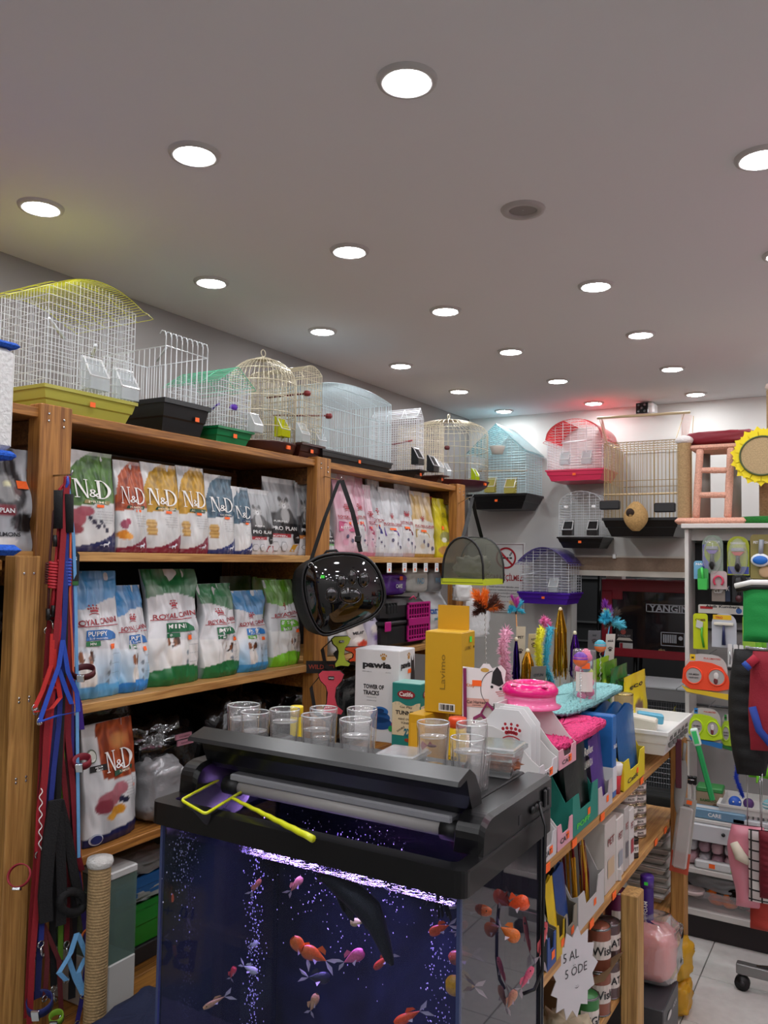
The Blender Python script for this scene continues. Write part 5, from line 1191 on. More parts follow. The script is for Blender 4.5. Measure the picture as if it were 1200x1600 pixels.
# white tower toy box
cr = onz(622, 1163, ZT); b = boxthing('toy_carton', 'tall white toy box with gold paw printed on both faces', 'box', cr, .185, .15, .345, '#dedee0', .10)
g = G(); f = fsurf(.185); r_ = rsurf(); gold = mat('#b8863a', .5); W_b = .185
for ff, off, wd in ((f, .092, .12), (r_, .06, .09)):
    put_text(g, ff, 'pawia', off, .285, .030, gBK, .05, wid=wd); paw(g, ff, off + .028, .315, .022, gold)
    put_text(g, ff, 'TOWER OF', off - .012, .205, .017, gBK, .04, wid=wd * .72); put_text(g, ff, 'TRACKS', off - .022, .182, .017, gBK, .04, wid=wd * .56)
    for k in range(2): put_text(g, ff, 'interactive cat toy', off - .02, .165 - .012 * k, .005, mat('#6a6a6e', .5), .01)
put_text(g, f, 'www made in', .05, .262, .005, mat('#77777c', .5), .01); put_text(g, f, 'play & fun', .14, .262, .005, mat('#77777c', .5), .01)
for k in range(3): put_poly(g, f, circ(.11, .115 - .022 * k, .033 + .008 * k, 20, .018 + .003 * k), mat(['#2a6ab0', '#235a9a', '#1c4c88'][k], .4))
put_poly(g, fsurf(.185, -.0018), circ(.11, .118, .016, 14, .008), mat('#123a6c', .4)); put_poly(g, fsurf(.185, -.0024), circ(.155, .055, .011), mat('#2a9a4c', .4)); put_poly(g, fsurf(.185, -.0024), circ(.165, .072, .009), mat('#c42c5c', .4))
put_poly(g, r_, circ(.06, .085, .03, 16, .035), mat('#8c2a5c', .4)); sticker(g, rsurf(.002), .095, .262, .03, .016)
dg = mat('#2c2426', .5)
put_poly(g, rsurf(.002), [(.105, .20), (.112, .26), (.108, .32), (.118, .30), (.13, .30), (.137, .325), (.14, .28), (.146, .24), (.148, .20)], dg); put_poly(g, rsurf(.0024), [(.104, .20), (.106, .225), (.146, .225), (.148, .20)], mat('#2c4a8c', .5))
g.build('lettering', b)
# teal tunnel box
cr = onz(655, 1166, ZT); b = boxthing('toy_carton', 'teal and cream cat tunnel box in front of the white tower box', 'box', cr + Vector((.0, -.17, 0)) * 0, .115, .10, .235, '#1f7f78', .08, top='#8abab0')
b.location = onz(656, 1172, ZT); b.location.z = ZT
g = G(); f = fsurf(.115); cream = mat('#d9cba8', .5)
put_rect(g, f, .002, .113, .045, .155, cream); put_rect(g, rsurf(.0012), .002, .098, .045, .155, cream)
n = 8
for i in range(n):
    x0, x1 = .115 * i / n + .001, .115 * (i + 1) / n
    put_poly(g, f, [(x0, .155), (x1, .155), (x1, .16 + .008 * math.sin((i + 1))), (x0, .16 + .008 * math.sin(i))], cream)
f2 = fsurf(.115, -.002)
for ff, cx, k in ((f2, .058, 1), (rsurf(.002), .05, .85)):
    put_poly(g, ff, circ(cx, .195, .036 * k, 20, .016), mat('#8c1c28', .5)); put_text(g, (fsurf(.115, -.0028) if k == 1 else rsurf(.0028)), 'Catlife', cx, .196, .016, WHITE, .02, wid=.055 * k)
    put_text(g, ff, 'Cat Play', cx, .148, .010, gBK, .01, wid=.05 * k); put_text(g, ff, 'TUNNEL', cx, .128, .015, gBK, .04, wid=.085 * k); put_text(g, ff, 'KEDİ OYUN', cx, .106, .009, gBK, .02, wid=.06 * k); put_text(g, ff, 'TÜNELİ', cx, .092, .010, gBK, .02, wid=.04 * k)
    put_text(g, ff, '2X', cx + .01, .058, .028, mat('#1d6a7c', .5), .06, wid=.035 * k); put_poly(g, ff, circ(cx + .012, .03, .018, 12, .007), mat('#8c3a24', .5)); put_text(g, ff, 'DOUBLE', cx - .02, .068, .007, gBK, .02, rot=.6)
g.build('lettering', b)
# yellow boxes
yc = '#c79a1c'
q = onz(712, 1200, ZT); low = boxthing('yellow_carton', 'lower yellow box carrying the taller yellow one', 'box', (q.x - .0, 2.30, ZT), .06, .17, .11, yc, .0)
cx_ = ony(720, 1118, 2.36); b = boxthing('yellow_carton', 'tall yellow box with raised hanging tab behind it', 'box', (cx_.x, 2.36, max(ZT + .113, cx_.z)), .125, .115, .255, yc, .06, top='#d8ac30')
lz = b.location.z - ZT
for o in list(low.children): bpy.data.objects.remove(o)
g = G(); g.box(-.058, 0, 0, .17, .001, lz - .001, mat(yc, .45), .0015); g.build('carton', low); g = G(); g.box(-.05, -.008, -.0008, 0, .02, lz - .03, mat('#d2a428', .45)); g.build('label_panel', low)
g = G(); g.box(-.125, -.015, .100, .103, .255, .335, mat('#c8961a', .45)); g.build('hanging_tab', b)
g = G(); f = fsurf(.125); put_text(g, f, 'Lavimo', .062, .13, .018, mat('#8a6c1c', .5), .01, rot=PI / 2, wid=.11); put_rect(g, f, .05, .105, .008, .032, mat('#e4e2da', .5))
for k in range(10): put_rect(g, fsurf(.125, -.002), .055 + .0048 * k, .0572 + .0048 * k + .001 * (k % 3), .012, .029, gBK)
put_text(g, rsurf(), 'LAVIMO', .055, .205, .012, mat('#8a6c1c', .5), .01, wid=.055); put_rect(g, rsurf(.002), .065, .083, .222, .240, LIME); put_poly(g, rsurf(), circ(.105, .205, .004), gBK); g.build('lettering', b)
# harness card with a cat head outline
q = ony(757, 1135, 2.13); r = empty('harness_card', 'white cat-shaped card holding a purple cat harness', 'pet accessory', (q.x, 2.13, q.z), .28)
cardp = [(-.062, 0), (.062, 0), (.066, .09), (.055, .13), (.058, .155), (.045, .170), (.02, .160), (.012, .172), (-.005, .172), (-.015, .158), (-.062, .162)]
g = G(); g.prism(cardp, -.002, 0, mat('#e9e7e6', .5)); g.build('card', r)
g = G(); f = flat(-.003); f2 = flat(-.0036); put_poly(g, f, [(.018, .120), (.022, .150), (.034, .166), (.045, .152), (.052, .120), (.04, .112)], gBK); put_poly(g, f2, circ(.020, .110, .004), gBK); put_poly(g, f2, circ(.044, .106, .004), gBK)
for k in range(3): put_poly(g, f, [(.03 + .004 * k, .095 - .005 * k), (.06, .100 - .006 * k), (.06, .101 - .006 * k), (.03 + .004 * k, .097 - .005 * k)], mat('#c46a6a', .5))
n = 20
for i in range(n):
    t0, t1 = PI * (.55 + 1.0 * i / n), PI * (.55 + 1.0 * (i + 1) / n)
    put_poly(g, f, [(.028 + a * math.cos(t), .105 + 1.25 * a * math.sin(t)) for a, t in ((.040, t0), (.040, t1), (.0385, t1), (.0385, t0))], gBK)
put_rect(g, f, -.055, .012, .052, .076, mat('#d9a89a', .5)); put_text(g, f2, 'Cat Harness', -.022, .066, .009, gBK, .01, wid=.055); put_text(g, f2, 'ADJUSTABLE', -.022, .057, .004, gBK, .01)
put_text(g, f, 'Kitty', -.040, .110, .012, mat('#d87a2c', .5), .02); sticker(g, f2, -.022, .118, .026, .016); put_poly(g, f, circ(.0, .155, .012, 12, .006), mat('#c8a24a', .5))
for x, y in ((.048, .03), (.03, .02), (.052, .055)): put_poly(g, f, circ(x, y, .008, 10), mat('#e0b0a0', .5))
g.build('lettering', r)
hm = mat('#7c1c50', .7); g = G(); g.ribbon([(-.052, -.006, -.01), (-.054, -.008, .07), (-.056, -.006, .158)], (.009, 0, 0), .002, hm); g.build('leash_strap', r)
g = G(); g.ribbon([(-.02, -.006, -.005), (-.03, -.008, .02), (-.008, -.012, .034), (.015, -.010, .012), (.03, -.008, -.004)], (0, .004, .009), .002, hm); g.ribbon([(-.01, -.008, .034), (.008, -.011, .066), (.03, -.010, .044), (.05, -.008, .018)], (0, .004, .009), .002, hm); g.build('harness_straps', r, kind='stuff')
g = G(); g.box(.044, .058, -.014, -.006, .008, .026, BLACK, .002); g.build('buckle', r)
# pink round play ring
q = onx(818, 1118, -.80); r = empty('cat_toy_ring', 'two-tone pink round plastic cat toy on the white display cartons', 'cat toy', (-.79, q.y + .02, 1.2075)); r.scale = (.84, .84, .84)
pk = mat('#f472a8', .25, 0, 0, 200, .5); hp = mat('#e8147c', .22, 0, 0, 200, .5)
g = G(); g.lathe([(.05, 0), (.094, .004), (.098, .010), (.082, .016), (.080, .030), (.082, .044)], pk, 36); g.build('base', r)
g = G(); g.lathe([(.082, .044), (.088, .048), (.088, .062), (.074, .078), (.050, .082), (.040, .074), (.036, .060), (.001, .058)], hp, 36, cap=False); g.build('top_track', r)
g = G(); g.ell((.06, -.045, .074), (.016, .009, .004), mat('#b00c5c', .3), 12, 6); g.ell((-.02, -.07, .074), (.016, .007, .004), mat('#b00c5c', .3), 12, 6); g.build('paw_slot', r, kind='stuff')
# yellow spray and jar among the glasses
for nm, lab, px, pyt, wpx, h, c, cc in (('spray_can', 'yellow and blue bottle with yellow cap behind the glasses', 464, 1103, 20, .19, '#d8c01c', '#e0c41c'), ('food_jar', 'yellow jar with an orange-red lid before the yellow box', 715, 1121, 28, .12, '#e0b81c', '#e04c24')):
    Yp = 1.72 if nm == 'spray_can' else 2.02; t = ony(px, pyt, Yp); d = (t - CAM_O).dot(FWD); R_ = wpx / F_PX * d / 2
    base = ZT if nm == 'food_jar' else ZT
    r = empty(nm, lab, 'bottle' if nm == 'spray_can' else 'jar', (t.x, Yp, base)); Ht = t.z - base
    g = G(); g.lathe([(R_ * .95, .001), (R_, .004), (R_, Ht - .03), (R_ * .9, Ht - .024)], mat(c, .3), 24); g.build('body', r)
    g = G(); g.lathe([(R_ * 1.02, Ht - .024), (R_ * 1.02, Ht - .003), (R_ * .96, Ht)], mat(cc, .35), 24); g.build('cap', r)
    g = G(); cs = lambda a, b_: Vector((R_ * 1.01 * math.sin(a / R_), -R_ * 1.01 * math.cos(a / R_), b_)); put_rect(g, cs, -R_ * 1.2, R_ * 1.2, Ht * .25, Ht * .55, mat('#1c3a8c' if nm == 'spray_can' else '#b08a1c', .4), 8); put_text(g, (lambda a, b_: cs(a, b_) * 1.0 + Vector((0, -.001, 0))), 'CARE', 0, Ht * .62, .012, gBK, .01); g.build('label', r)

# ---------------------------------------------------------------- far bay of the left rack, third shelf
def onleft(px0, px1, X=-2.03): a = onx(px0, 960, X).y; b_ = onx(px1, 960, X).y; return (a + b_) / 2, b_ - a
y, wd = onleft(606, 676, -2.0); r = empty('pet_carrier', 'black plastic pet carrier with magenta grille door', 'pet carrier', (-2.22, y, 1.157), PI / 2)
Wc, Dc, Hc = wd, .40, .235; bk = mat('#17171a', .45, 0, .1, 200)
g = G(); g.box(-Wc / 2 + .006, Wc / 2 - .006, -Dc / 2, Dc / 2, 0, Hc * .5, bk, .02); g.build('lower_shell', r)
g = G(); g.box(-Wc / 2, Wc / 2, -Dc / 2 - .006, Dc / 2 + .006, Hc * .47, Hc * .55, bk, .006); g.box(-Wc / 2 + .01, Wc / 2 - .01, -Dc / 2, Dc / 2, Hc * .5, Hc, bk, .03)
g.build('upper_shell', r)
mg = mat('#b8187c', .35)
g = G(); dx0, dx1 = -.02, Wc / 2 - .012; dz0, dz1 = .02, Hc - .02
for q_ in ((dx0, dx1, dz0, dz0 + .012), (dx0, dx1, dz1 - .012, dz1), (dx0, dx0 + .01, dz0, dz1), (dx1 - .01, dx1, dz0, dz1), (dx0, dx1, Hc * .42, Hc * .58)): g.box(q_[0], q_[1], -Dc / 2 - .014, -Dc / 2 - .004, q_[2], q_[3], mg, .002)
for k in range(9): x = dx0 + (dx1 - dx0) * (k + .5) / 9; g.box(x - .003, x + .003, -Dc / 2 - .012, -Dc / 2 - .006, dz0, dz1, mg)
for k in range(5): z = dz0 + (dz1 - dz0) * (k + .7) / 5.6; g.box(dx0, dx1, -Dc / 2 - .011, -Dc / 2 - .007, z, z + .006, mg)
dr = g.build('grille_door', r); g = G(); g.box(dx0 + .006, dx1 - .006, -Dc / 2 - .003, -Dc / 2 - .001, dz0, dz1, mat('#060607', .8)); g.build('door_opening', r)
for k in range(4): g = G(); g.box(-Wc / 2 + .03 + .028 * k, -Wc / 2 + .038 + .028 * k, -Dc / 2 - .0015, -Dc / 2 + .05, Hc * .72, Hc * .93, mat('#050506', .8)); g.build('vent_slot', r)
g = G(); g.box(-Wc / 2 - .004, -Wc / 2 + .05, -Dc / 2 - .012, -Dc / 2 - .004, Hc * .36, Hc * .56, mg, .003); g.build('side_latch', r); g = G(); g.tube([(.03, -Dc / 2 + .01, Hc - .005), (.035, -Dc / 2 - .012, Hc + .012), (.06, -Dc / 2 - .012, Hc - .002)], .004, mat('#e04878', .4), 8); g.build('top_latch', r)
y, wd = onleft(614, 648, -2.05); r = empty('wipes_pack', 'purple glossy pack lying on top of the black carrier', 'package', (-2.18, y + .02, 1.157 + .245), PI / 2); crinkle(r, wd * 1.1, .16, .115, 31, mat('#5a2a90', .18, 0, .5, 40, .6), .08, sq=.4)
g = G(); sticker(g, flat(-.088), .02, .09, .03, .02); put_text(g, flat(-.088), 'CARE', 0, .05, .02, WHITE, .02); g.build('label', r)
y, wd = onleft(676, 710, -2.05); r = empty('pad_pack', 'white pack of puppy training pads with blue diamond', 'package', (-2.14, y, 1.157), PI / 2)
p = Pouch(wd * 1.0, .25, .16, 15, paint=lambda u, v: mixc(L('#dfe2e4'), L('#b8bcc0'), .5 + nz(u * 4, v * 12, 3)), wr=.004, sit=.5, bulge=.3); p.build(r, nu=14, nv=20)
g = G(); f = p.surf(1); bl = mat('#2a5a9c', .4); wq = wd * 1.0
put_poly(g, f, [(wq * .62, .12), (wq * .78, .16), (wq * .94, .12), (wq * .78, .07)], bl); put_poly(g, p.surf(2), [(wq * .66, .122), (wq * .78, .152), (wq * .90, .122), (wq * .78, .118)], mat('#c8dcec', .4)); put_text(g, f, 'care', wq * .25, .15, .026, bl, .03, wid=wq * .4); put_text(g, f, 'pad', wq * .25, .11, .022, mat('#3a8a9c', .4), .03); put_text(g, f, '30', wq * .8, .035, .02, bl, .03); g.build('lettering', r)
for k, (a, b_, h, z, lab, c) in enumerate(((647, 682, .13, 1.41, 'grey-white crumpled pad pack on top of the training pads', '#bcbcb8'), (682, 704, .13, 1.41, 'grey striped pack wedged under the price cards', '#8c8e90'))):
    y, wd = onleft(a, b_, -2.05); r = empty('pad_pack', lab, 'package', (-2.17, y, z), PI / 2); crinkle(r, wd, .16, h, 40 + k, mat(c, .4, 0, .4, 40), .06, sq=.4)
    g = G(); put_text(g, flat(-.09), 'PAD', 0, h * .5, .03, mat('#5a8aa8', .5), .02); g.build('label', r)
for k, (a, b_, yt, lab, c, t) in enumerate(((556, 586, 970, 'white and orange food bag below the black bubble carrier', '#d8cfc8', 'MEAT'), (583, 610, 934, 'pale lilac food bag left of the black pet carrier', '#c8c4dc', 'LITTER'), (528, 557, 985, 'light grey food bag half hidden by the bubble carrier', '#9c9c98', 'PAN'))):
    y, wd = onleft(a, b_, -2.04); H_ = onx((a + b_) / 2, yt, -2.04).z - 1.157; r = empty('pet_food_bag', lab, 'pet food', (-2.10, y, 1.157), PI / 2, 'bags below the far pouch shelf'); cc = L(c)
    p = Pouch(wd, max(.08, H_), .08, 95 + k, side=c, paint=lambda u, v, cc=cc, k=k: blobs(mixc(cc, L('#8a8a90'), .3 + .5 * nz(u * 4, v * 5, k)), u, v, [(.6, .25, .3, .12, L(('#c8442c', '#7a68a8', '#6a6a6a')[k])), (.4, .4, .2, .1, L('#e8e4e0'))]), wr=.004); p.build(r, nu=14, nv=20)
    g = G(); put_text(g, p.surf(1), t, wd * .5, H_ * .6, H_ * .09, gBK, .02, wid=wd * .6); g.build('lettering', r)

# ---------------------------------------------------------------- black bubble carrier hanging from the middle post
def cam_rz(p): return math.atan2(-p.x, p.y)
def hung(name, label, cat, px, py, X, turn=0.0, **k):
    p = onx(px, py, X); r = empty(name, label, cat, p, cam_rz(p) + turn, **k); d = (p - CAM_O).dot(FWD); return r, d / F_PX, p
r, s, p0 = hung('bubble_carrier', 'black backpack carrier with clear bubble front and paw dimples, hanging', 'pet carrier', 535, 935, -1.74, .10)
def lp(x, y, dy=0.0): return Vector(((x - 535) * s * 1.01, dy, -(y - 935) * s))
ol = [(477, 885), (490, 873), (512, 866), (540, 864), (566, 867), (583, 880), (595, 900), (602, 925), (600, 945), (586, 963), (560, 975), (530, 987), (510, 993), (498, 988), (488, 972), (479, 950), (473, 925), (472, 902)]
def smooth(pl, it=2):
    for _ in range(it):
        o = []
        for i, p in enumerate(pl):
            q = pl[(i + 1) % len(pl)]; o += [(p[0] * .75 + q[0] * .25, p[1] * .75 + q[1] * .25), (p[0] * .25 + q[0] * .75, p[1] * .25 + q[1] * .75)]
        pl = o
    return pl
ol = smooth(ol, 1); cxm, cym = 536, 925; fab = mat('#0e0e10', .75, 0, .3, 300)
g = G(); n = len(ol); rings = [(1.0, .0), (1.01, .03), (1.0, .10), (.96, .17), (.8, .19)]
vs = [lp(cxm + (x - cxm) * k - dy * 90, cym + (y - cym) * k + dy * 30, dy) for k, dy in rings for x, y in ol]; fs = []
for q in range(len(rings) - 1):
    for i in range(n): j = (i + 1) % n; fs.append((q * n + i, q * n + j, (q + 1) * n + j, (q + 1) * n + i))
fs.append(tuple(range((len(rings) - 1) * n, len(rings) * n))); g.add(vs, fs, fab, True); g.build('fabric_body', r)
g = G(); g.tube([lp(x, y, -.002) for x, y in ol], .0055, mat('#1a1a1c', .45), 8, True); g.tube([lp(cxm + (x - cxm) * .93, cym + (y - cym) * .93, -.004) for x, y in ol], .0025, mat('#2a2a2c', .3), 6, True); g.build('zip_piping', r, kind='stuff')
g = G(); vs = []; fs = []; K = 8; bubble = clear('#0a0a0c', .35, .03, 1.8)
for q in range(K + 1):
    k = 1 - q / K
    for x, y in ol: vs.append(lp(cxm + (x - cxm) * .93 * k, cym + (y - cym) * .93 * k, -.004 - .045 * (1 - k ** 3)))
for q in range(K):
    for i in range(n): j = (i + 1) % n; fs.append((q * n + i, q * n + j, (q + 1) * n + j, (q + 1) * n + i))
g.add(vs, fs, mat('#0b0b0d', .06, 0, 0, 200, 1.0), True); g.build('bubble_window', r)
for x, y, a, b_ in ((516, 929, 9, 11), (531, 908, 7.5, 10), (548, 902, 7, 11), (566, 905, 8, 11), (545, 930, 17, 12)):
    g = G(); c = lp(x, y, -.048); g.tube([c + Vector((a * s * math.cos(2 * PI * i / 20), -.002, b_ * s * math.sin(2 * PI * i / 20))) for i in range(20)], .0022, mat('#1c1c1f', .08, 0, 0, 200, 1.0), 6, True); g.ell(c, (a * s, .008, b_ * s), mat('#0a0a0c', .06, 0, 0, 200, 1), 16, 8); g.build('paw_dimple', r)
g = G(); sticker(g, lambda a, b_: lp(502, 901, -.044) + Vector((a, -.012, b_)), 0, 0, .014, .011, LIME); g.build('price_sticker', r)
nail = lp(528, 750, .0)
for q, nm in (([nail + Vector((-.004, 0, 0)), lp(505, 810, -.01), lp(486, 874, -.0)], 'strap'), ([nail + Vector((.006, 0, 0)), lp(548, 800, -.01), lp(558, 838, -.008)], 'strap')):
    g = G(); g.ribbon(q, (7.5 * s * .9, 0, 7.5 * s * .35), .003, fab); g.build(nm, r)
g = G(); g.box(-.012, .012, -.006, .004, -.012, .012, BLACK, .003); o = g.build('strap_buckle', r); o.location = lp(557, 842, -.008)
g = G(); g.ribbon([lp(558, 846, -.006), lp(562, 862, -.003)], (.016, 0, .003), .003, fab); g.build('strap', r); g = G(); g.tube([lp(485 + 4 * math.cos(t), 884 + 4 * math.sin(t), -.006) for t in np.linspace(0, 2 * PI, 10)[:-1]], .0018, CHROME, 6, True); g.build('strap_ring', r)
g = G(); g.tube([lp(506, 868, .03), lp(510, 862, .03), lp(525, 860, .03), lp(530, 866, .03)], .005, fab, 8); g.build('grab_handle', r)
# peg it hangs on
a = onx(513, 745, -1.98); bq = Matrix.Rotation(r.rotation_euler[2], 3, 'Z') @ nail + Vector(r.location)
g = G(); g.tube([(-1.985, a.y - .02, a.z), tuple(bq + Vector((0, 0, .0))), tuple(bq + Vector((.01, -.006, .012)))], .0022, CHROME, 8); pg = tag(g.build('wall_peg'), 'thin metal peg on the middle shelf post holding the bubble carrier', 'hook')

# ---------------------------------------------------------------- yellow mesh carrier
r, s, p0 = hung('mesh_carrier', 'soft clear-mesh carrier with yellow base hanging from the far post', 'pet carrier', 738, 880, -1.66, -.32)
def arch(w_, h, y, n=14, z0=-.075): return [(w_ * math.cos(t) * (1 if abs(math.cos(t)) < .9 else 1), y, z0 + h * math.sin(t) ** .7) for t in [PI * i / n for i in range(n + 1)]]
A = arch(.10, .195, -.14); B = arch(.115, .20, .14); mesh = clear('#8a8c80', .74, .3, 1.0)
g = G(); vs = A + B; n = len(A); g.add(vs, [(i, i + 1, n + i + 1, n + i) for i in range(n - 1)], mesh, True); g.build('mesh_cover', r)
g = G(); g.add(A, [list(range(n))], mesh); g.build('front_window', r); g = G(); g.add(B, [list(range(n))], mesh); g.build('rear_window', r)
g = G(); g.prismx([(-.145, -.10), (.145, -.10), (.145, -.072), (-.145, -.072)], -.105, .112, mat('#b8c41c', .7)); g.build('yellow_base', r)
for q in (A, B): g = G(); g.tube(q + [(q[-1][0], q[-1][1], -.09), (q[0][0], q[0][1], -.09)], .0055, BLACK, 8, True); g.build('piping', r)
g = G(); g.tube([(.0, -.14, .12), (.0, 0, .125), (.0, .14, .125)], .003, BLACK, 6); g.build('zip', r)
g = G(); g.ribbon([(-.0, -.14, .12), (.0, -.05, .24), (-.0, -.01, .315), (.0, .04, .24), (.0, .14, .13)], (.018, .0, .0), .003, BLACK); g.build('strap', r)
crinkle(r, .14, .16, .10, 19, mat('#a8a89c', .5, 0, .5, 30), .3, 'paper_filling', c=(0, 0, -.07))
hk = Matrix.Rotation(r.rotation_euler[2], 3, 'Z') @ Vector((0, -.01, .318)) + Vector(r.location)
g = G(); g.tube([(-1.985, 4.14, hk.z + .01), (hk.x - .02, hk.y + .01, hk.z), tuple(hk), tuple(hk + Vector((.008, -.006, .012)))], .0025, CHROME, 8); tag(g.build('wall_peg'), 'thin metal peg on the far shelf post holding the mesh carrier', 'hook')
# white plastic sacks hanging beside it
for k, (px, py, w_, h, lab) in enumerate(((742, 966, .16, .22, 'large white plastic carrier bags hanging below the mesh carrier'), (722, 925, .10, .10, 'bunched white plastic bag under the price cards'), (724, 1000, .08, .12, 'end of a white plastic bag hanging at the shelf end'))):
    p = onx(px, py, -1.93); r = empty('plastic_bag', lab, 'plastic bag', (p.x, p.y, p.z - h / 2), PI / 4); crinkle(r, w_, .06, h, 60 + k, mat('#d6d8d8', .35, 0, .6, 30), .22, sq=.5)
# harness group at the middle post
def harness(label, px, py, X, col, w_=.09, h=.14, turn=0.0, lcol=None, nm='dog_harness'):
    r, s, p0 = hung(nm, label, 'harness', px, py, X, turn, group='dog harnesses hanging at the middle post'); m = mat(col, .7, 0, .2, 200); bkm = mat('#101012', .6)
    g = G(); out = [(-.5, .42), (-.35, .5), (.35, .5), (.5, .42), (.42, .28), (.2, .12), (.16, -.1), (.25, -.3), (.5, -.42), (.42, -.5), (0, -.46), (-.28, -.5), (-.3, -.4), (-.15, -.25), (-.12, 0), (-.2, .15), (-.42, .28)]
    g.prism([(x * w_, z * h) for x, z in out], -.006, .006, m); g.build('chest_panel', r)
    g = G(); g.tube([(x * w_, 0, z * h) for x, z in out], .0035, bkm, 6, True); g.build('edge_binding', r)
    g = G(); g.ribbon([(-.4 * w_, .01, .4 * h), (-.8 * w_, .03, .1 * h), (-.6 * w_, .03, -.5 * h), (.1 * w_, .02, -.75 * h), (.5 * w_, .01, -.45 * h)], (.012, .0, .012), .003, bkm); g.build('girth_strap', r)
    g = G(); g.box(-.012, .012, -.010, -.0065, .3 * h, .38 * h, bkm, .002); put_text(g, flat(-.011), 'WILD', 0, .34 * h, .006, WHITE, .02); g.build('badge', r); return r
harness('coral-pink dog harness with black edging above the glasses', 517, 1082, -1.86, '#e04a5e', .10, .17)
harness('lime-yellow dog harness directly under the bubble carrier', 532, 1018, -1.86, '#b4c83c', .085, .12, .5)
harness('bright orange dog harness peeking beside the lime one', 557, 1022, -1.90, '#e0501c', .11, .06, .3)
p = onx(507, 1045, -1.925); r = empty('hanger_card', 'dark cardboard harness tag with red lettering behind the pink harness', 'tag', p, cam_rz(p)); g = G(); g.box(-.075, .05, .012, .015, -.02, .03, mat('#141214', .6)); put_text(g, flat(.011), 'WILD PET', -.01, .006, .018, mat('#a8402c', .5), .02, wid=.11); g.build('card', r)
# ================================================================ GOODS ON THE GONDOLA
def gY(px, py=1250, X=GX): return onx(px, py, X).y
def pt(px, py, X=GX): return onx(px, py, X)
def display(label, yc, zb, w_, d, h, col, front, lipc=.32, x=GX - .004, name='display_carton', fill=None, rz=PI / 2, grp='open display cartons on the display shelf', txt=None, txtc='#2a2a2c', low=.28):
    """cardboard counter display: high back, sides sloping down to a low front tray; opens towards the aisle"""
    r = empty(name, label, 'carton', (x - d / 2, yc, zb + .001), rz, grp); m = mat(col, .7); t = .0025
    side = [(-d / 2, 0), (d / 2, 0), (d / 2, h), (d * .18, h * 1.0), (-d * .10, h * .86), (-d * .40, h * .42), (-d / 2, h * low)]
    for nm, x0 in (('side_wall', -w_ / 2), ('side_wall', w_ / 2 - t)): g = G(); g.prismx(side, x0, x0 + t, m); g.build(nm, r)
    g = G(); g.box(-w_ / 2, w_ / 2, d / 2 - t, d / 2, 0, h * .98, m); g.build('back_wall', r); g = G(); g.box(-w_ / 2, w_ / 2, -d / 2, d / 2, 0, t, m); g.build('base', r)
    g = G(); fm = mat(front, .5); g.prism([(-w_ / 2, 0), (w_ / 2, 0), (w_ / 2, h * low), (w_ * .28, h * low), (w_ * .2, h * low * .55), (-w_ * .2, h * low * .55), (-w_ * .28, h * low), (-w_ / 2, h * low)], -d / 2 - t, -d / 2, fm)
    fr = g.build('front_tray', r)
    g = G(); sticker(g, flat(-d / 2 - t - .001), w_ * .12, h * low * .35, .022, .018)
    g.build('price_sticker', fr)
    if txt: g = G(); put_text(g, flat(-d / 2 - t - .0012), txt, -w_ * .1, h * .10, h * .07, mat(txtc, .5), .02, wid=w_ * .5); g.build('lettering', r)
    if fill:
        n = fill[1]
        for k in range(n):
            g = G(); c = fill[0]; zz = h * fill[2]; y0 = -d / 2 + .012 + (d - .03) * k / n
            g.grid(lambda u, v, y0=y0: (-w_ * .42 + w_ * .84 * u, y0 + .02 * v - .008 * math.sin(PI * u) , t + zz * v * (1 - .05 * math.cos(6 * u))), 6, 4, mat(c if isinstance(c, str) else c[k % len(c)], .3, 0, .3, 40))
            g.grid(lambda u, v, y0=y0: (-w_ * .42 + w_ * .84 * u, y0 + .02 * v + .010 * math.sin(PI * u) * (1 - v), t + zz * v * (1 - .05 * math.cos(6 * u))), 6, 4, mat(c if isinstance(c, str) else c[k % len(c)], .3, 0, .3, 40)); g.build('sachet', r)
    return r
W6 = '#cfccca'
for k, (yc, zb, w_, h, lab) in enumerate(((1.76, .90, .11, .185, 'white display carton nearest the aquarium, lower row'), (1.885, .90, .10, .18, 'second white display carton in the lower row'), (2.005, .90, .12, .185, 'third white display carton in the lower row with pink front'),
                                          (1.88, 1.09, .12, .115, 'white display carton in the upper row holding harness cards'), (2.02, 1.09, .13, .145, 'taller white display carton in the upper row with pink front'))):
    r = display(lab, yc, zb, w_, .17, h, W6, '#d8a0ac' if k in (2, 4) else '#c9c6c8', txt='CAT', low=.32)
    if k == 3:
        for j in range(3): g = G(); g.prismx([(-.06, .02), (.05, .02), (.05, .13), (.03, .155), (-.03, .155), (-.06, .12)], -.045 + .03 * j, -.043 + .03 * j, mat('#e0dede', .5)); g.build('harness_card', r)
        g = G(); crown(g, lambda a, b_: Vector((-.0665, -.02 + a, b_)), .0, .10, .05, mat('#a8202c', .5)); put_text(g, lambda a, b_: Vector((-.0665, -.02 + a, b_)), 'Royal Cat', .0, .07, .014, mat('#a8202c', .5), .02); g.build('lettering', r)
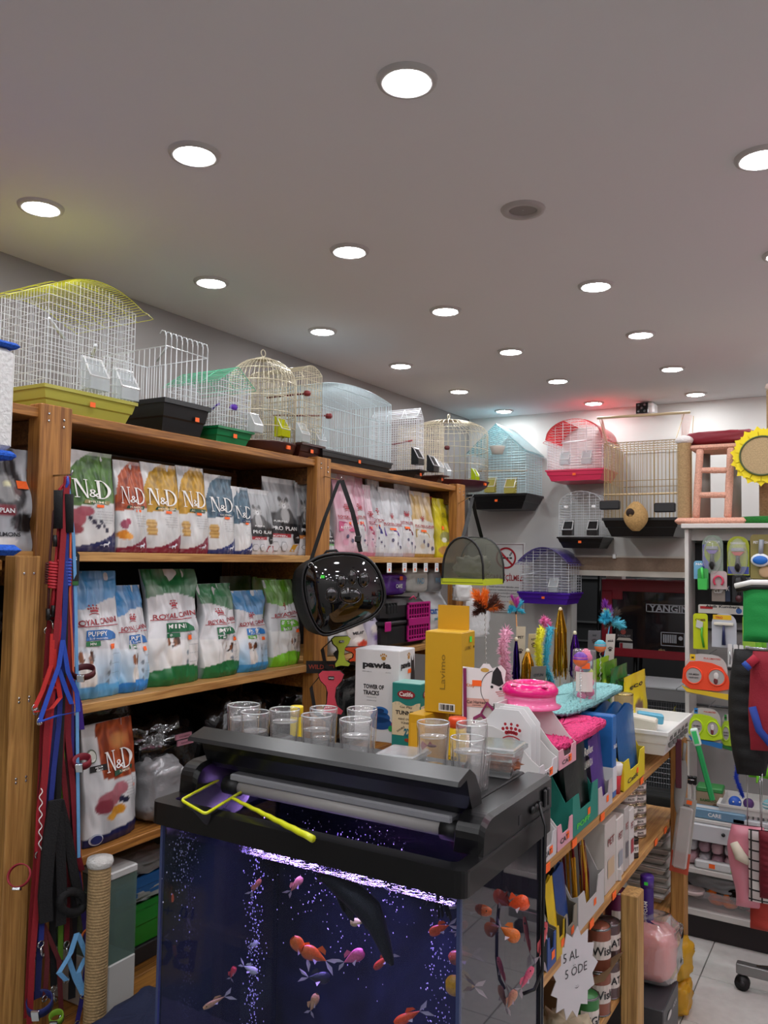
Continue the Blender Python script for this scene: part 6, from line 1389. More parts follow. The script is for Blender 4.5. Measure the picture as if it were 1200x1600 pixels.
# teal box with dark bags
tq = pt(902, 1240); ty = gY(903)
y0, y1 = gY(896), gY(935)
r = display('teal display carton full of black food sachets', (y0 + y1) / 2, .90, y1 - y0, .17, .20, '#1d8272', '#1d8272', fill=('#121a16', 3, 1.06), txt='POFF', txtc='#5ad83c', low=.5)
g = G(); put_text(g, flat(-.095), 'Reflex', 0, .20, .022, mat('#c8c8bc', .4), .02); put_text(g, flat(-.095), 'LAVANDA', 0, .165, .02, mat('#c8c8bc', .4), .02, wid=.07); g.build('lettering', r)
y0, y1 = gY(936), gY(958); r = display('low grey and white carton with purple sachets behind the teal one', (y0 + y1) / 2, .90, y1 - y0 - .004, .15, .14, '#bab6b2', '#c0b8b8', fill=('#4a2a7c', 2, 1.45), low=.5)
y0, y1 = gY(959), gY(972); r = empty('food_can', 'blue and white upright packet between purple and yellow cartons', 'package', (GX - .06, (y0 + y1) / 2, .901), PI / 2)
g = G(); g.box(-.02, .02, -.05, .05, 0, .24, mat('#2a6ab0', .35), .003); g.box(-.0205, .0205, -.0505, .0505, .02, .09, mat('#d8dce0', .4)); put_text(g, flat(-.052), 'SNACK', 0, .15, .012, WHITE, .02, wid=.035); g.build('packet', r)
r = empty('snack_cup', 'small red and white cup at the foot of the yellow carton', 'cup', (GX - .03, gY(973), .901)); g = G(); g.lathe([(.022, 0), (.024, .03), (.026, .055)], mat('#c02430', .4), 18); g.lathe([(.0265, .055), (.03, .085), (.026, .088)], mat('#e0dcd8', .4), 18); g.build('cup', r)
y0, y1 = gY(976), gY(1008); r = display('yellow display carton with shiny blue sachets leaning out', (y0 + y1) / 2, .90, y1 - y0, .17, .21, '#d8c024', '#dcc81c', fill=('#1c5a94', 4, 1.1), txt='Catit', low=.42)
# white basket at the far end
y0, y1 = gY(1014), gY(1054); r = empty('plastic_basket', 'white plastic basket of small packs at the far shelf end', 'basket', (GX - .06, (y0 + y1) / 2 - .0, .947), PI / 2)
wb, db, hb_ = (y1 - y0), .24, .085; wm_ = mat('#dcdcd8', .35)
g = G(); tray(g, wb, db, hb_, wm_, .84); g.build('basket_body', r)
for k in range(5):
    g = G(); 
    for j in range(2): g.box(-wb * .36 + wb * .16 * k, -wb * .36 + wb * .16 * k + wb * .1, -db / 2 * .955 - .003, -db / 2 * .93, .024 + .024 * j, .038 + .024 * j, mat('#6a6a66', .8))
    g.build('side_slot', r, kind='stuff')
for k, (c, dx) in enumerate((('#c8c4b4', -.04), ('#5aa8c4', .0), ('#e0e0da', .05))): g = G(); g.box(-.05 + dx, -.01 + dx, -.05, .04, .08, .125 - .012 * k, mat(c, .4), .004); o = g.build('packet', r); o.rotation_euler = (.1, .2 * (k - 1), .3 * k)
# plush pads
def plush(label, px0, px1, z, X0, X1, th, col, name='plush_pad'):
    ya, yb = gY(px0, 1130, X1), gY(px1, 1130, X1); r = empty(name, label, 'cushion', ((X0 + X1) / 2, (ya + yb) / 2, z)); hx, hy = (X1 - X0) / 2, (yb - ya) / 2; g = G(); m = mat(col, .95, 0, 1.0, 160, 0, .25)
    def fn(u, v):
        a = 2 * PI * u; ph = PI * (v - .5); c = math.copysign(abs(math.cos(a)) ** .35, math.cos(a)); s_ = math.copysign(abs(math.sin(a)) ** .35, math.sin(a)); k = max(0, math.cos(ph)) ** .35
        return (hx * c * k + .005 * nz(u * 90, v * 40, 1), hy * s_ * k + .005 * nz(u * 90, v * 40, 5), th / 2 + th / 2 * math.sin(ph) + .007 * nz(c * k * 26, s_ * k * 26, 2))
    g.grid(fn, 110, 44, m); g.build('plush_cover', r); return r
plush('bright pink plush cat pad lying on the cartons', 880, 955, 1.118, GX - .16, GX - .005, .030, '#d83c78')
plush('pale teal plush cat pad behind the pink one', 890, 982, 1.150, GX - .27, GX - .08, .026, '#7fb4b4')
for k, (yy, xx, z, h) in enumerate(((2.25, GX - .18, .901, .214), (2.55, GX - .22, .901, .246))): 
    r = empty('storage_box', ['grey box propping up the pink plush pad', 'grey box propping up the teal plush pad'][k], 'box', (xx, yy, z)); g = G(); g.box(-.06, .06, -.08, .08, 0, h, mat('#8a8886', .6), .003); g.build('carton', r)
# tube of balls
p = pt(913, 1120, -.78); r = empty('ball_tube', 'clear tube of small cat balls with an orange sticker', 'cat toy', (-.78, p.y, 1.147)); g = G(); g.lathe([(.034, 0), (.036, .004), (.036, .17), (.034, .175)], clear('#f4f4f4', .88, .05, 2.2), 24); g.build('tube', r)
rr = random.Random(3); bc = ['#e0508c', '#d8d8d4', '#c8dc3c', '#5a9ab4', '#e8709c', '#b8d4dc']
for k in range(16): g = G(); a = k * 2.2; g.ell((.016 * math.cos(a), .016 * math.sin(a), .015 + .0098 * k), (.015, .015, .015), mat(bc[rr.randrange(6)] if k > 4 else '#e0508c', .5), 10, 8); g.build('ball', r)
g = G(); cs = lambda a, b_: Vector((.0372 * math.cos(a / .037), .0372 * math.sin(a / .037), b_)); put_rect(g, cs, -.075, -.02, .05, .11, mat('#e4d8d0', .5), 5); put_rect(g, cs, -.055, -.03, .12, .138, ORANGE, 3); g.build('label', r)
def ballwand(label, px, pytop, X, zb, c1, c2):
    p = pt(px, pytop, X); r = empty('spring_ball_toy', label, 'cat toy', (X, p.y, zb)); h = p.z - zb - .02; g = G(); g.tube([(.003 * math.cos(i * 2.1), .003 * math.sin(i * 2.1), h * i / 60) for i in range(61)], .0013, mat('#c8c8c8', .3, .6), 5); g.build('spring', r)
    g = G(); g.ell((0, 0, h), (.022, .022, .022), mat(c2, .35), 16, 10); g.build('ball', r); g = G(); g.lathe([(.0225, h + .001), (.019, h + .013), (.009, h + .0215), (.001, h + .023)], mat(c1, .35), 16, cap=False); g.build('ball_cap', r)
ballwand('purple and orange ball on a spring wand', 907, 1020, -.76, 1.147, '#6a2aa0', '#e07038'); ballwand('teal and orange ball on a spring wand', 938, 1001, -.86, ZT + .002, '#2a94a8', '#e07038')
# treat packs behind
for k, (a, b_, yt, yb, c, c2, lab) in enumerate(((928, 950, 1028, 1100, '#9cc81c', '#d8d8c4', 'lime green treat pack standing behind the ball tube'), (943, 962, 1032, 1100, '#5a8c28', '#c8d43c', 'green treat pack between lime and dark green packs'), (955, 979, 1040, 1098, '#1f6a34', '#cfc8b8', 'dark green and cream treat pack'), (976, 1006, 1052, 1108, '#e0cc14', '#e8d81c', 'bright yellow treat pack leaning at the right'))):
    X = GX - .16 - .03 * (3 - k); ya, yb_ = gY(a, 1060, X), gY(b_, 1060, X); t = pt((a + b_) / 2, yt, X); zb = pt((a + b_) / 2, yb, X).z; cc, c22 = L(c), L(c2)
    zb = max(.902, zb - .02); r = empty('treat_pack', lab, 'pet treats', (X, (ya + yb_) / 2, .902), PI / 2, 'treat packs at the back of the display shelf'); H_ = t.z - .902
    p = Pouch((yb_ - ya) * 1.05, H_, .05, 101 + k, side=c, paint=lambda u, v, cc=cc, c22=c22: blobs(mixc(cc, c22, 1 if .3 < v < .8 - .3 * u else 0), u, v, [(.5, .5, .2, .1, L('#7a5a4a'))]), wr=.003); p.build(r, nu=14, nv=22)
    g = G(); put_text(g, p.surf(1), ['dentart', 'KUŞ', 'STICK', 'eco'][k], (yb_ - ya) * .5, H_ * .82, .014, gBK, .02, wid=(yb_ - ya) * .7); g.build('lettering', r)
# feather wands, plush strips and tinsel in a bin
bq = pt(830, 1110, -1.0); bin_ = empty('toy_bin', 'dark display bin holding feather wands and tinsel toys', 'bin', (-1.02, bq.y - .0, ZT + .001)); BY = bq.y
g = G(); tray(g, .22, .42, .16, mat('#1c1a1e', .6), .95); g.build('bin_body', bin_)
def boa(label, pts, rad_, col, n=46, cat='cat toy', name='plush_boa', m2=None, spike=1.0):
    o0 = Vector(pts[-1]); r = empty(name, label, cat, o0, group='feather and tinsel cat toys in the bin'); g = G(); rr = random.Random(len(label)); m = mat(col, .95); P = [Vector(p) - o0 for p in pts]
    g.tube(P, rad_ * .45, m, 8)
    if o0.z > ZT and o0.y < 3.2: q = G(); q.tube([(0, 0, 0), (0, 0, ZT + .004 - o0.z)], .0025, mat('#3a3a3c', .5), 6); q.build('rod', r)
    for k in range(n * 26):
        t = rr.random() * (len(P) - 1); i = int(t); p = P[i].lerp(P[i + 1], t - i); d = Vector((rr.gauss(0, 1), rr.gauss(0, 1), rr.gauss(-.2, 1))).normalized(); e = p + d * rad_ * rr.uniform(.7, 1.25) * spike; w_ = d.orthogonal().normalized() * rad_ * .12
        g.add([p - w_, p + w_, e], [(0, 1, 2)], m2 if (m2 and rr.random() < .4) else m)
    return g.build('fluff', r, kind='stuff') and r
def P2(px, py, X): return tuple(pt(px, py, X))
boa('pale pink fluffy boa hanging at the left of the bin', [P2(792, 985, -1.14), P2(787, 1010, -1.14), P2(789, 1040, -1.14), P2(792, 1068, -1.14)], .026, '#dfa4bc')
boa('yellow fluffy boa in the middle of the bin', [P2(846, 982, -1.08), P2(841, 1005, -1.08), P2(842, 1030, -1.08), P2(846, 1060, -1.08)], .020, '#d8d42c')
boa('turquoise fluffy boa beside the gold tinsel', [P2(860, 980, -1.06), P2(855, 1010, -1.06), P2(852, 1040, -1.06), P2(862, 1068, -1.06)], .020, '#3ea4bc')
boa('small hot pink tuft between the boas', [P2(850, 968, -1.1), P2(856, 978, -1.1)], .022, '#e070a8', 20)
boa('grey and pink fluffy ball toy low in the bin', [P2(884, 1074, -1.0), P2(890, 1080, -1.0)], .022, '#8ca8ac', 20)
def tinsel(label, px, y0, y1, X, w_, col, n=70, seed=1):
    a = Vector(P2(px, y0, X)); b_ = Vector(P2(px, y1, X)); r = empty('tinsel_tassel', label, 'cat toy', b_, group='feather and tinsel cat toys in the bin'); g = G(); rr = random.Random(seed); m = mat(col, .18, .9)
    for k in range(n):
        an = rr.uniform(0, 2 * PI); q = w_ * math.sqrt(rr.random()); L0 = (a.z - b_.z) * rr.uniform(.8, 1.0); x, y = q * math.cos(an), q * math.sin(an)
        g.ribbon([(x * .25, y * .25, a.z - b_.z), (x * .9, y * .9, (a.z - b_.z) - L0 * .35), (x + rr.uniform(-.004, .004), y, (a.z - b_.z) - L0 * .7), (x * 1.1 + rr.uniform(-.006, .006), y * 1.1, (a.z - b_.z) - L0)], (.0035 * math.cos(an * 3), .0035 * math.sin(an * 3), 0), .0004, m)
    g.build('strands', r, kind='stuff'); g = G(); g.tube([(0, 0, a.z - b_.z), (0, 0, ZT + .004 - b_.z)], .0022, mat('#c8b890', .5), 6); g.build('rod', r); g = G(); g.lathe([(.006, 0), (.008, .006), (.004, .014)], mat('#d8d0b0', .4), 10, (0, 0, a.z - b_.z - .004)); g.build('cap', r)
GOLDT = '#c89a2c'
tinsel('long gold tinsel tassel standing tallest in the bin', 875, 953, 1062, -1.04, .026, GOLDT, 90, 2); tinsel('shorter gold tinsel tassel left of the boas', 824, 1018, 1076, -1.05, .024, GOLDT, 80, 3)
tinsel('dark violet tinsel tassel right of the tall gold one', 898, 990, 1062, -.98, .018, '#4a1a80', 60, 4); tinsel('deep purple tinsel strip behind the short gold tassel', 806, 1000, 1070, -1.12, .012, '#3a2278', 40, 5)
def feathers(label, px, py, X, cols, zb, rod='#3a3a3c', n=8, ln=.05, seed=0, spring=False, base=None):
    p = pt(px, py, X); bx = base or (px, None); bp_ = pt(bx[0], py + 100, X); r = empty('feather_wand', label, 'cat toy', (X, bp_.y, zb), group='feather wands standing in the bin'); h = p.z - zb; dy = p.y - bp_.y; g = G(); rr = random.Random(seed)
    if spring: g.tube([(.003 * math.cos(i * 1.9), dy * i / 90 + .003 * math.sin(i * 1.9), h * i / 90) for i in range(91)], .0014, mat('#c8c8c4', .3, .5), 5)
    else: g.tube([(0, 0, 0), (0, dy, h)], .0025, mat(rod, .5), 6)
    g.build('rod', r); g = G(); g.ell((0, dy, h), (.005, .005, .012), mat('#2a2a2c', .5), 8, 6); g.build('ferrule', r)
    for k in range(n):
        c = cols[k % len(cols)]; g = G(); an = -1.1 + 2.2 * k / (n - 1) + rr.uniform(-.15, .15); m = mat(c, .9); L0 = ln * rr.uniform(.8, 1.25); tp = rr.uniform(-.3, .3)
        P = [Vector((tp * L0 * t, dy + L0 * math.sin(an) * t * (1 + .3 * t), h + L0 * math.cos(an) * t - .5 * L0 * abs(math.sin(an)) * t * t)) for t in (0, .25, .5, .75, 1)]
        for j in range(170):
            t = rr.uniform(.1, 1) * 3.98; i = int(t); q = P[i].lerp(P[i + 1], t - i); d = (P[i + 1] - P[i]).normalized(); sd = Vector((rr.gauss(0, 1), rr.gauss(0, 1), rr.gauss(0, 1))).normalized(); e = q + (sd * .8 + d * .7) * L0 * .42 * (1.1 - abs(t / 4 - .55)); w_ = d.cross(sd).normalized() * L0 * .035
            g.add([q - w_, q + w_, e], [(0, 1, 2)], m)
        g.build('feather', r)
    return r
feathers('orange and dark brown feather wand on a white spring', 758, 955, -1.22, ['#4a2418', '#5a2c18', '#e0701c', '#ee8220', '#f08c2c', '#e87818'], ZT, n=9, ln=.075, seed=4, spring=True, base=(762, None))
feathers('turquoise and magenta feather wand with small bell', 806, 955, -1.16, ['#3ab4d0', '#3ab4d0', '#c8b078', '#b83ca0', '#d04cb0'], ZT + .02, '#c88a4c', 7, .045, 6, base=(818, None))
feathers('big turquoise, lime and purple feather wand at the right', 953, 975, -.98, ['#4a4038', '#3ab8d8', '#36b0d0', '#5ac4dc', '#c8c82c', '#8c3cb0', '#a048c0', '#c03c74'], ZT + .02, '#3a94b8', 12, .075, 7, base=(925, None))
for k, (px, yt, yb, X, w_, c, t, lab) in enumerate(((812, 978, 1045, -1.14, .035, '#cfc4a8', 'PET', 'beige toy header card tilted in the bin'), (833, 990, 1022, -1.12, .045, '#d8c49c', 'KEDİ', 'cream toy card with dark cat print in the bin'), (838, 1040, 1095, -.98, .06, '#6c625c', 'OYUN', 'brown kraft toy card leaning at the bin front'), (928, 985, 1015, -.96, .05, '#5a5a60', 'toy', 'grey toy card with pink dots behind the balls'), (952, 990, 1032, -.92, .04, '#c8c4bc', 'stick', 'clear pack with pink end standing by the feathers'))):
    a, b_ = Vector(P2(px, yt, X)), Vector(P2(px, yb, X)); r = empty('toy_card', lab, 'card', b_, PI / 4 + .2 * (k % 3 - 1), 'toy cards in the bin', .12); H_ = a.z - b_.z
    g = G(); g.box(-w_ / 2, w_ / 2, 0, .002, 0, H_, mat(c, .5)); g.build('card', r); g = G(); put_text(g, flat(-.001), t, 0, H_ * .75, .010, gBK, .02); paw(g, flat(-.001), 0, H_ * .4, .016, mat('#3a2c2c', .5)); g.build('lettering', r)
# tins beyond the yellow pack
def tin(label, x, y, z, R_, h, col, lid='#b8a468', cat='pet food', grp=None, txt=None, name='food_tin', lidless=False):
    r = empty(name, label, cat, (x, y, z), PI / 4, grp); g = G(); g.lathe([(R_ * .97, .001), (R_, .003), (R_, h - .004), (R_ * .97, h - .001)], mat(col, .3, .2), 22); g.build('label_band', r)
    g = G(); g.lathe([(R_ * 1.01, h - .005), (R_ * 1.01, h), (R_ * .93, h), (R_ * .92, h - .003), (.001, h - .0028)], mat(lid, .22, .9), 22, cap=False); g.lathe([(R_ * 1.01, 0), (R_ * 1.01, .004)], mat(lid, .22, .9), 22); g.build('lid', r)
    if txt: g = G(); cs = lambda a, b_: Vector((R_ * 1.012 * math.sin(a / R_), -R_ * 1.012 * math.cos(a / R_), b_)); put_rect(g, cs, -R_ * .9, R_ * .9, h * .3, h * .72, mat('#d8d0c8', .5), 6); put_text(g, (lambda a, b_: cs(a, b_) + Vector((0, -.0012, 0))), txt, 0, h * .5, h * .2, gBK, .02); g.build('lettering', r)
    return r
for k, (px, py) in enumerate(((996, 1072), (1008, 1080), (1015, 1083))): p = pt(px, py + 12, GX - .15); tin(['gold tin with paper label beyond the yellow pack', 'open-topped gold tin beside the paper labelled one', 'rightmost gold tin by the white basket'][k], GX - .15 - .05 * (k == 1), min(p.y + .04 * k, 3.12), .901, .035, p.z + .03 - .901 if k != 1 else p.z + .02 - .901, '#a89468', txt='PATE' if k == 0 else None)
# ---- lower shelf z .648
zl = .649
for k in range(11):
    c = k % 2; row = k // 2
    tin('round food tin, %s stack, %s from the bottom' % (['near', 'far'][c], ['first', 'second', 'third', 'fourth', 'fifth', 'sixth'][row]), GX - .06 - .01 * c, gY(1006 + 18 * c), zl + .0385 * row, .038, .037, '#8a7c78', '#a89a7c', grp='stacked food tins on the lower shelf', txt='PATE')
r = tin('small brown glass jar before the tin stacks', GX - .025, gY(1000), zl, .02, .06, '#3a2416', '#2a2a2c', name='supplement_jar', txt='VIT')
for k, (a, b_, h, c, lab) in enumerate(((951, 968, .20, '#c4bfb8', 'tall off-white carton on the lower shelf by the sticks'), (969, 980, .18, '#d0ccc6', 'second off-white carton on the lower shelf'), (981, 988, .19, '#b8b4b0', 'narrow grey-white carton beside the tins'), (989, 996, .17, '#d4d0cc', 'narrowest white carton with a red mark beside the tins'))):
    ya, yb_ = gY(a), gY(b_); r = empty('white_carton', lab, 'box', (GX - .08, (ya + yb_) / 2, zl), PI / 2, 'upright cartons on the lower shelf'); w_ = yb_ - ya - .004
    g = G(); g.box(-w_ / 2, w_ / 2, -.07, .07, 0, h, mat(c, .5), .002); g.build('carton', r); g = G(); put_text(g, flat(-.0715), 'PET', 0, h * .7, .02, mat('#8a4a4a', .5), .02, wid=w_ * .6); put_rect(g, flat(-.0715), -w_ * .3, w_ * .3, h * .2, h * .45, mat(['#c8b090', '#9aa0a8', '#6c6c70', '#a8444c'][k], .5)); g.build('lettering', r)
r = empty('small_box', 'small white box lying in front of the cartons', 'box', (GX - .035, gY(975), zl), .3); g = G(); g.box(-.025, .025, -.04, .04, 0, .035, mat('#c8c4c0', .5), .002); put_rect(g, flat(-.0415), -.015, .01, .01, .025, mat('#a83a44', .5)); g.build('carton', r)
r = display('grey display carton of gold and red treat sticks', (gY(905) + gY(945)) / 2, zl, gY(945) - gY(905), .16, .20, '#b8b6b4', '#c0bebc', low=.45)
rr = random.Random(9)
for k in range(34):
    g = G(); x = rr.uniform(-.05, .05); y = rr.uniform(-.07, .05); h = rr.uniform(.15, .21); c = rr.choice(['#c8961c', '#b87a14', '#8c1c24', '#d8a82c', '#6c1420']); g.ribbon([(x, y, .004), (x + rr.uniform(-.01, .01), y + .005, h * .5), (x + rr.uniform(-.02, .02), y + .01, h)], (.009, 0, 0), .003, mat(c, .25, .4)); g.build('treat_stick', r)
for k, (a, b_, c, f_, lab, h) in enumerate(((884, 903, '#5c5444', '#8a8474', 'olive brown display carton with blue packets', .20), (872, 886, '#6c6250', '#c8a81c', 'brown display carton with yellow front on the lower shelf', .19), (858, 871, '#4a4a4c', '#2a4a8c', 'dark display carton nearest the power cable', .18))):
    r = display(lab, (gY(a) + gY(b_)) / 2, zl, max(.05, gY(b_) - gY(a)), .17, h, c, f_, fill=(['#24407c', '#d8b81c', '#b8c0c8'][k], 2, .9), low=.4)
r = empty('book_row', 'bluish clear sleeves of leaflets standing at the near end of the lower shelf', 'packaging', (GX - .09, gY(862) - .16, zl), PI / 2)
for k in range(6): g = G(); g.box(-.09 + .026 * k, -.072 + .026 * k, -.09, .06, 0, .20 - .01 * (k % 3), mat(['#8a98b0', '#a8b0bc', '#6c7c9c', '#c0c4c8', '#7c8cac', '#3a8a4c'][k], .3), .002); g.build('sleeve', r)
# ---- third shelf z .33
z3 = .331
sg = empty('paper_price_star', 'white star-shaped price card with handwritten black offer', 'price card', (GX + .015, gY(898, 1510, GX + .015), pt(898, 1520, GX + .015).z), PI / 2 - .35, None)
n = 26; rr = random.Random(2); sp = [((.085 if i % 2 else .108) * (1.0 + .08 * rr.random()) * math.cos(2 * PI * i / n), (.085 if i % 2 else .108) * 1.02 * math.sin(2 * PI * i / n)) for i in range(n)]
g = G(); g.prism([(x * .8, z) for x, z in sp], 0, .002, mat('#cfcfd2', .6)); g.build('card', sg); g = G(); put_text(g, flat(-.001), '5 AL', -.015, .045, .022, gBK, -.005); put_text(g, flat(-.001), '5 ÖDE', .005, .008, .026, gBK, -.005); put_text(g, flat(-.001), ':)', .008, -.035, .016, gBK, -.005, rot=-PI / 2); g.build('lettering', sg)
g = G(); g.tube([(0, .003, .06), (-.01, .02, .10), (-.012, .016, .123)], .0012, mat('#c8c8c8', .4), 6); g.build('hanging_thread', sg)
def can(label, px, X, R_, h, col, txt, z=z3, dz=0):
    return tin(label, X, gY(px, 1500, X), z + dz, R_, h, col, '#8a8c8e', txt=txt, grp='upright food cans on the third shelf', name='food_can')
for k in range(2):
    can('tall brown food can at the front, %s' % ['lower one', 'upper one'][k], 934, GX - .03, .036, .118, '#8c5240', 'Wisk', dz=.119 * k); can('tall brown can to the right of the front stack, %s' % ['lower one', 'upper one'][k], 950, GX - .03, .034, .105, '#5c4a4c', 'CAT', dz=.106 * k)
can('green and white can below the star card', 916, GX - .02, .034, .112, '#3c7c44', 'VEGA'); can('magenta and grey can behind the front stack', 962, GX - .08, .034, .20, '#6c2c54', 'GEL')
r = empty('glass_jar', 'clear jar with silver ring lid above the brown cans', 'jar', (GX - .11, gY(920, 1500, GX - .11), z3)); g = G(); g.lathe([(.04, 0), (.042, .01), (.042, .235), (.038, .245)], mat('#3c342c', .3), 24); g.build('jar', r); g = G(); g.lathe([(.043, .245), (.044, .262), (.038, .264), (.036, .256), (.001, .255)], mat('#a8a49c', .25, .8), 24, cap=False); g.build('lid', r)
r = empty('paper_sack', 'open beige paper bag with crumpled plastic under the star card', 'bag', (GX - .02, gY(885, 1590, GX - .02), z3), .4); crinkle(r, .14, .12, .12, 8, mat('#b8ac90', .6, 0, .4, 30), .22)
r = empty('cardboard_box', 'open brown cardboard box behind the star card', 'box', (GX - .12, gY(880, 1590, GX - .12) + .02, z3), PI / 2); g = G(); g.box(-.09, .09, -.08, .08, 0, .10, mat('#7c6448', .7), .002); g.build('carton', r); g = G(); g.add([(-.09, -.08, .10), (.09, -.08, .10), (.10, -.14, .14), (-.10, -.14, .14)], [(0, 1, 2, 3)], mat('#8a7050', .7)); g.build('flap', r)
r = empty('spray_can', 'tall purple aerosol can with purple cap by the trays', 'bottle', (GX - .015, gY(1011, 1410, GX - .015), .361)); g = G(); g.lathe([(.021, 0), (.0215, .004), (.0215, .14), (.018, .15)], mat('#3c2470', .25), 22); g.build('body', r); g = G(); g.lathe([(.0225, .145), (.0225, .178), (.02, .182)], mat('#4a2c8c', .3), 22); g.build('cap', r); g = G(); g.box(-.004, .008, -.0235, -.021, .155, .165, LIME); cs = lambda a, b_: Vector((.0218 * math.sin(a / .0218) * 1.02, -.0218 * math.cos(a / .0218) * 1.02, b_)); put_text(g, cs, 'FOAM', 0, .08, .012, WHITE, .02, rot=PI / 2); g.build('label', r)
r = empty('small_carton', 'flat carton carrying the purple aerosol can', 'box', (GX - .02, gY(1011, 1410, GX - .015), z3 + .0005)); g = G(); g.box(-.03, .03, -.03, .03, 0, .029, mat('#b4a8a8', .5), .002); put_rect(g, flat(-.031), -.02, .02, .006, .022, mat('#a83c4c', .5)); g.build('carton', r)
for k in range(8):
    zz = z3 + .034 * k; r = empty('food_tray', 'white lidded food tray in the tall stack, %s from the bottom' % ['first', 'second', 'third', 'fourth', 'fifth', 'sixth', 'seventh', 'eighth'][k], 'container', (GX - .10 + .008 * (k % 2), gY(1024, 1400, GX - .08) + .005 * (k % 3), zz + .0005), PI / 2 + .06 * (k % 3 - 1), 'stacked white food trays')
    g = G(); tray(g, .20, .15, .026, mat('#bdbab4', .4), .84); g.build('tray_body', r); g = G(); g.box(-.105, .105, -.08, .08, .0262, .031, mat('#c9c6c0', .3), .006); g.build('lid', r)
    g = G(); put_text(g, lambda a, b_: Vector((a, b_, .0318)), 'MENU', 0, -.02, .016, gBK, .02); g.build('lettering', r)
# ---- things on the floor and low by the posts
p = pt(1014, 1545, GX + .06); r = empty('pillow_pack', 'salmon pink cushion wrapped in clear plastic on the low pack', 'cushion', (GX + .0, gY(1013, 1510, GX), .245), PI / 2)
crinkle(r, .17, .17, .155, 51, mat('#c86a64', .8, 0, .3, 80), .06, 'cushion', sq=.5); crinkle(r, .20, .20, .185, 52, clear('#ffffff', .80, .08, 3.0), .12, 'plastic_wrap', c=(0, 0, -.008), sq=.5)
r = empty('appliance_box', 'dark grey carton with round print under the wrapped cushion', 'box', (GX - .01, gY(1003, 1580, GX), .001), PI / 2); g = G(); g.box(-.11, .11, -.10, .10, 0, .235, mat('#3c3e42', .4), .003); g.build('carton', r); g = G(); put_poly(g, flat(-.1015), circ(-.03, .12, .035), mat('#8a7a50', .5)); put_poly(g, flat(-.102), circ(-.03, .19, .03, 20, .010), mat('#c8c8c4', .5)); put_text(g, flat(-.1015), 'AQUA', .05, .19, .016, mat('#b8b8b8', .5), .02); g.build('lettering', r)
for k, (px, z, c, lab) in enumerate(((1052, .12, '#c89a1c', 'upper yellow food bag slumped beside the end post'), (1052, .001, '#c8961c', 'lower yellow food bag on the floor by the end post'), (1040, .10, '#2a8c7c', 'teal food bag between yellow bags and grey carton'), (1040, .001, '#6c4a9c', 'violet food bag on the floor by the grey carton'))):
    X = GX + .02 - .03 * (k > 1); r = empty('pet_food_bag', lab, 'pet food', (X, gY(px, 1560, X) , z), .2 * (k - 1), 'bags heaped at the end post'); crinkle(r, .12 if k < 2 else .10, .13, .14 if z > .05 else .12, 70 + k, mat(c, .4, 0, .4, 30), .14)
# ================================================================ WHITE WALL UNIT ON THE RIGHT
UY, UP_ = 3.77, 4.10
un = empty('wall_unit', 'white shop wall unit with hooks, counter and low open shelves', 'shelf', (-.75, UY, 0))
def lu(g): return g.at((.75, -UY, 0))
wh = mat('#cfcdc8', .4); UX0, UX1 = -.75, 1.3
def up(nm, *q, m=wh, bev=.002): g = G(); lu(g); g.box(*q, m, bev); return g.build(nm, un)
up('plinth', UX0 + .01, UX1, UY + .02, 4.42, .002, .098, m=mat('#1c1216', .5)); up('bottom_shelf', UX0, UX1, UY, 4.42, .099, .125); up('middle_shelf', UX0, UX1, UY, 4.42, .275, .295)
up('counter_top', UX0, UX1, UY + .01, 4.42, .488, .503)
for k in range(3): 
    d = up('drawer', UX0 + .02 + .62 * k, UX0 + .62 + .62 * k, UY - .012, UY + .30, .418, .486, m=mat('#c8ccd0', .4)); g = G(); lu(g); g.lathe([(.007, 0), (.008, .004), (.006, .010)], BLACK, 12); o = g.build('lock', d); o.location = (.04 + .15 + .62 * k - .0, -.014, .46); o.rotation_euler = (PI / 2, 0, 0)
for o in [c for d in un.children for c in d.children if c.name.startswith('lock')]:
    for v in o.data.vertices: v.co -= Vector((.75, -UY, 0))
up('side_panel', UX0 - .012, UX0, UY + .01, 4.42, .10, .50); up('upper_side_panel', UX0 - .010, UX0 + .008, UP_ - .09, 4.42, .504, 1.75)
for x in (-.49, .15): up('divider', x, x + .018, UY + .004, 4.40, .296, .417)
for x in (-.43, .2): up('divider', x, x + .014, UY + .004, 4.40, .126, .274)
up('back_panel', UX0, UX1, 4.20, 4.215, .504, 1.76, m=mat('#9a9a98', .6)); up('top_board', UX0 - .02, UX1, UP_ - .12, 4.42, 1.755, 1.776); up('fascia', UX0, UX1, UP_ - .02, UP_ - .005, 1.70, 1.754)
up('header_panel', UX0, UX1, 4.17, 4.199, 1.32, 1.69, m=mat('#1c1c1e', .6))
q = mat('#4a4a4c', .4, .5)
for k, z in enumerate((1.66, 1.57, 1.40, 1.28, 1.10, .92)):
    g = G(); lu(g); g.bar((UX0 + .01, 4.185, z), (UX1, 4.185, z), .006, q); g.build('hook_rail', un)
HY = 4.02
def hpos(px, py, Y=HY): return ony(px, py, Y)
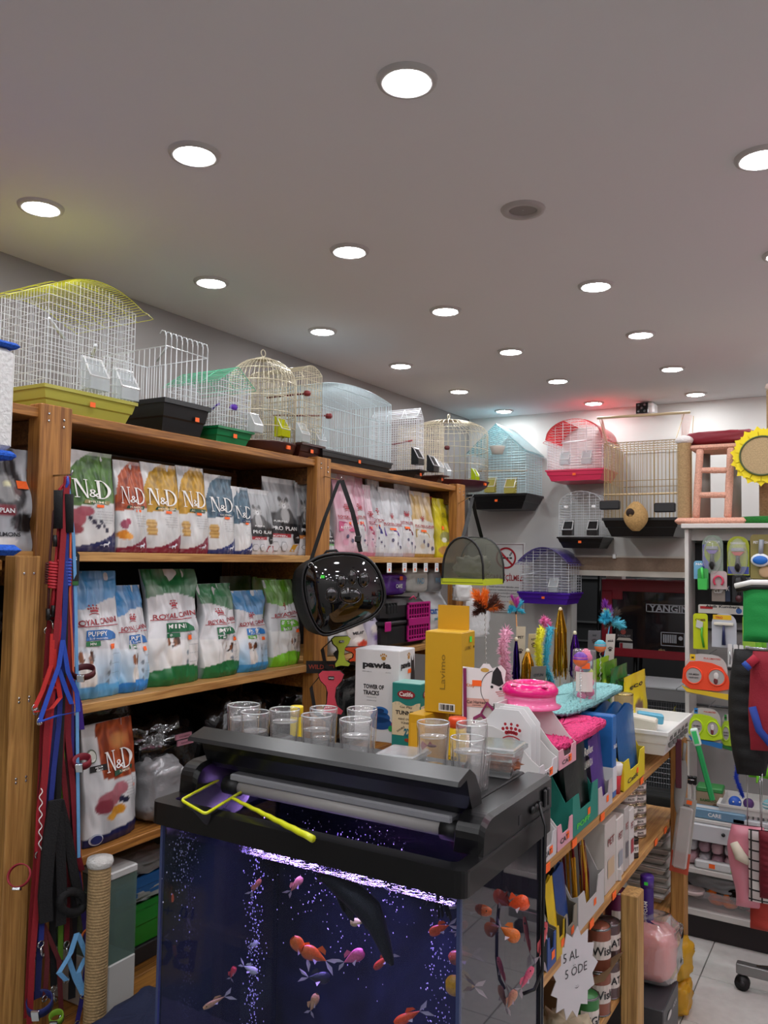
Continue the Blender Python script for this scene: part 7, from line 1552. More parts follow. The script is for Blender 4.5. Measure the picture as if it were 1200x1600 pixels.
def hookpack(label, x0, x1, yt, yb, col, Y=HY, cat='pet accessory', name='blister_pack', shape=None, grp='carded goods hanging on the wall unit', txt=None, tc='#f0f0f0', round_=0.2, see=False, tsz=.12):
    a, b_ = ony(x0, yt, Y), ony(x1, yb, Y); w_, h = b_.x - a.x, a.z - b_.z; r = empty(name, label, cat, ((a.x + b_.x) / 2, Y, b_.z), 0, grp)
    rr_ = min(w_, h) * round_; pts = [(-w_ / 2, 0), (w_ / 2, 0)] + [(w_ / 2 - rr_ + rr_ * math.sin(t), h - rr_ + rr_ * math.cos(t)) for t in [PI / 2 * (1 - i / 4) for i in range(5)]] + [(-w_ / 2 + rr_ - rr_ * math.sin(t), h - rr_ + rr_ * math.cos(t)) for t in [PI / 2 * i / 4 for i in range(5)]]
    g = G(); g.prism(pts, 0, .003, mat(col, .4)); g.build('card', r)
    g = G(); g.tube([(0, .003, h - .008), (0, 4.19 - Y, h - .004)], .0018, CHROME, 6); g.build('hook', r)
    if txt: g = G(); put_text(g, flat(-.001), txt, 0, h * .82, h * tsz, mat(tc, .5), .03, wid=w_ * .7); g.build('lettering', r)
    return r, w_, h
def brushtool(r, w_, h, hc, handle='#141416'):
    g = G(); g.prism([(-w_ * .3, h * .62), (w_ * .3, h * .62), (w_ * .26, h * .70), (-w_ * .26, h * .70)], -.02, -.004, mat('#9a9ca0', .3, .6)); g.prism([(-w_ * .12, h * .50), (w_ * .12, h * .50), (w_ * .30, h * .60), (-w_ * .30, h * .60)], -.018, -.003, mat(hc, .4)); g.build('brush_head', r)
    g = G(); g.tube([(0, -.012, h * .50), (0, -.014, h * .36), (0, -.014, h * .2), (0, -.012, h * .08)], [w_ * .09, w_ * .10, w_ * .17, w_ * .10], mat(handle, .4), 10); g.build('handle', r)
    g = G(); g.ell((0, -.010, h * .45), (w_ * .48, .016, h * .5), clear('#f2f6f4', .86, .05, 2.2), 16, 10); g.build('blister', r)
r, w_, h = hookpack('purple and green carded deshedding brush at the unit top left', 1097, 1130, 836, 895, '#8a9a8c', txt='FURMINATOR', round_=.45, tsz=.05); g = G(); put_rect(g, flat(-.0012), -w_ * .48, -w_ * .2, .005, h * .75, mat('#6a6cb8', .4)); put_poly(g, flat(-.0014), circ(0, h * .55, w_ * .4, 16, h * .3), mat('#98a82c', .4)); g.build('printed_panel', r); brushtool(r, w_, h, '#6a4c9c')
r, w_, h = hookpack('yellow-green carded deshedding brush with red head, top row', 1136, 1171, 838, 899, '#a8b428', txt='FURMINATOR', round_=.45, tsz=.05); g = G(); put_rect(g, flat(-.0012), -w_ * .48, w_ * .48, .005, h * .22, mat('#3c4a9c', .4)); g.build('printed_panel', r); brushtool(r, w_, h, '#b83c24')
r, w_, h = hookpack('carded slicker brush with blue oval pad at the right edge', 1172, 1206, 835, 905, '#8c8248', txt='PET BRUSH', tsz=.06); g = G(); g.ell((0, -.02, h * .42), (w_ * .46, .012, h * .15), mat('#dfe4ea', .3), 18, 8); g.ell((0, -.03, h * .42), (w_ * .36, .008, h * .10), mat('#1c6ac4', .4), 18, 8); g.build('brush_pad', r); g = G(); g.tube([(0, -.015, h * .5), (.005, -.015, h * .88)], w_ * .12, mat('#8a9098', .3), 10); g.build('handle', r); g = G(); g.ell((w_ * .2, -.006, h * .16), (w_ * .3, .006, h * .13), mat('#c8a880', .7), 12, 8); g.build('dog_print', r)
r, w_, h = hookpack('pale blue carded nail tool beside the side panel', 1084, 1106, 876, 905, '#6ca8c8', txt='NAIL'); g = G(); g.tube([(-.01, -.006, h * .2), (0, -.008, h * .5), (.012, -.006, h * .7)], .005, mat('#2c4a6c', .4), 8); g.build('tool', r)
r, w_, h = hookpack('bright green litter scoop hanging left on the unit', 1090, 1107, 888, 920, '#3f9a4c', name='litter_scoop', Y=HY - .03); g = G(); g.prism([(-w_ * .4, -.004), (w_ * .4, -.004), (w_ * .45, h * .5), (-w_ * .45, h * .5)], -.02, -.002, mat('#3cb44c', .4)); g.tube([(0, -.01, h * .5), (-.004, -.01, h * 1.05)], .006, mat('#4cd05c', .4), 8); g.build('scoop', r)
r, w_, h = hookpack('carded pink nail clipper on the unit', 1110, 1136, 892, 921, '#b8a8a8', Y=HY - .01); g = G(); g.tube([(.020 * math.cos(t), -.008, h * .45 + .022 * math.sin(t)) for t in np.linspace(-.9, PI + .9, 14)], .005, mat('#c83c58', .35), 8); g.build('clipper', r)
r, w_, h = hookpack('black bulbous brush hanging right of the pink clipper', 1144, 1166, 898, 942, '#1a1a1e', name='pet_brush', Y=HY - .01); g = G(); g.ell((0, -.012, h * .7), (w_ * .4, .02, h * .25), BLACK, 14, 8); g.tube([(0, -.012, h * .5), (0, -.012, h * .25)], .006, BLACK, 8); g.ell((0, -.012, h * .14), (w_ * .26, .012, h * .14), mat('#3c1018', .4), 10, 6); g.build('brush', r)
for k, (x0, x1, y0, y1, c, lab, t) in enumerate(((1112, 1133, 920, 940, '#8a8078', 'small brown and white card below the pink clipper', 'CLIP'), (1133, 1141, 915, 940, '#24304c', 'narrow navy card below the pink clipper', 'X'), (1091, 1168, 944, 961, '#c8c4bc', 'wide white card with blue round mark across the hooks', 'Akıllı Kumbara'), (1162, 1176, 900, 950, '#5c6c8c', 'small blue-grey card by the green garment', 'CAT'))):
    r, w_, h = hookpack(lab, x0, x1, y0, y1, c, Y=HY + .02 + .01 * k, txt=t, tc='#2a2a30' if k == 2 else '#e8e8e8', tsz=.3)
    if k == 2: g = G(); put_poly(g, flat(-.001), circ(w_ * .33, h * .4, h * .32), mat('#2a5a9c', .4)); put_rect(g, flat(-.001), -w_ * .46, -w_ * .2, h * .5, h * .8, mat('#a81c24', .4)); g.build('printed_panel', r)
r, w_, h = hookpack('lime card with green handled comb, left column', 1083, 1106, 958, 1015, '#c0cc14', txt='COMB', tc='#6a3c2c', tsz=.07); g = G(); g.prism([(-w_ * .3, h * .62), (w_ * .15, h * .56), (w_ * .2, h * .76), (-w_ * .22, h * .82)], -.008, -.002, mat('#c0c4c0', .4)); g.build('comb_head', r); g = G(); g.tube([(w_ * .12, -.006, h * .62), (w_ * .1, -.008, h * .4), (w_ * .25, -.008, h * .06)], .005, mat('#4ca82c', .4), 8); g.build('handle', r)
r, w_, h = hookpack('white card with navy handled deshedding rake, middle column', 1112, 1151, 958, 1013, '#b8bcc4', round_=.4); g = G(); put_rect(g, flat(-.001), -w_ * .45, w_ * .3, h * .82, h * .96, mat('#d8b01c', .4)); put_text(g, flat(-.002), 'TRIO', -w_ * .2, h * .88, h * .07, mat('#b82c24', .5), .03); g.build('printed_panel', r)
g = G(); g.box(-w_ * .4, w_ * .4, -.018, -.004, h * .66, h * .74, mat('#d8d4c4', .4), .002); g.build('blade', r); g = G(); g.tube([(0, -.012, h * .66), (0, -.012, h * .45), (0, -.012, h * .08)], [.004, .006, .009], mat('#1c2450', .35), 10); g.build('handle', r)
for k in range(4):
    x = 1137 + 9 * k; r, w_, h = hookpack('white strip card with metal clip, %s from the left' % ['first', 'second', 'third', 'fourth'][k], x, x + 7, 1006 + k, 1042 + k, '#d8d8d6', Y=HY - .01, grp='strip cards with metal clips'); g = G(); g.tube([(0, -.004, h * .7), (.003, -.006, h * .4), (0, -.004, h * .12)], .003, CHROME, 6); g.build('clip', r)
for k, (x0, y0) in enumerate(((1160, 962), (1170, 998), (1178, 998))): r, w_, h = hookpack(['green card with a cat head print near the clothes', 'lime card edge behind the cat print card', 'second lime card edge behind the cat print card'][k], x0, x0 + 20, y0, y0 + (52 if k == 0 else 22), ['#8cb83c', '#7ac038', '#6cb430'][k], Y=HY + .01 * k, txt='CAT', tsz=.1)
def vestcard(label, x0, x1, yt, yb, hcol, ccol, badge, Y):
    r, w_, h = hookpack(label, x0 + 4, x1 - 6, yt, yb, '#bdb9b6', Y=Y, name='harness_card', round_=.35, cat='harness'); m = mat(hcol, .6, 0, .2, 200)
    g = G(); f = flat(-.006); k = w_ / 2
    out = [(-1.12, .28), (-1.05, .62), (-.75, .80), (-.3, .83), (.3, .80), (.75, .72), (1.05, .50), (1.15, .22), (.6, .14), (-.7, .14)]
    g.prism([(x * k, y * h) for x, y in out], -.012, -.004, m); b_ = g.build('harness_body', r)
    for sx in (-.55, .52):
        g = G(); c = (sx * k, -.0125, h * .47); e = circ(c[0], c[2], k * .40, 20, h * .20); g.prism(e, -.0135, -.012, mat('#aaa6a4', .5)); g.build('armhole', r)
        g = G(); g.tube([(x, -.013, z) for x, z in e], .0035, m, 6, True); g.build('armhole_binding', r)
    g = G(); put_text(g, flat(-.0145), 'AIR-MESH', -.55 * k, h * .50, h * .045, gBK, .02, wid=k * .5); put_text(g, flat(-.0145), 'HARNESS', -.55 * k, h * .42, h * .04, gBK, .02, wid=k * .45); put_rect(g, flat(-.0012), -.75 * k, -.5 * k, h * .83, h * .98, mat(badge, .5)); put_text(g, flat(-.002), 'M', -.62 * k, h * .9, h * .06, gBK, .03); put_text(g, flat(-.0012), 'PULLMATED', .3 * k, h * .90, h * .04, mat('#d04c3c', .5), .02, wid=k * .8); g.build('lettering', r)
    g = G(); g.prism([(-1.15 * k, h * .20), (-.9 * k, h * .06), (1.1 * k, -.01), (1.15 * k, h * .08), (-.8 * k, h * .14)], -.009, -.003, mat(ccol, .5)); g.build('card_foot', r)
    g = G(); g.ell((.50 * k, -.0150, h * .50), (k * .12, .002, h * .09), mat('#d8d4d0', .6), 10, 6); g.ell((.48 * k, -.0150, h * .38), (k * .10, .002, h * .08), mat('#6c2c30', .6), 10, 6); g.build('dog_print', r)
vestcard('orange-red mesh dog harness on a grey card', 1066, 1143, 1020, 1090, '#ee4a24', '#e0c02c', '#e8c41c', HY - .12); vestcard('lime-yellow mesh dog harness on a card with blue foot', 1075, 1132, 1104, 1166, '#b8dc18', '#2470b0', '#2a80c8', HY - .10); vestcard('lime and green harness card half hidden by the puffer coat', 1124, 1165, 1115, 1175, '#a8cc2c', '#2c7c3c', '#2c9c3c', HY - .04)
# counter: basket of toys, bamboo brush box, brushes
r = empty('toy_basket', 'white slatted basket of cat toys on the counter', 'basket', (-.36, 3.93, .504), .02)
g = G(); tray(g, .46, .24, .07, mat('#d8d8d4', .4), .88); g.build('basket_body', r)
for k in range(20): g = G(); g.box(-.195 + .0195 * k, -.188 + .0195 * k, -.1165, -.1125, .014, .048, mat('#5c5c5a', .8)); g.build('slot', r)
for k, (c, dx, dy, s_, lab) in enumerate((('#2a5cc0', -.17, -.06, .026, 'blue ball with white dots in the counter basket'), ('#7ab0b8', -.04, -.03, .026, 'teal and white striped ball in the counter basket'), ('#e0a890', -.01, -.075, .026, 'orange and white striped ball in the counter basket'), ('#5c3a78', -.12, -.03, .022, 'violet fuzzy ball in the counter basket'), ('#3a9c6c', .02, .02, .022, 'green patterned ball in the counter basket'))):
    t = empty('toy_ball', lab, 'ball', (-.36 + dx, 3.93 + dy, .504 + .042 + s_), .4, 'balls in the counter basket'); g = G(); g.ell((0, 0, 0), (s_, s_, s_), mat(c, .5), 18, 12); g.build('ball', t)
    for j in (-1, 0, 1):
        if k in (1, 2): g = G(); z = j * s_ * .45; q_ = math.sqrt(max(0, s_ * s_ - z * z)) * 1.01; g.lathe([(q_, z - .003), (q_, z + .003)], WHITE, 20, cap=False); g.build('stripe', t)
        elif k == 0: g = G(); g.ell((j * s_ * .5, -s_ * .88, .3 * s_ * (j % 2)), (.004, .002, .004), WHITE, 8, 5); g.build('dot', t)
t = empty('toy_box', 'open pink and cream toy box lying in the basket', 'box', (-.26, 3.95, .595), .5, rx=.3); g = G(); g.box(-.10, .10, -.06, .04, -.012, .0, mat('#c8aca0', .6)); g.box(-.10, .10, .04, .045, -.012, .06, mat('#b04c50', .6)); g.build('carton', t)
boa('bright blue feather strand sticking up from the basket', [(-.52, 3.90, .74), (-.53, 3.9, .67), (-.50, 3.88, .60)], .014, '#1c3cb0', 30)
t = empty('plush_toy', 'lime green plush lizard draped over the basket', 'cat toy', (-.40, 3.99, .66), .2, None, -.3); g = G(); g.tube([(-.09, 0, .01), (-.04, 0, .03), (.02, 0, .02), (.09, 0, .035)], [.008, .026, .024, .006], mat('#6cc024', .9), 10); g.build('body', t)
for x, z in ((-.05, -.02), (.0, -.03), (.04, -.02)): g = G(); g.tube([(x, -.01, .02), (x - .01, -.03, z)], [.008, .004], mat('#6cc024', .9), 6); g.build('leg', t)
r = empty('brush_box', 'kraft and green box of bamboo brushes on the counter', 'box', (-.645, 3.93, .504), .05); g = G(); g.box(-.05, .06, -.03, .06, 0, .085, mat('#a08c70', .6), .002); g.box(-.05, .06, -.032, .062, .085, .105, mat('#3c8c48', .5), .004); put_text(g, flat(-.0315), 'BAMBOO', 0, .05, .012, mat('#3c6c34', .5), .02); put_poly(g, flat(-.0315), circ(.03, .025, .014), mat('#6c5440', .5)); g.build('carton', r)
for k in range(3): t = empty('grooming_brush', 'black bristle brush standing %s beside the bamboo box' % ['leftmost', 'in the middle', 'rightmost'][k], 'brush', (-.735 + .018 * k, 3.90, .504), 0, 'brushes beside the bamboo box'); g = G(); g.box(-.004, .004, -.004, .004, 0, .11, mat('#c8c4bc', .5)); g.build('handle', t); g = G(); g.box(-.008, .008, -.01, .01, .11, .145, BLACK, .002); g.build('bristles', t)
for k, (c, w_, h, x, lab) in enumerate((('#6c94b0', .24, .04, -.60, 'pale blue flat boxes lying on the counter front'), ('#a4443c', .14, .03, -.31, 'crumpled red pouch on the counter front'), ('#c4c8cc', .22, .022, -.42, 'white and blue flat pack on the counter front'))):
    r = empty('flat_pack', lab, 'package', (x, 3.835, .504)); g = G(); g.box(-w_ / 2, w_ / 2, -.045, .03, 0, h, mat(c, .4), .004); g.build('pack', r); g = G(); put_text(g, flat(-.0455), 'CARE', 0, h * .5, h * .4, WHITE, .02); put_rect(g, lambda a, b_, h=h: Vector((a, b_, h + .001)), -w_ * .4, w_ * .2, -.03, .01, mat('#c8ccd0', .4)); g.build('lettering', r)
# middle shelf packs
for k in range(14):
    x = -.70 + .052 * (k % 7) + (.03 if k % 7 > 3 else 0); z = .296 + .056 * (k // 7); nm = ['pale pink rolled pack', 'grey-white rolled pack', 'mauve rolled pack'][k % 3]
    r = empty('rolled_pack', '%s on the unit middle shelf, %s row, %s' % (nm, ['lower', 'upper'][k // 7], ['far left', 'second', 'third', 'fourth', 'fifth', 'sixth', 'seventh from left'][k % 7]), 'package', (x, 3.86, z), PI / 2, 'rolled packs on the unit middle shelf'); crinkle(r, .12, .05, .052, 90 + k, mat(['#c8a4ac', '#c4c4c8', '#a88894'][k % 3], .3, 0, .4, 30), .1, sq=.7, nu=18, nv=10)
r = empty('wipes_pack', 'white and green wipes pack at the middle shelf front', 'package', (-.60, 3.795, .296)); g = G(); g.box(-.08, .09, -.016, .016, 0, .035, mat('#d4d8d8', .35), .006); g.box(.06, .092, -.0165, .0165, .002, .033, mat('#5cc03c', .4), .004); g.build('pack', r); g = G(); sticker(g, flat(-.0175), -.01, .018, .024, .018); g.build('price_sticker', r)
# bottom shelf bins
r = empty('clear_bin', 'clear plastic bin with toys on the bottom shelf', 'bin', (-.585, 3.87, .126)); g = G(); tray(g, .29, .17, .075, clear('#e8e4e4', .82, .08, 2.0), .96); g.build('bin_body', r)
for k, (x, c, s_, lab, y) in enumerate(((-.60, '#f0761c', .030, 'orange rubber duck toy left in the clear bin', 3.84), (-.545, '#ee7a24', .026, 'second orange rubber toy in the clear bin', 3.83), (-.50, '#d8808c', .028, 'pink rubber toy in the clear bin', 3.86), (-.68, '#c8b0ac', .03, 'pale beige rubber toy in the clear bin', 3.87), (-.47, '#c86c7c', .024, 'rose rubber toy right in the clear bin', 3.84))):
    t = empty('rubber_toy', lab, 'pet toy', (x, y, .136), .4 * k, 'rubber toys in the clear bin'); m = mat(c, .35); g = G(); g.ell((0, 0, s_ * .7), (s_ * 1.2, s_ * .8, s_ * .7), m, 14, 10); g.build('body', t); g = G(); g.ell((-s_ * .6, 0, s_ * 1.7), (s_ * .55, s_ * .5, s_ * .55), m, 12, 8); g.build('head', t); g = G(); g.ell((-s_ * 1.2, 0, s_ * 1.6), (s_ * .25, s_ * .2, s_ * .12), mat('#e0902c', .4), 8, 6); g.build('beak', t)
for k, (x, w_, h, m, lab) in enumerate(((-.60, .26, .10, clear('#c8ccd0', .55, .15, 2.5), 'crumpled clear plastic wrap heaped over the toy bin'), (-.47, .16, .11, blackfilm, 'crumpled black plastic bag on the bottom shelf'), (-.29, .24, .13, clear('#c8ccd0', .6, .15, 2.2), 'clear wrapped packs right of the bottom divider'))):
    r = empty('plastic_bag', lab, 'plastic bag', (x, 3.91 - .02 * k, [.175, .135, .126][k])); crinkle(r, w_, .16, h * (.9 if k == 0 else 1), 120 + k, m, .25, sq=.7)
t = empty('pet_dish', 'pale pink oval dish on the clear bin at the left', 'dish', (-.69, 3.80, .178)); g = G(); g.lathe([(.03, 0), (.042, .008), (.044, .02), (.038, .020), (.030, .008), (.001, .008)], mat('#c8b4b0', .35), 24, sx=1.1, cap=False); g.build('bowl', t)

# ================================================================ CAT TREES ON TOP OF THE UNIT
ZTOP = 1.7775; TYC = 4.16
def ct(px, py, Y=TYC): return ony(px, py, Y)
pinkp = mat('#d8a48e', .95, 0, 1.0, 170, 0, .18); jute = mat('#a58a62', .9, 0, .5, 150, 0, .2)
def sisal(g, c, r_, z0, z1, m=jute, tt=0.0, pitch=.0075):
    n = max(3, int((z1 - z0) / pitch)); pr = []
    for i in range(n): z = z0 + (z1 - z0) * i / n; pr += [(r_ - .0022, z), (r_, z + pitch * .3), (r_, z + pitch * .65)]
    pr.append((r_ - .002, z1)); g.lathe(pr, m, 18, c)
a, b_ = ct(1060, 815), ct(1172, 815); W_t = b_.x - a.x
tr_ = empty('cat_tree', 'pink plush cat tree with ladder, jute post and dark red cushion', 'cat tree', (a.x, TYC, ZTOP))
def L_(px, py): p = ct(px, py); return Vector((p.x - a.x, 0, p.z - ZTOP))
def softbar(g, p, q, r_, m): p, q = Vector(p), Vector(q); d = (q - p); g.tube([p, p + d * .02] + [p + d * t / 6 for t in range(1, 6)] + [q - d * .02, q], [r_ * .6, r_] + [r_ * (1 + .04 * ((i * 7) % 3 - 1)) for i in range(5)] + [r_, r_ * .6], m, 12)
g = G(); g.box(0, W_t, -.10, .16, 0, .030, pinkp, .012); g.build('base', tr_)
x0 = L_(1072, 750); g = G(); sisal(g, (x0.x, -.04, 0), .033, .03, L_(1072, 693).z); g.build('sisal_post', tr_)
g = G(); g.ell((x0.x, -.04, L_(1072, 690).z), (.042, .042, .024), mat('#dedad6', .95, 0, 1, 120), 20, 12); g.build('plush_cap', tr_)
zb_, zt_ = .03, L_(1090, 702).z
g = G(); g.box(L_(1080, 700).x, L_(1172, 700).x, -.06, .17, zt_ - .012, zt_ + .014, pinkp, .01); g.build('top_platform', tr_)
for (p1, p2) in (((1091, 812), (1098, 702)), ((1140, 812), (1146, 736))):
    u, v = L_(*p1), L_(*p2); g = G(); softbar(g, (u.x, -.06, zb_), (v.x, -.07, zt_ - .01), .017, pinkp); g.build('ladder_rail', tr_)
for yy in (737, 775): u, v = L_(1097, yy), L_(1143, yy); g = G(); softbar(g, (u.x, -.065, u.z), (v.x, -.065, v.z), .014, pinkp); g.build('ladder_rung', tr_)
for x in (.10, .24): g = G(); g.lathe([(.03, .03), (.03, zt_ - .012)], mat('#8a8680', .9), 14, (x, .11, 0)); g.build('rear_post', tr_)
cu = empty('cushion', 'dark red cushion lying on top of the pink cat tree', 'cushion', (ct(1125, 690).x, TYC + .05, ZTOP + zt_ + .015)); crinkle(cu, .33, .2, .07, 33, mat('#7c1626', .6, 0, .3, 60), .08, 'cushion_body', sq=.6)
# sunflower tree
c = ony(1187, 712, TYC - .14); sf = empty('sunflower_cat_tree', 'cat tree with yellow felt sunflower around a jute scratching disc', 'cat tree', (c.x + .01, TYC, ZTOP)); cz = c.z - ZTOP; dk = (c - CAM_O).dot(FWD) / F_PX; gm = mat('#1c6a24', .95, 0, 1, 170, 0, .3); ylw = mat('#ecd81c', .7)
g = G(); g.lathe([(.11, 0), (.12, .006), (.12, .028), (.11, .034)], gm, 28); g.build('base', sf)
g = G(); sisal(g, (.0, .0, 0), .030, .034, cz + .02, mat('#8e6c4a', .9, 0, .5, 150, 0, .2)); g.build('sisal_post', sf)
for ring, n_, L0, yy in ((0, 15, 48 * dk, -.125), (1, 15, 44 * dk, -.131)):
    for k in range(n_):
        a_ = 2 * PI * (k + .5 * ring) / n_ + .05; R0 = 27 * dk; g = G(); ca, sa = math.cos(a_), math.sin(a_); w2 = 6.6 * dk
        pts = [(R0, -w2 * .8), ((R0 + L0) * .55, -w2 * 1.15), (L0 * .90, -w2 * .6), (L0, 0), (L0 * .90, w2 * .6), ((R0 + L0) * .55, w2 * 1.15), (R0, w2 * .8)]
        g.prism([(x * ca - z * sa + .0, cz + x * sa + z * ca) for x, z in pts], yy - .003, yy, ylw); g.build('petal', sf)
g = G(); m = G(); R1 = 32 * dk
g.add([(R1 * math.cos(t), -.140, cz + R1 * .95 * math.sin(t)) for t in [2 * PI * i / 40 for i in range(40)]] + [(R1 * math.cos(t), -.11, cz + R1 * .95 * math.sin(t)) for t in [2 * PI * i / 40 for i in range(40)]], [list(range(40)), list(range(79, 39, -1))] + [[i + 40, (i + 1) % 40 + 40, (i + 1) % 40, i] for i in range(40)], mat('#b09a72', .9, 0, .6, 200, 0, .2)); g.build('scratch_disc', sf)
g = G(); g.tube([(R1 * math.cos(t), -.141, cz + R1 * .95 * math.sin(t)) for t in [2 * PI * i / 40 for i in range(40)]], .004, mat('#4c5a34', .7), 6, True); g.build('disc_edging', sf)
tp = empty('cat_tree', 'tall jute scratching post cut off by the right edge', 'cat tree', (ct(1203, 650, TYC + .19).x + .02, TYC + .19, ZTOP)); g = G(); sisal(g, (0, 0, 0), .036, .02, .66); g.build('sisal_post', tp); g = G(); g.box(-.06, .20, -.06, .06, 0, .02, mat('#8c8880', .95, 0, 1, 120), .008); g.build('base', tp); g = G(); g.lathe([(.03, .66), (.042, .672), (.036, .69), (.001, .694)], mat('#d8c8bc', .95), 18, cap=False); g.build('plush_cap', tp)

# ================================================================ CLOTHES RAIL NEAR THE RIGHT EDGE
cp = onz(1160, 1547, 0); RY = cp.y + .0
cr_ = empty('clothes_rack', 'chrome clothes rack on black casters at the right edge', 'rack', (cp.x, RY, 0))
g = G(); g.tube([(0, -.012, .028), (0, .012, .028)], .027, BLACK, 16); g.tube([(0, -.013, .028), (0, .013, .028)], .010, mat('#2a2a2c', .4), 10); g.build('caster', cr_)
g = G(); g.box(-.02, .75, -.018, .018, .062, .100, mat('#8c8c8c', .3, .8), .003); g.build('base_bar', cr_); g = G(); g.bar((.05, 0, .10), (.40, .0, .16), .005, CHROME, 8); g.build('brace', cr_)
g = G(); g.lathe([(.006, .05), (.006, .064)], CHROME, 8); g.build('caster_stem', cr_)
g = G(); g.tube([(.36, 0, .10), (.36, 0, 1.545)], .013, CHROME, 12); g.build('upright', cr_)
for z in (1.50, 1.27, .86): g = G(); g.tube([(.02, 0, z), (.75, 0, z)], .011, CHROME, 12); g.build('rail', cr_)
g = G(); g.tube([(.70, -.012, .028), (.70, .012, .028)], .027, BLACK, 16); g.build('caster', cr_)
def garment(label, px, ytop, w_, H_, wf, col, th=.05, ridges=0, rz=PI / 2 - .3, dy=0.0, cat='clothes', name='dog_coat', m=None, rail=None):
    p = ony(px, ytop, RY + dy); r = empty(name, label, cat, p, rz, 'dog clothes on the rack'); m = m or mat(col, .75, 0, .3, 200)
    g = G()
    def fn(u, v):
        a = 2 * PI * u; k = wf(v); rd = (1 + .18 * abs(math.sin(ridges * PI * v))) if ridges else 1; e = max(.04, min(1, v * 10, (1 - v) * 10)) ** .5
        return (math.cos(a) * w_ / 2 * k * (1 + .04 * nz(u * 5, v * 6, px)), math.sin(a) * th / 2 * rd * e * (1 + .3 * nz(u * 4, v * 5, px + 3)), -H_ * v)
    g.grid(fn, 28, 44, m); g.build('fabric', r)
    zr = rail or 1.27; g = G(); q = Matrix.Rotation(-rz, 3, 'Z') @ (Vector((p.x, RY, zr + .012)) - p); g.tube([(0, 0, -.01), (q.x * .5, q.y * .5, q.z * .6), tuple(q)], .002, CHROME, 6); g.build('hanger_hook', r)
    return r
garment('long black quilted puffer dog coat hanging on the rack', 1172, 1015, .15, .47, lambda v: .55 + .5 * math.sin(PI * min(1, v * .8 + .12)), '#0b0b0d', .09, 9, .25)
r = garment('dark red and blue fleece dog sweater at the right edge', 1200, 1018, .13, .36, lambda v: .8 + .25 * math.sin(PI * v * .8), '#8c1428', .07, 0, .3, -.09)
g = G(); g.tube([(-.045, -.03, -.02), (-.075, -.03, -.05)], .016, mat('#a01830', .8), 12); g.tube([(-.072, -.03, -.046), (-.085, -.03, -.058)], .017, mat('#24489c', .8), 12); g.build('sleeve', r); g = G(); g.tube([(-.06, -.025, -.20), (-.04, -.04, -.28), (.0, -.045, -.33), (.05, -.04, -.36)], .014, mat('#203c90', .8), 10); g.build('blue_hem', r)
r = garment('bright green dog jacket with black and white striped collar', 1190, 912, .13, .22, lambda v: 1.0, '#149040', .06, 0, .0, -.02, rail=1.50)
g = G(); g.tube([(-.09, -.02, -.012), (-.03, -.03, .004), (.08, -.03, .006)], .011, mat('#e4e4e0', .7), 8); g.tube([(-.085, -.018, -.026), (-.03, -.028, -.012), (.08, -.028, -.010)], .010, BLACK, 8); g.build('collar', r)
r = garment('shiny pink dog raincoat hanging on the lower rail', 1168, 1290, .15, .30, lambda v: .75 + .2 * math.sin(5 * v), '#d88c98', .06, 0, .2, .0, m=mat('#dc8c9c', .22, 0, .4, 20), rail=.86)
g = G(); g.tube([(-.05, -.03, -.06), (-.03, -.05, -.10), (-.0, -.05, -.12)], [.015, .022, .012], mat('#d8d0bc', .95), 10); g.build('fur_trim', r)
pl_, nt, b = new_mat('plaid'); tc = nt.nodes.new('ShaderNodeTexCoord'); mp = nt.nodes.new('ShaderNodeMapping'); mp.inputs['Scale'].default_value = (28, 1, 28); ck = nt.nodes.new('ShaderNodeTexBrick'); ck.offset = 0; ck.inputs['Color1'].default_value = (.75, .72, .7, 1); ck.inputs['Color2'].default_value = (.5, .42, .42, 1); ck.inputs['Mortar'].default_value = (.02, .02, .02, 1); ck.inputs['Mortar Size'].default_value = .09; ck.inputs['Scale'].default_value = 1; ck.inputs['Brick Width'].default_value = 1; ck.inputs['Row Height'].default_value = 1
sx_ = nt.nodes.new('ShaderNodeSeparateXYZ'); cx2 = nt.nodes.new('ShaderNodeCombineXYZ'); nt.links.new(tc.outputs['Object'], mp.inputs[0]); nt.links.new(mp.outputs[0], sx_.inputs[0]); nt.links.new(sx_.outputs[0], cx2.inputs[0]); nt.links.new(sx_.outputs[2], cx2.inputs[1]); nt.links.new(cx2.outputs[0], ck.inputs[0]); nt.links.new(ck.outputs[0], b.inputs['Base Color']); b.inputs['Roughness'].default_value = .8
garment('black and white plaid dog shirt over the pink raincoat', 1190, 1298, .10, .26, lambda v: .9, '#ccc', .04, 0, .1, -.05, m=pl_, rail=.86)
garment('dark red quilted dog vest cut by the right edge', 1207, 1300, .09, .24, lambda v: 1, '#6c0f20', .06, 12, .1, -.08, rail=.86)
r = garment('red and black patterned dog sweater at the bottom of the rack', 1190, 1385, .10, .16, lambda v: .8, '#a83428', .05, 0, .1, .03, rail=.86)
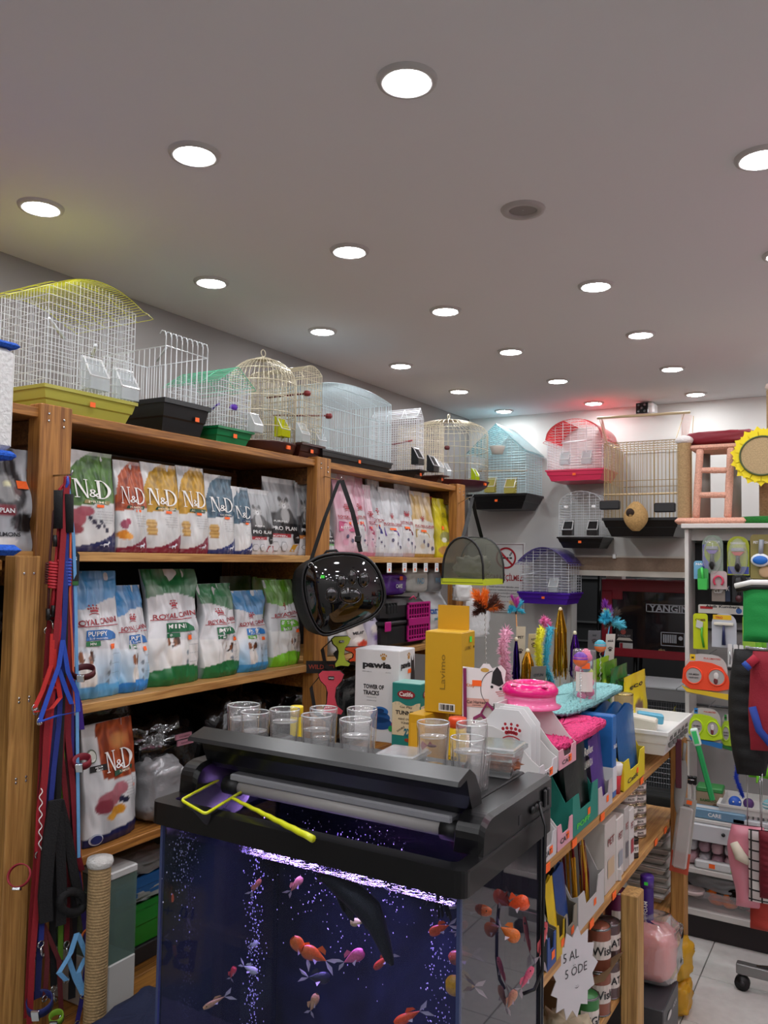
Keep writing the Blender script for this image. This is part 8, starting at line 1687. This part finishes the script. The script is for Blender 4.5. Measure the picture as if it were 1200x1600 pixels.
# goods hanging on the end post of the display shelf
def posthang(label, x0, x1, yt, yb, col, cat='pet accessory', X=GX + .075, name='hanging_pack', tilt=0.0):
    a, b_ = onx(x0, yt, X), onx(x1, yb, X); r = empty(name, label, cat, (X, (a.y + b_.y) / 2, a.z), .1, 'packs hanging on the end post'); r.rotation_euler = (0, tilt, .1); return r, (x1 - x0) / F_PX * (a - CAM_O).dot(FWD), a.z - b_.z
r, w_, h = posthang('clear hanging pack with salmon card foot on the end post', 1058, 1090, 1268, 1342, '#c8c8c4', tilt=.12); g = G(); g.box(-w_ * .45, w_ * .45, -.002, .002, -h, 0, mat('#a8a49c', .4), .001); g.box(-w_ * .46, w_ * .46, -.004, .004, -h, -h * .72, mat('#b84c34', .5), .001); g.build('card', r); g = G(); g.box(-w_ * .36, w_ * .36, -.024, -.004, -h * .92, -h * .1, clear('#e0dcd8', .6, .15, 2.0), .006); g.build('blister', r); g = G(); sticker(g, flat(-.006), w_ * .1, -.012, .018, .014); put_text(g, flat(-.0045), 'BIB', 0, -.03, .012, gBK, .02); g.build('lettering', r)
r, w_, h = posthang('grey oval plastic scoop hanging above the clear pack', 1059, 1082, 1170, 1262, '#8c8c88', X=GX + .07, tilt=.1); g = G(); g.ell((0, 0, -h * .6), (w_ * .42, .010, h * .38), mat('#8a8a86', .5), 16, 12); g.tube([(0, 0, -h * .25), (0, 0, -.005)], .006, mat('#8a8a86', .5), 8); g.build('scoop', r)
r, w_, h = posthang('long green handled toy leaning out from the end post', 1068, 1098, 1152, 1232, '#1f9a4c', X=GX + .10, tilt=-.25); g = G(); g.box(-.009, .009, -.008, .008, -h, -.03, mat('#1f9450', .4), .003); g.build('handle', r); g = G(); g.box(-.013, .013, -.012, .012, -.06, 0, mat('#c8dcd0', .4), .004); g.box(-.008, .008, -.014, -.012, -.052, -.008, mat('#3cc06c', .4)); g.build('head', r)
r, w_, h = posthang('dark maroon strap card behind the grey scoop', 1054, 1066, 1160, 1225, '#4a1c2c', X=GX + .062); g = G(); g.box(-.010, .010, -.003, .003, -h, 0, mat('#4a1424', .6), .002); g.build('card', r)
hkx = GX + .05
for k, (z, dx, y) in enumerate(((.938, .05, 3.24), (.80, .03, 3.22), (.665, .03, 3.24))): g = G(); g.tube([(hkx, y, z), (hkx + dx, y, z + .002)], .002, CHROME, 6); tag(g.build('peg_hook'), ['top thin metal hook on the end post of the display shelf', 'middle thin metal hook on the end post of the display shelf', 'lowest thin metal hook on the end post of the display shelf'][k], 'hook')
# ================================================================ LEASHES AND COLLARS ON THE LEFT POST
LX = -1.925
def lpx(px, py, X=LX): return onx(px, py, X)
def leash(label, col, wpx, path, cat='leash', name='dog_leash', X=LX, metal=True, cord=False, th=.003, group='leashes hanging from the left post', up=True):
    P = [lpx(x, y, X + .0) for x, y in path]; o0 = P[0]; r = empty(name, label, cat, o0, 0, group); s = wpx / F_PX * (o0 - CAM_O).dot(FWD); m = mat(col, .75 if not cord else .5, 0, .2, 220); g = G(); Q = [p - o0 for p in P]
    if up:      # loop over the nail at the top
        nail_ = lpx(104, 745, X) - o0; Q = [nail_ + Vector((.003, 0, 0)), (nail_ + Q[0]) * .5 + Vector((.01, 0, 0))] + Q
    if cord: g.tube(Q, s / 2, m, 7)
    else: g.ribbon(Q, Vector((.3, 1, 0)).normalized() * s, th, m)
    g.build('strap' if not cord else 'cord', r)
    if metal:
        e = Q[-1]; g = G(); g.tube([e + Vector((0, .009 * math.cos(t), -.009 + .009 * math.sin(t))) for t in np.linspace(0, 2 * PI, 11)[:-1]], .0022, CHROME, 6, True); g.tube([e + Vector((0, 0, -.018)), e + Vector((.002, .002, -.035)), e + Vector((.002, .006, -.044)), e + Vector((0, .010, -.036))], .003, CHROME, 6); g.build('snap_hook', r)
    return r
nl = lpx(104, 742); g = G(); g.tube([(-1.985, nl.y, nl.z), (LX + .02, nl.y, nl.z), (LX + .025, nl.y, nl.z + .012)], .0028, CHROME, 8); tag(g.build('wall_peg'), 'metal peg high on the left shelf post carrying the leashes', 'hook')
def coil(parent, x0, x1, y0, y1, col, n=9, X=LX):
    o = Vector(parent.location); a, b_ = lpx(x0, y0, X), lpx(x1, y1, X); c = (a + b_) / 2 - o; R_ = (b_ - a).y / 2; h = a.z - b_.z; g = G(); r_ = h / n / 2.1
    g.tube([(c.x + R_ * .8 * math.cos(t), c.y + R_ * math.sin(t), c.z + h / 2 - h * t / (2 * PI * n)) for t in np.linspace(0, 2 * PI * n, n * 10)], r_, mat(col, .5), 6); g.build('coiled_cord', parent)
def foam(parent, x, y0, y1, w_, X=LX): o = Vector(parent.location); g = G(); g.tube([lpx(x, y0, X + .012) - o, lpx(x, (y0 + y1) / 2, X + .012) - o, lpx(x, y1, X + .012) - o], w_ / F_PX * 2.35 / 2, mat('#111113', .9, 0, .3, 200), 12); g.build('foam_handle', parent)
def cuff(parent, pts, X=LX):
    o = Vector(parent.location)
    for x, y in pts: g = G(); g.tube([lpx(x, y - 9, X + .008) - o, lpx(x, y + 9, X + .008) - o], .006, BLACK, 8); g.build('rubber_sleeve', parent)
r = leash('red cord leash with black foam grip, leftmost at the top', '#b82430', 5, [(93, 765), (91, 830), (88, 870), (84, 935), (82, 960)], cord=True); foam(r, 91, 766, 826, 13); coil(r, 79, 92, 876, 918, '#c02c38'); cuff(r, [(86, 845), (83, 955)])
r = leash('blue cord leash with black foam grip, right of the red one', '#2440a0', 5, [(101, 765), (101, 850), (103, 880), (101, 920), (96, 985)], cord=True, X=LX + .012); foam(r, 108, 772, 832, 13, LX + .01); coil(r, 97, 108, 874, 918, '#2c4cb4', X=LX + .012); cuff(r, [(103, 847), (97, 975)])
r = leash('maroon cord leash coiled behind the red one', '#4c2020', 4, [(84, 800), (78, 870), (76, 930), (74, 980)], cord=True, X=LX - .015); coil(r, 73, 82, 878, 912, '#5a2a28', X=LX - .015); cuff(r, [(75, 960)])
c = lpx(110, 915, LX + .01); r = empty('hanger_card', 'black leash card with red and green print behind the blue coil', 'tag', c, PI / 3); g = G(); g.prism([(-.022, 0), (.022, 0), (.022, .085), (.014, .096), (-.014, .096), (-.022, .085)], .004, .006, mat('#141416', .4)); g.build('card', r); g = G(); f = flat(.003); put_rect(g, f, -.021, .021, .001, .012, mat('#2c6a34', .5)); put_poly(g, f, [(-.021, .012), (.0, .012), (-.021, .05)], mat('#a01c2c', .5)); put_text(g, f, 'DOG', .0, .075, .010, WHITE, .02); g.build('lettering', r)
LE = [('dark red webbing leash hanging far left with steel clip', '#84141f', 9, [(76, 990), (68, 1120), (60, 1300), (50, 1430), (42, 1590)], False), ('bright red webbing leash crossing in front, second from left', '#a0182a', 8, [(84, 1010), (80, 1140), (62, 1330), (54, 1480)], True),
      ('black studded leather leash between the red ones', '#121214', 10, [(70, 1180), (66, 1230), (62, 1300)], False), ('red leash with white running wave pattern', '#a81c2c', 11, [(68, 1230), (62, 1270), (60, 1330)], True),
      ('navy webbing leash reaching down to the lower clips', '#1c2c7c', 8, [(92, 1130), (84, 1200), (76, 1290), (66, 1420), (64, 1470)], True), ('lime green webbing leash in the middle of the bundle', '#6c9c2c', 8, [(92, 1120), (98, 1190), (101, 1290), (96, 1400), (94, 1500)], True),
      ('rust orange leash right of the lime green one', '#b04a24', 5, [(102, 1140), (110, 1200), (122, 1290), (128, 1400)], False), ('maroon webbing leash at the right side of the bundle', '#7c1424', 9, [(106, 1150), (114, 1230), (120, 1330), (128, 1360)], False),
      ('sky blue dotted leash hanging straight down on the right', '#6ca8dc', 5, [(118, 930), (120, 1050), (121, 1180), (123, 1340)], False), ('orange cord strip beside the sky blue leash', '#d0603c', 3, [(109, 930), (113, 1010), (116, 1100)], False),
      ('dark brown leather leash low in the bundle', '#3a1c1a', 9, [(104, 1370), (108, 1440), (112, 1500)], True), ('royal purple webbing leash behind the blue harness', '#3c1e84', 8, [(106, 980), (112, 1060), (124, 1100), (128, 1140)], False),
      ('second black leash hanging behind the black harness', '#161618', 10, [(90, 1250), (80, 1350), (82, 1450), (84, 1540)], True), ('dark navy webbing leash at the left rear of the bundle', '#141c50', 9, [(84, 1100), (76, 1260), (66, 1400), (58, 1560)], False), ('crimson webbing leash doubled beside the studded one', '#8c1622', 9, [(72, 1150), (64, 1330), (50, 1500), (46, 1600)], False), ('charcoal webbing leash at the right rear of the bundle', '#1c1c20', 11, [(104, 1120), (112, 1250), (116, 1400), (112, 1560)], False), ('dusty purple webbing leash low beside the scratching post', '#3a2a7a', 8, [(112, 1200), (120, 1350), (140, 1500), (146, 1590)], False),
      ('deep red leash lying right behind the lime one', '#6c101c', 8, [(96, 1180), (104, 1260), (106, 1380), (104, 1470)], True)]
for k, (lab, c, w_, path, mt) in enumerate(LE):
    r = leash(lab, c, w_, path, X=LX + .006 * (k % 5) - .01, metal=mt)
    if 'wave' in lab:
        o = Vector(r.location); g = G(); P = [lpx(64 - .04 * j + 2.5 * math.sin(j * .9), 1232 + j * 2.6, LX + .02) - o for j in range(38)]; g.tube(P, .0014, WHITE, 5); g.build('wave_print', r)
    if 'studded' in lab:
        for j in range(6): g = G(); g.ell(lpx(69 - j, 1190 + 18 * j, LX + .012) - Vector(r.location), (.003, .003, .003), CHROME, 8, 5); g.build('stud', r)
def webharness(label, col, wpx, loops, X, ringc=CHROME):
    P0 = lpx(*loops[0][0], X); r = empty('dog_harness', label, 'harness', P0, 0, 'strap harnesses in the leash bundle'); s = wpx / F_PX * 2.3; m = mat(col, .75, 0, .2, 220)
    for lp_ in loops: g = G(); g.ribbon([lpx(x, y, X + .004 * i) - P0 for i, (x, y) in enumerate(lp_)], Vector((.3, 1, 0)).normalized() * s, .003, m); g.build('strap', r)
    for x, y in (loops[0][-1], loops[1][-1]): q = lpx(x, y, X + .01) - P0; g = G(); g.tube([q + Vector((0, .008 * math.cos(t), .008 * math.sin(t))) for t in np.linspace(0, 2 * PI, 11)[:-1]], .002, ringc, 6, True); g.build('ring', r)
    return r
webharness('bright blue strap harness looped over the bundle', '#1f48b0', 7, [[(98, 1000), (92, 1040), (78, 1080), (62, 1126)], [(98, 1000), (106, 1050), (120, 1082), (122, 1112), (90, 1118), (62, 1128)], [(92, 1046), (104, 1080), (112, 1100)]], LX + .030)
webharness('red strap harness hanging left of the blue one', '#bc2420', 7, [[(82, 990), (80, 1040), (66, 1080), (54, 1106)], [(82, 990), (86, 1040), (94, 1090), (80, 1108), (56, 1112)], [(70, 1060), (86, 1076)]], LX + .018)
webharness('light blue strap harness at the lower right of the bundle', '#6aa4d4', 8, [[(120, 1458), (110, 1490), (92, 1520), (104, 1532)], [(122, 1460), (134, 1490), (142, 1505), (130, 1555)], [(106, 1495), (118, 1530), (130, 1555)], [(134, 1495), (122, 1520), (130, 1555)]], LX + .035)
webharness('dark maroon strap harness with metal rings low in the bundle', '#5c1c20', 7, [[(66, 1440), (74, 1500), (70, 1560)], [(66, 1440), (92, 1500), (96, 1590)]], LX + .01)
webharness('dark violet strap harness behind the light blue one', '#2c2478', 7, [[(136, 1500), (146, 1550), (150, 1600)], [(136, 1500), (128, 1560), (120, 1600)]], LX + .0)
# thick black padded harness hanging in the middle
o0 = lpx(88, 1260, LX + .02); r = empty('dog_harness', 'large black padded dog harness hanging in the bundle centre', 'harness', o0, 0, None); m = mat('#0e0e10', .85, 0, .4, 200)
for pth, w_ in (([(86, 1250), (76, 1320), (70, 1400), (72, 1440)], 19), ([(92, 1250), (104, 1300), (116, 1370), (126, 1410)], 14), ([(90, 1270), (94, 1340), (96, 1400), (94, 1445)], 15)):
    g = G(); g.ribbon([lpx(x, y, LX + .028) - o0 for x, y in pth], Vector((.3, 1, 0)).normalized() * (w_ / F_PX * 2.3), .012, m); g.build('padded_strap', r)
g = G(); P = [lpx(112 + 19 * math.cos(t), 1410 + 17 * math.sin(t), LX + .03) - o0 for t in np.linspace(0, 2 * PI, 18)[:-1]]; g.tube(P, .012, m, 8, True); g.build('girth_loop', r)
g = G(); g.tube([lpx(86, 1250, LX + .02) - o0, lpx(92, 1160, LX + .01) - o0, lpx(104, 746, LX) - o0 + Vector((0, 0, 0))], .003, m, 6); g.build('hanging_loop', r)
def collar(label, px, py, R_, col, wv, X=LX + .03, tilt=.4, name='dog_collar'):
    p = lpx(px, py, X); r = empty(name, label, 'collar', p, PI / 5, 'collars in the leash bundle', tilt); g = G(); n = 24; pr = [(R_, -wv / 2), (R_ + .003, -wv / 2), (R_ + .003, wv / 2), (R_, wv / 2), (R_, -wv / 2)]; g.lathe(pr, mat(col, .6), n, cap=False); g.build('band', r); g = G(); g.box(-.010, .010, -R_ - .009, -R_ - .002, -wv * .6, wv * .6, CHROME, .001); g.build('buckle', r)
collar('dark red padded dog collar by the sky blue leash', 131, 1050, .028, '#4c1018', .018); collar('crimson dog collar hanging at mid height right', 128, 1190, .022, '#7c1426', .022); collar('red collar with white wave pattern jutting out left', 30, 1368, .026, '#8c1828', .014, LX + .03, 1.1)
collar('orange flat dog collar loop low on the right', 142, 1465, .024, '#e0702c', .012, LX + .03, .9); collar('navy blue leather collar with silver rings at the bottom left', 62, 1568, .030, '#16205c', .026); collar('lime green collar end at the bottom of the bundle', 88, 1590, .016, '#7ca82c', .02)
# ================================================================ LEFT BAY
a = onx(0, 860, -1.98); r = empty('pet_food_bag', 'large grey and black cat food sack at the left edge', 'pet food', (-2.05, onx(22, 860, -2.02).y, 1.5885), PI / 2)
Wd, Hh = onx(72, 780, -2.02).y - onx(-30, 780, -2.02).y, onx(40, 702, -2.02).z - 1.589
def pc(u, v):
    c = mixc(L('#c4c6c8'), L('#8c8e92'), .5 + nz(u * 3, v * 3, 3)); c = blobs(c, u, v, [(.30, .62, .34, .26, L('#3c3a3c')), (.44, .84, .10, .16, L('#2c2a2c')), (.34, .62, .18, .13, L('#8c8a88')), (.36, .66, .05, .03, L('#d8d4a8')), (.5, .6, .05, .05, L('#6c5454')), (.55, .3, .2, .10, L('#1c1a1c')), (.25, .12, .2, .05, L('#e0dcd8'))])
    return L('#7c1224') if .36 < v < .46 and u < .42 else c
p = Pouch(Wd, Hh, .11, 7, lean=.0, side='#b0b2b4', paint=pc, wr=.006); p.build(r, nu=30, nv=40)
g = G(); put_text(g, p.surf(1), 'PRO PLAN', Wd * .22, Hh * .41, Hh * .045, WHITE, .02, wid=Wd * .36); put_text(g, p.surf(1), 'TURKEY', Wd * .80, Hh * .80, Hh * .03, mat('#b85c60', .5), .01); put_text(g, p.surf(1), 'SALMONS', Wd * .3, Hh * .19, Hh * .04, gBK, .02); sticker(g, p.surf(1.5), Wd * .58, Hh * .66, .034, .022)
for k in range(9): put_rect(g, p.surf(1), Wd * (.83 + .013 * k), Wd * (.836 + .013 * k), Hh * .12, Hh * .24, gBK)
g.build('lettering', r)
ft = empty('cat_tree', 'white plush scratching tower with blue plush trims at the left edge', 'cat tree', (-1.86, onx(-12, 700, -1.80).y - .05, 1.5885)); bl_ = mat('#1c54b8', .95, 0, 1, 150, 0, .25); wp = mat('#d4d4d2', .95, 0, 1, 100, 0, .08)
ex = onx(25, 620, -1.80).y - ft.location.y; zt_, zm = onx(20, 545, -1.80).z - 1.5885, onx(20, 705, -1.80).z - 1.5885
g = G(); g.box(-.12, .10, -.2, ex + .012, 0, .026, bl_, .012); g.build('base', ft); g = G(); g.box(-.10, .06, -.2, ex, zm, zt_, wp, .012); g.build('plush_box', ft)
g = G(); g.box(-.11, .07, -.2, ex + .004, zt_ + .001, zt_ + .014, bl_, .006); g.build('top_trim', ft); g = G(); g.box(-.11, .07, -.2, ex + .006, zm - .022, zm - .001, bl_, .008); g.build('lower_trim', ft); g = G(); sisal(g, (-.02, -.10, 0), .035, .026, zm - .022); g.build('sisal_post', ft)
for k, (z, px, lab, c) in enumerate(((1.296, 8, 'brown textured sack on the low rack shelf', '#4c3a28'), (1.011, 2, 'dark sack in the middle of the low rack', '#2c2620'), (.701, 4, 'grey-green crinkled sack low at the left edge', '#3a4440'))):
    r = empty('pet_food_sack', lab, 'pet food', (-2.12, onx(px, 1100, -2.0).y - .10, z), PI / 2, 'sacks on the low rack'); crinkle(r, .24, .2, .20, 140 + k, mat(c, .5, 0, .6, 60, 0, .3), .1)
# lower left: scratching post, glass tank, tubs
B = .201; p = onx(153, 1440, -1.86); r = empty('scratching_post', 'jute scratching post with white plush top standing below the shelf', 'cat tree', (-1.86, p.y, .002)); zz = onx(155, 1345, -1.86).z - .002; g = G(); sisal(g, (0, 0, 0), .031, .02, zz - .012, pitch=.008); g.build('sisal_post', r); g = G(); g.lathe([(.033, zz - .014), (.037, zz - .004), (.034, zz + .008), (.001, zz + .012)], mat('#c4c2be', .95, 0, 1, 120), 20, cap=False); g.build('plush_cap', r); g = G(); g.box(-.09, .09, -.09, .09, 0, .02, mat('#5c5a58', .9), .006); g.build('base', r)
p = onx(207, 1500, -2.0); y0, y1, zb_, zt_ = onx(172, 1430, -2.0).y, onx(214, 1430, -2.0).y, onx(190, 1500, -2.0).z, onx(190, 1368, -2.0).z
gt = empty('glass_tank', 'small glass tank with white plastic frame on the lowest shelf', 'aquarium', (-2.12, (y0 + y1) / 2, B), PI / 2); w_ = (y1 - y0); h = zt_ - B + .01; gz = clear('#9cb8b0', .75, .05, 1.6)
g = G(); g.box(-w_ / 2, w_ / 2, -.12, .14, 0, max(.02, zb_ - B), mat('#c8c8c6', .4), .004); g.build('bottom_frame', gt); g = G(); g.box(-w_ / 2, w_ / 2, -.12, .14, h - .016, h + .008, mat('#c8c8c6', .4), .004); g.build('top_frame', gt)
for q in ((-w_ / 2 + .002, w_ / 2 - .002, -.117, -.114), (w_ / 2 - .005, w_ / 2 - .002, -.11, .13), (-w_ / 2 + .002, -w_ / 2 + .005, -.11, .13)): g = G(); g.box(*q, zb_ - B, h - .016, gz); g.build('glass_pane', gt)
for k, (a, z0, z1, c, lab) in enumerate(((246, 1500, 1428, '#128a28', 'bright green plastic tub stacked below the blue one'), (246, 1424, 1385, '#1c6cb8', 'blue plastic tub stacked on the green one'))):
    z0_, z1_ = onx(225, z0 - 5, -2.1).z, onx(225, z1, -2.1).z; r = empty('plastic_tub', lab, 'container', (-2.28, onx(228, 1450, -2.1).y + .1, z0_ if k else max(B + .001, z0_)), PI / 2, 'tubs beside the glass tank')
    g = G(); tray(g, .34, .22, max(.05, z1_ - r.location.z), mat(c, .35), .92); g.build('tub_body', r); b2 = empty('plastic_bag', ['white plastic bag spilling from the green tub', 'white plastic bag on top of the blue tub'][k], 'plastic bag', (-2.26, r.location.y, z1_ - .01), PI / 2); crinkle(b2, .24, .16, .06, 150 + k, mat('#b8c0be', .4, 0, .5, 30), .25)
r = empty('storage_box', 'plain dark box supporting the stacked tubs', 'box', (-2.28, onx(228, 1450, -2.1).y + .1, B)); hb2 = onx(225, 1495, -2.1).z - B - .004
if hb2 > .01: g = G(); g.box(-.11, .11, -.15, .15, 0, hb2, mat('#26262a', .6), .003); g.build('carton', r)
else: bpy.data.objects.remove(r)
p = onz(200, 1560, .36); r = empty('pet_bed', 'dark navy padded pet bed at the bottom left beside the aquarium', 'pet bed', (-1.655, 1.60, .002), .12); crinkle(r, .28, .40, .40, 160, mat('#121c3c', .8, 0, .5, 60), .08, 'padded_shell', sq=.5); g = G(); g.ribbon([(-.11, -.20, .28), (.0, -.215, .34), (.11, -.20, .30)], (0, .01, .03), .004, mat('#1c1c20', .6)); g.build('carry_strap', r); g = G(); g.tube([(.12, -.19, .10), (.14, -.2, .30), (.13, -.19, .36)], .012, mat('#16307c', .6), 8); g.build('handle', r); g = G(); put_text(g, flat(-.21), 'Ferplast', .02, .22, .03, mat('#8c98b8', .5), .0); g.build('lettering', r)
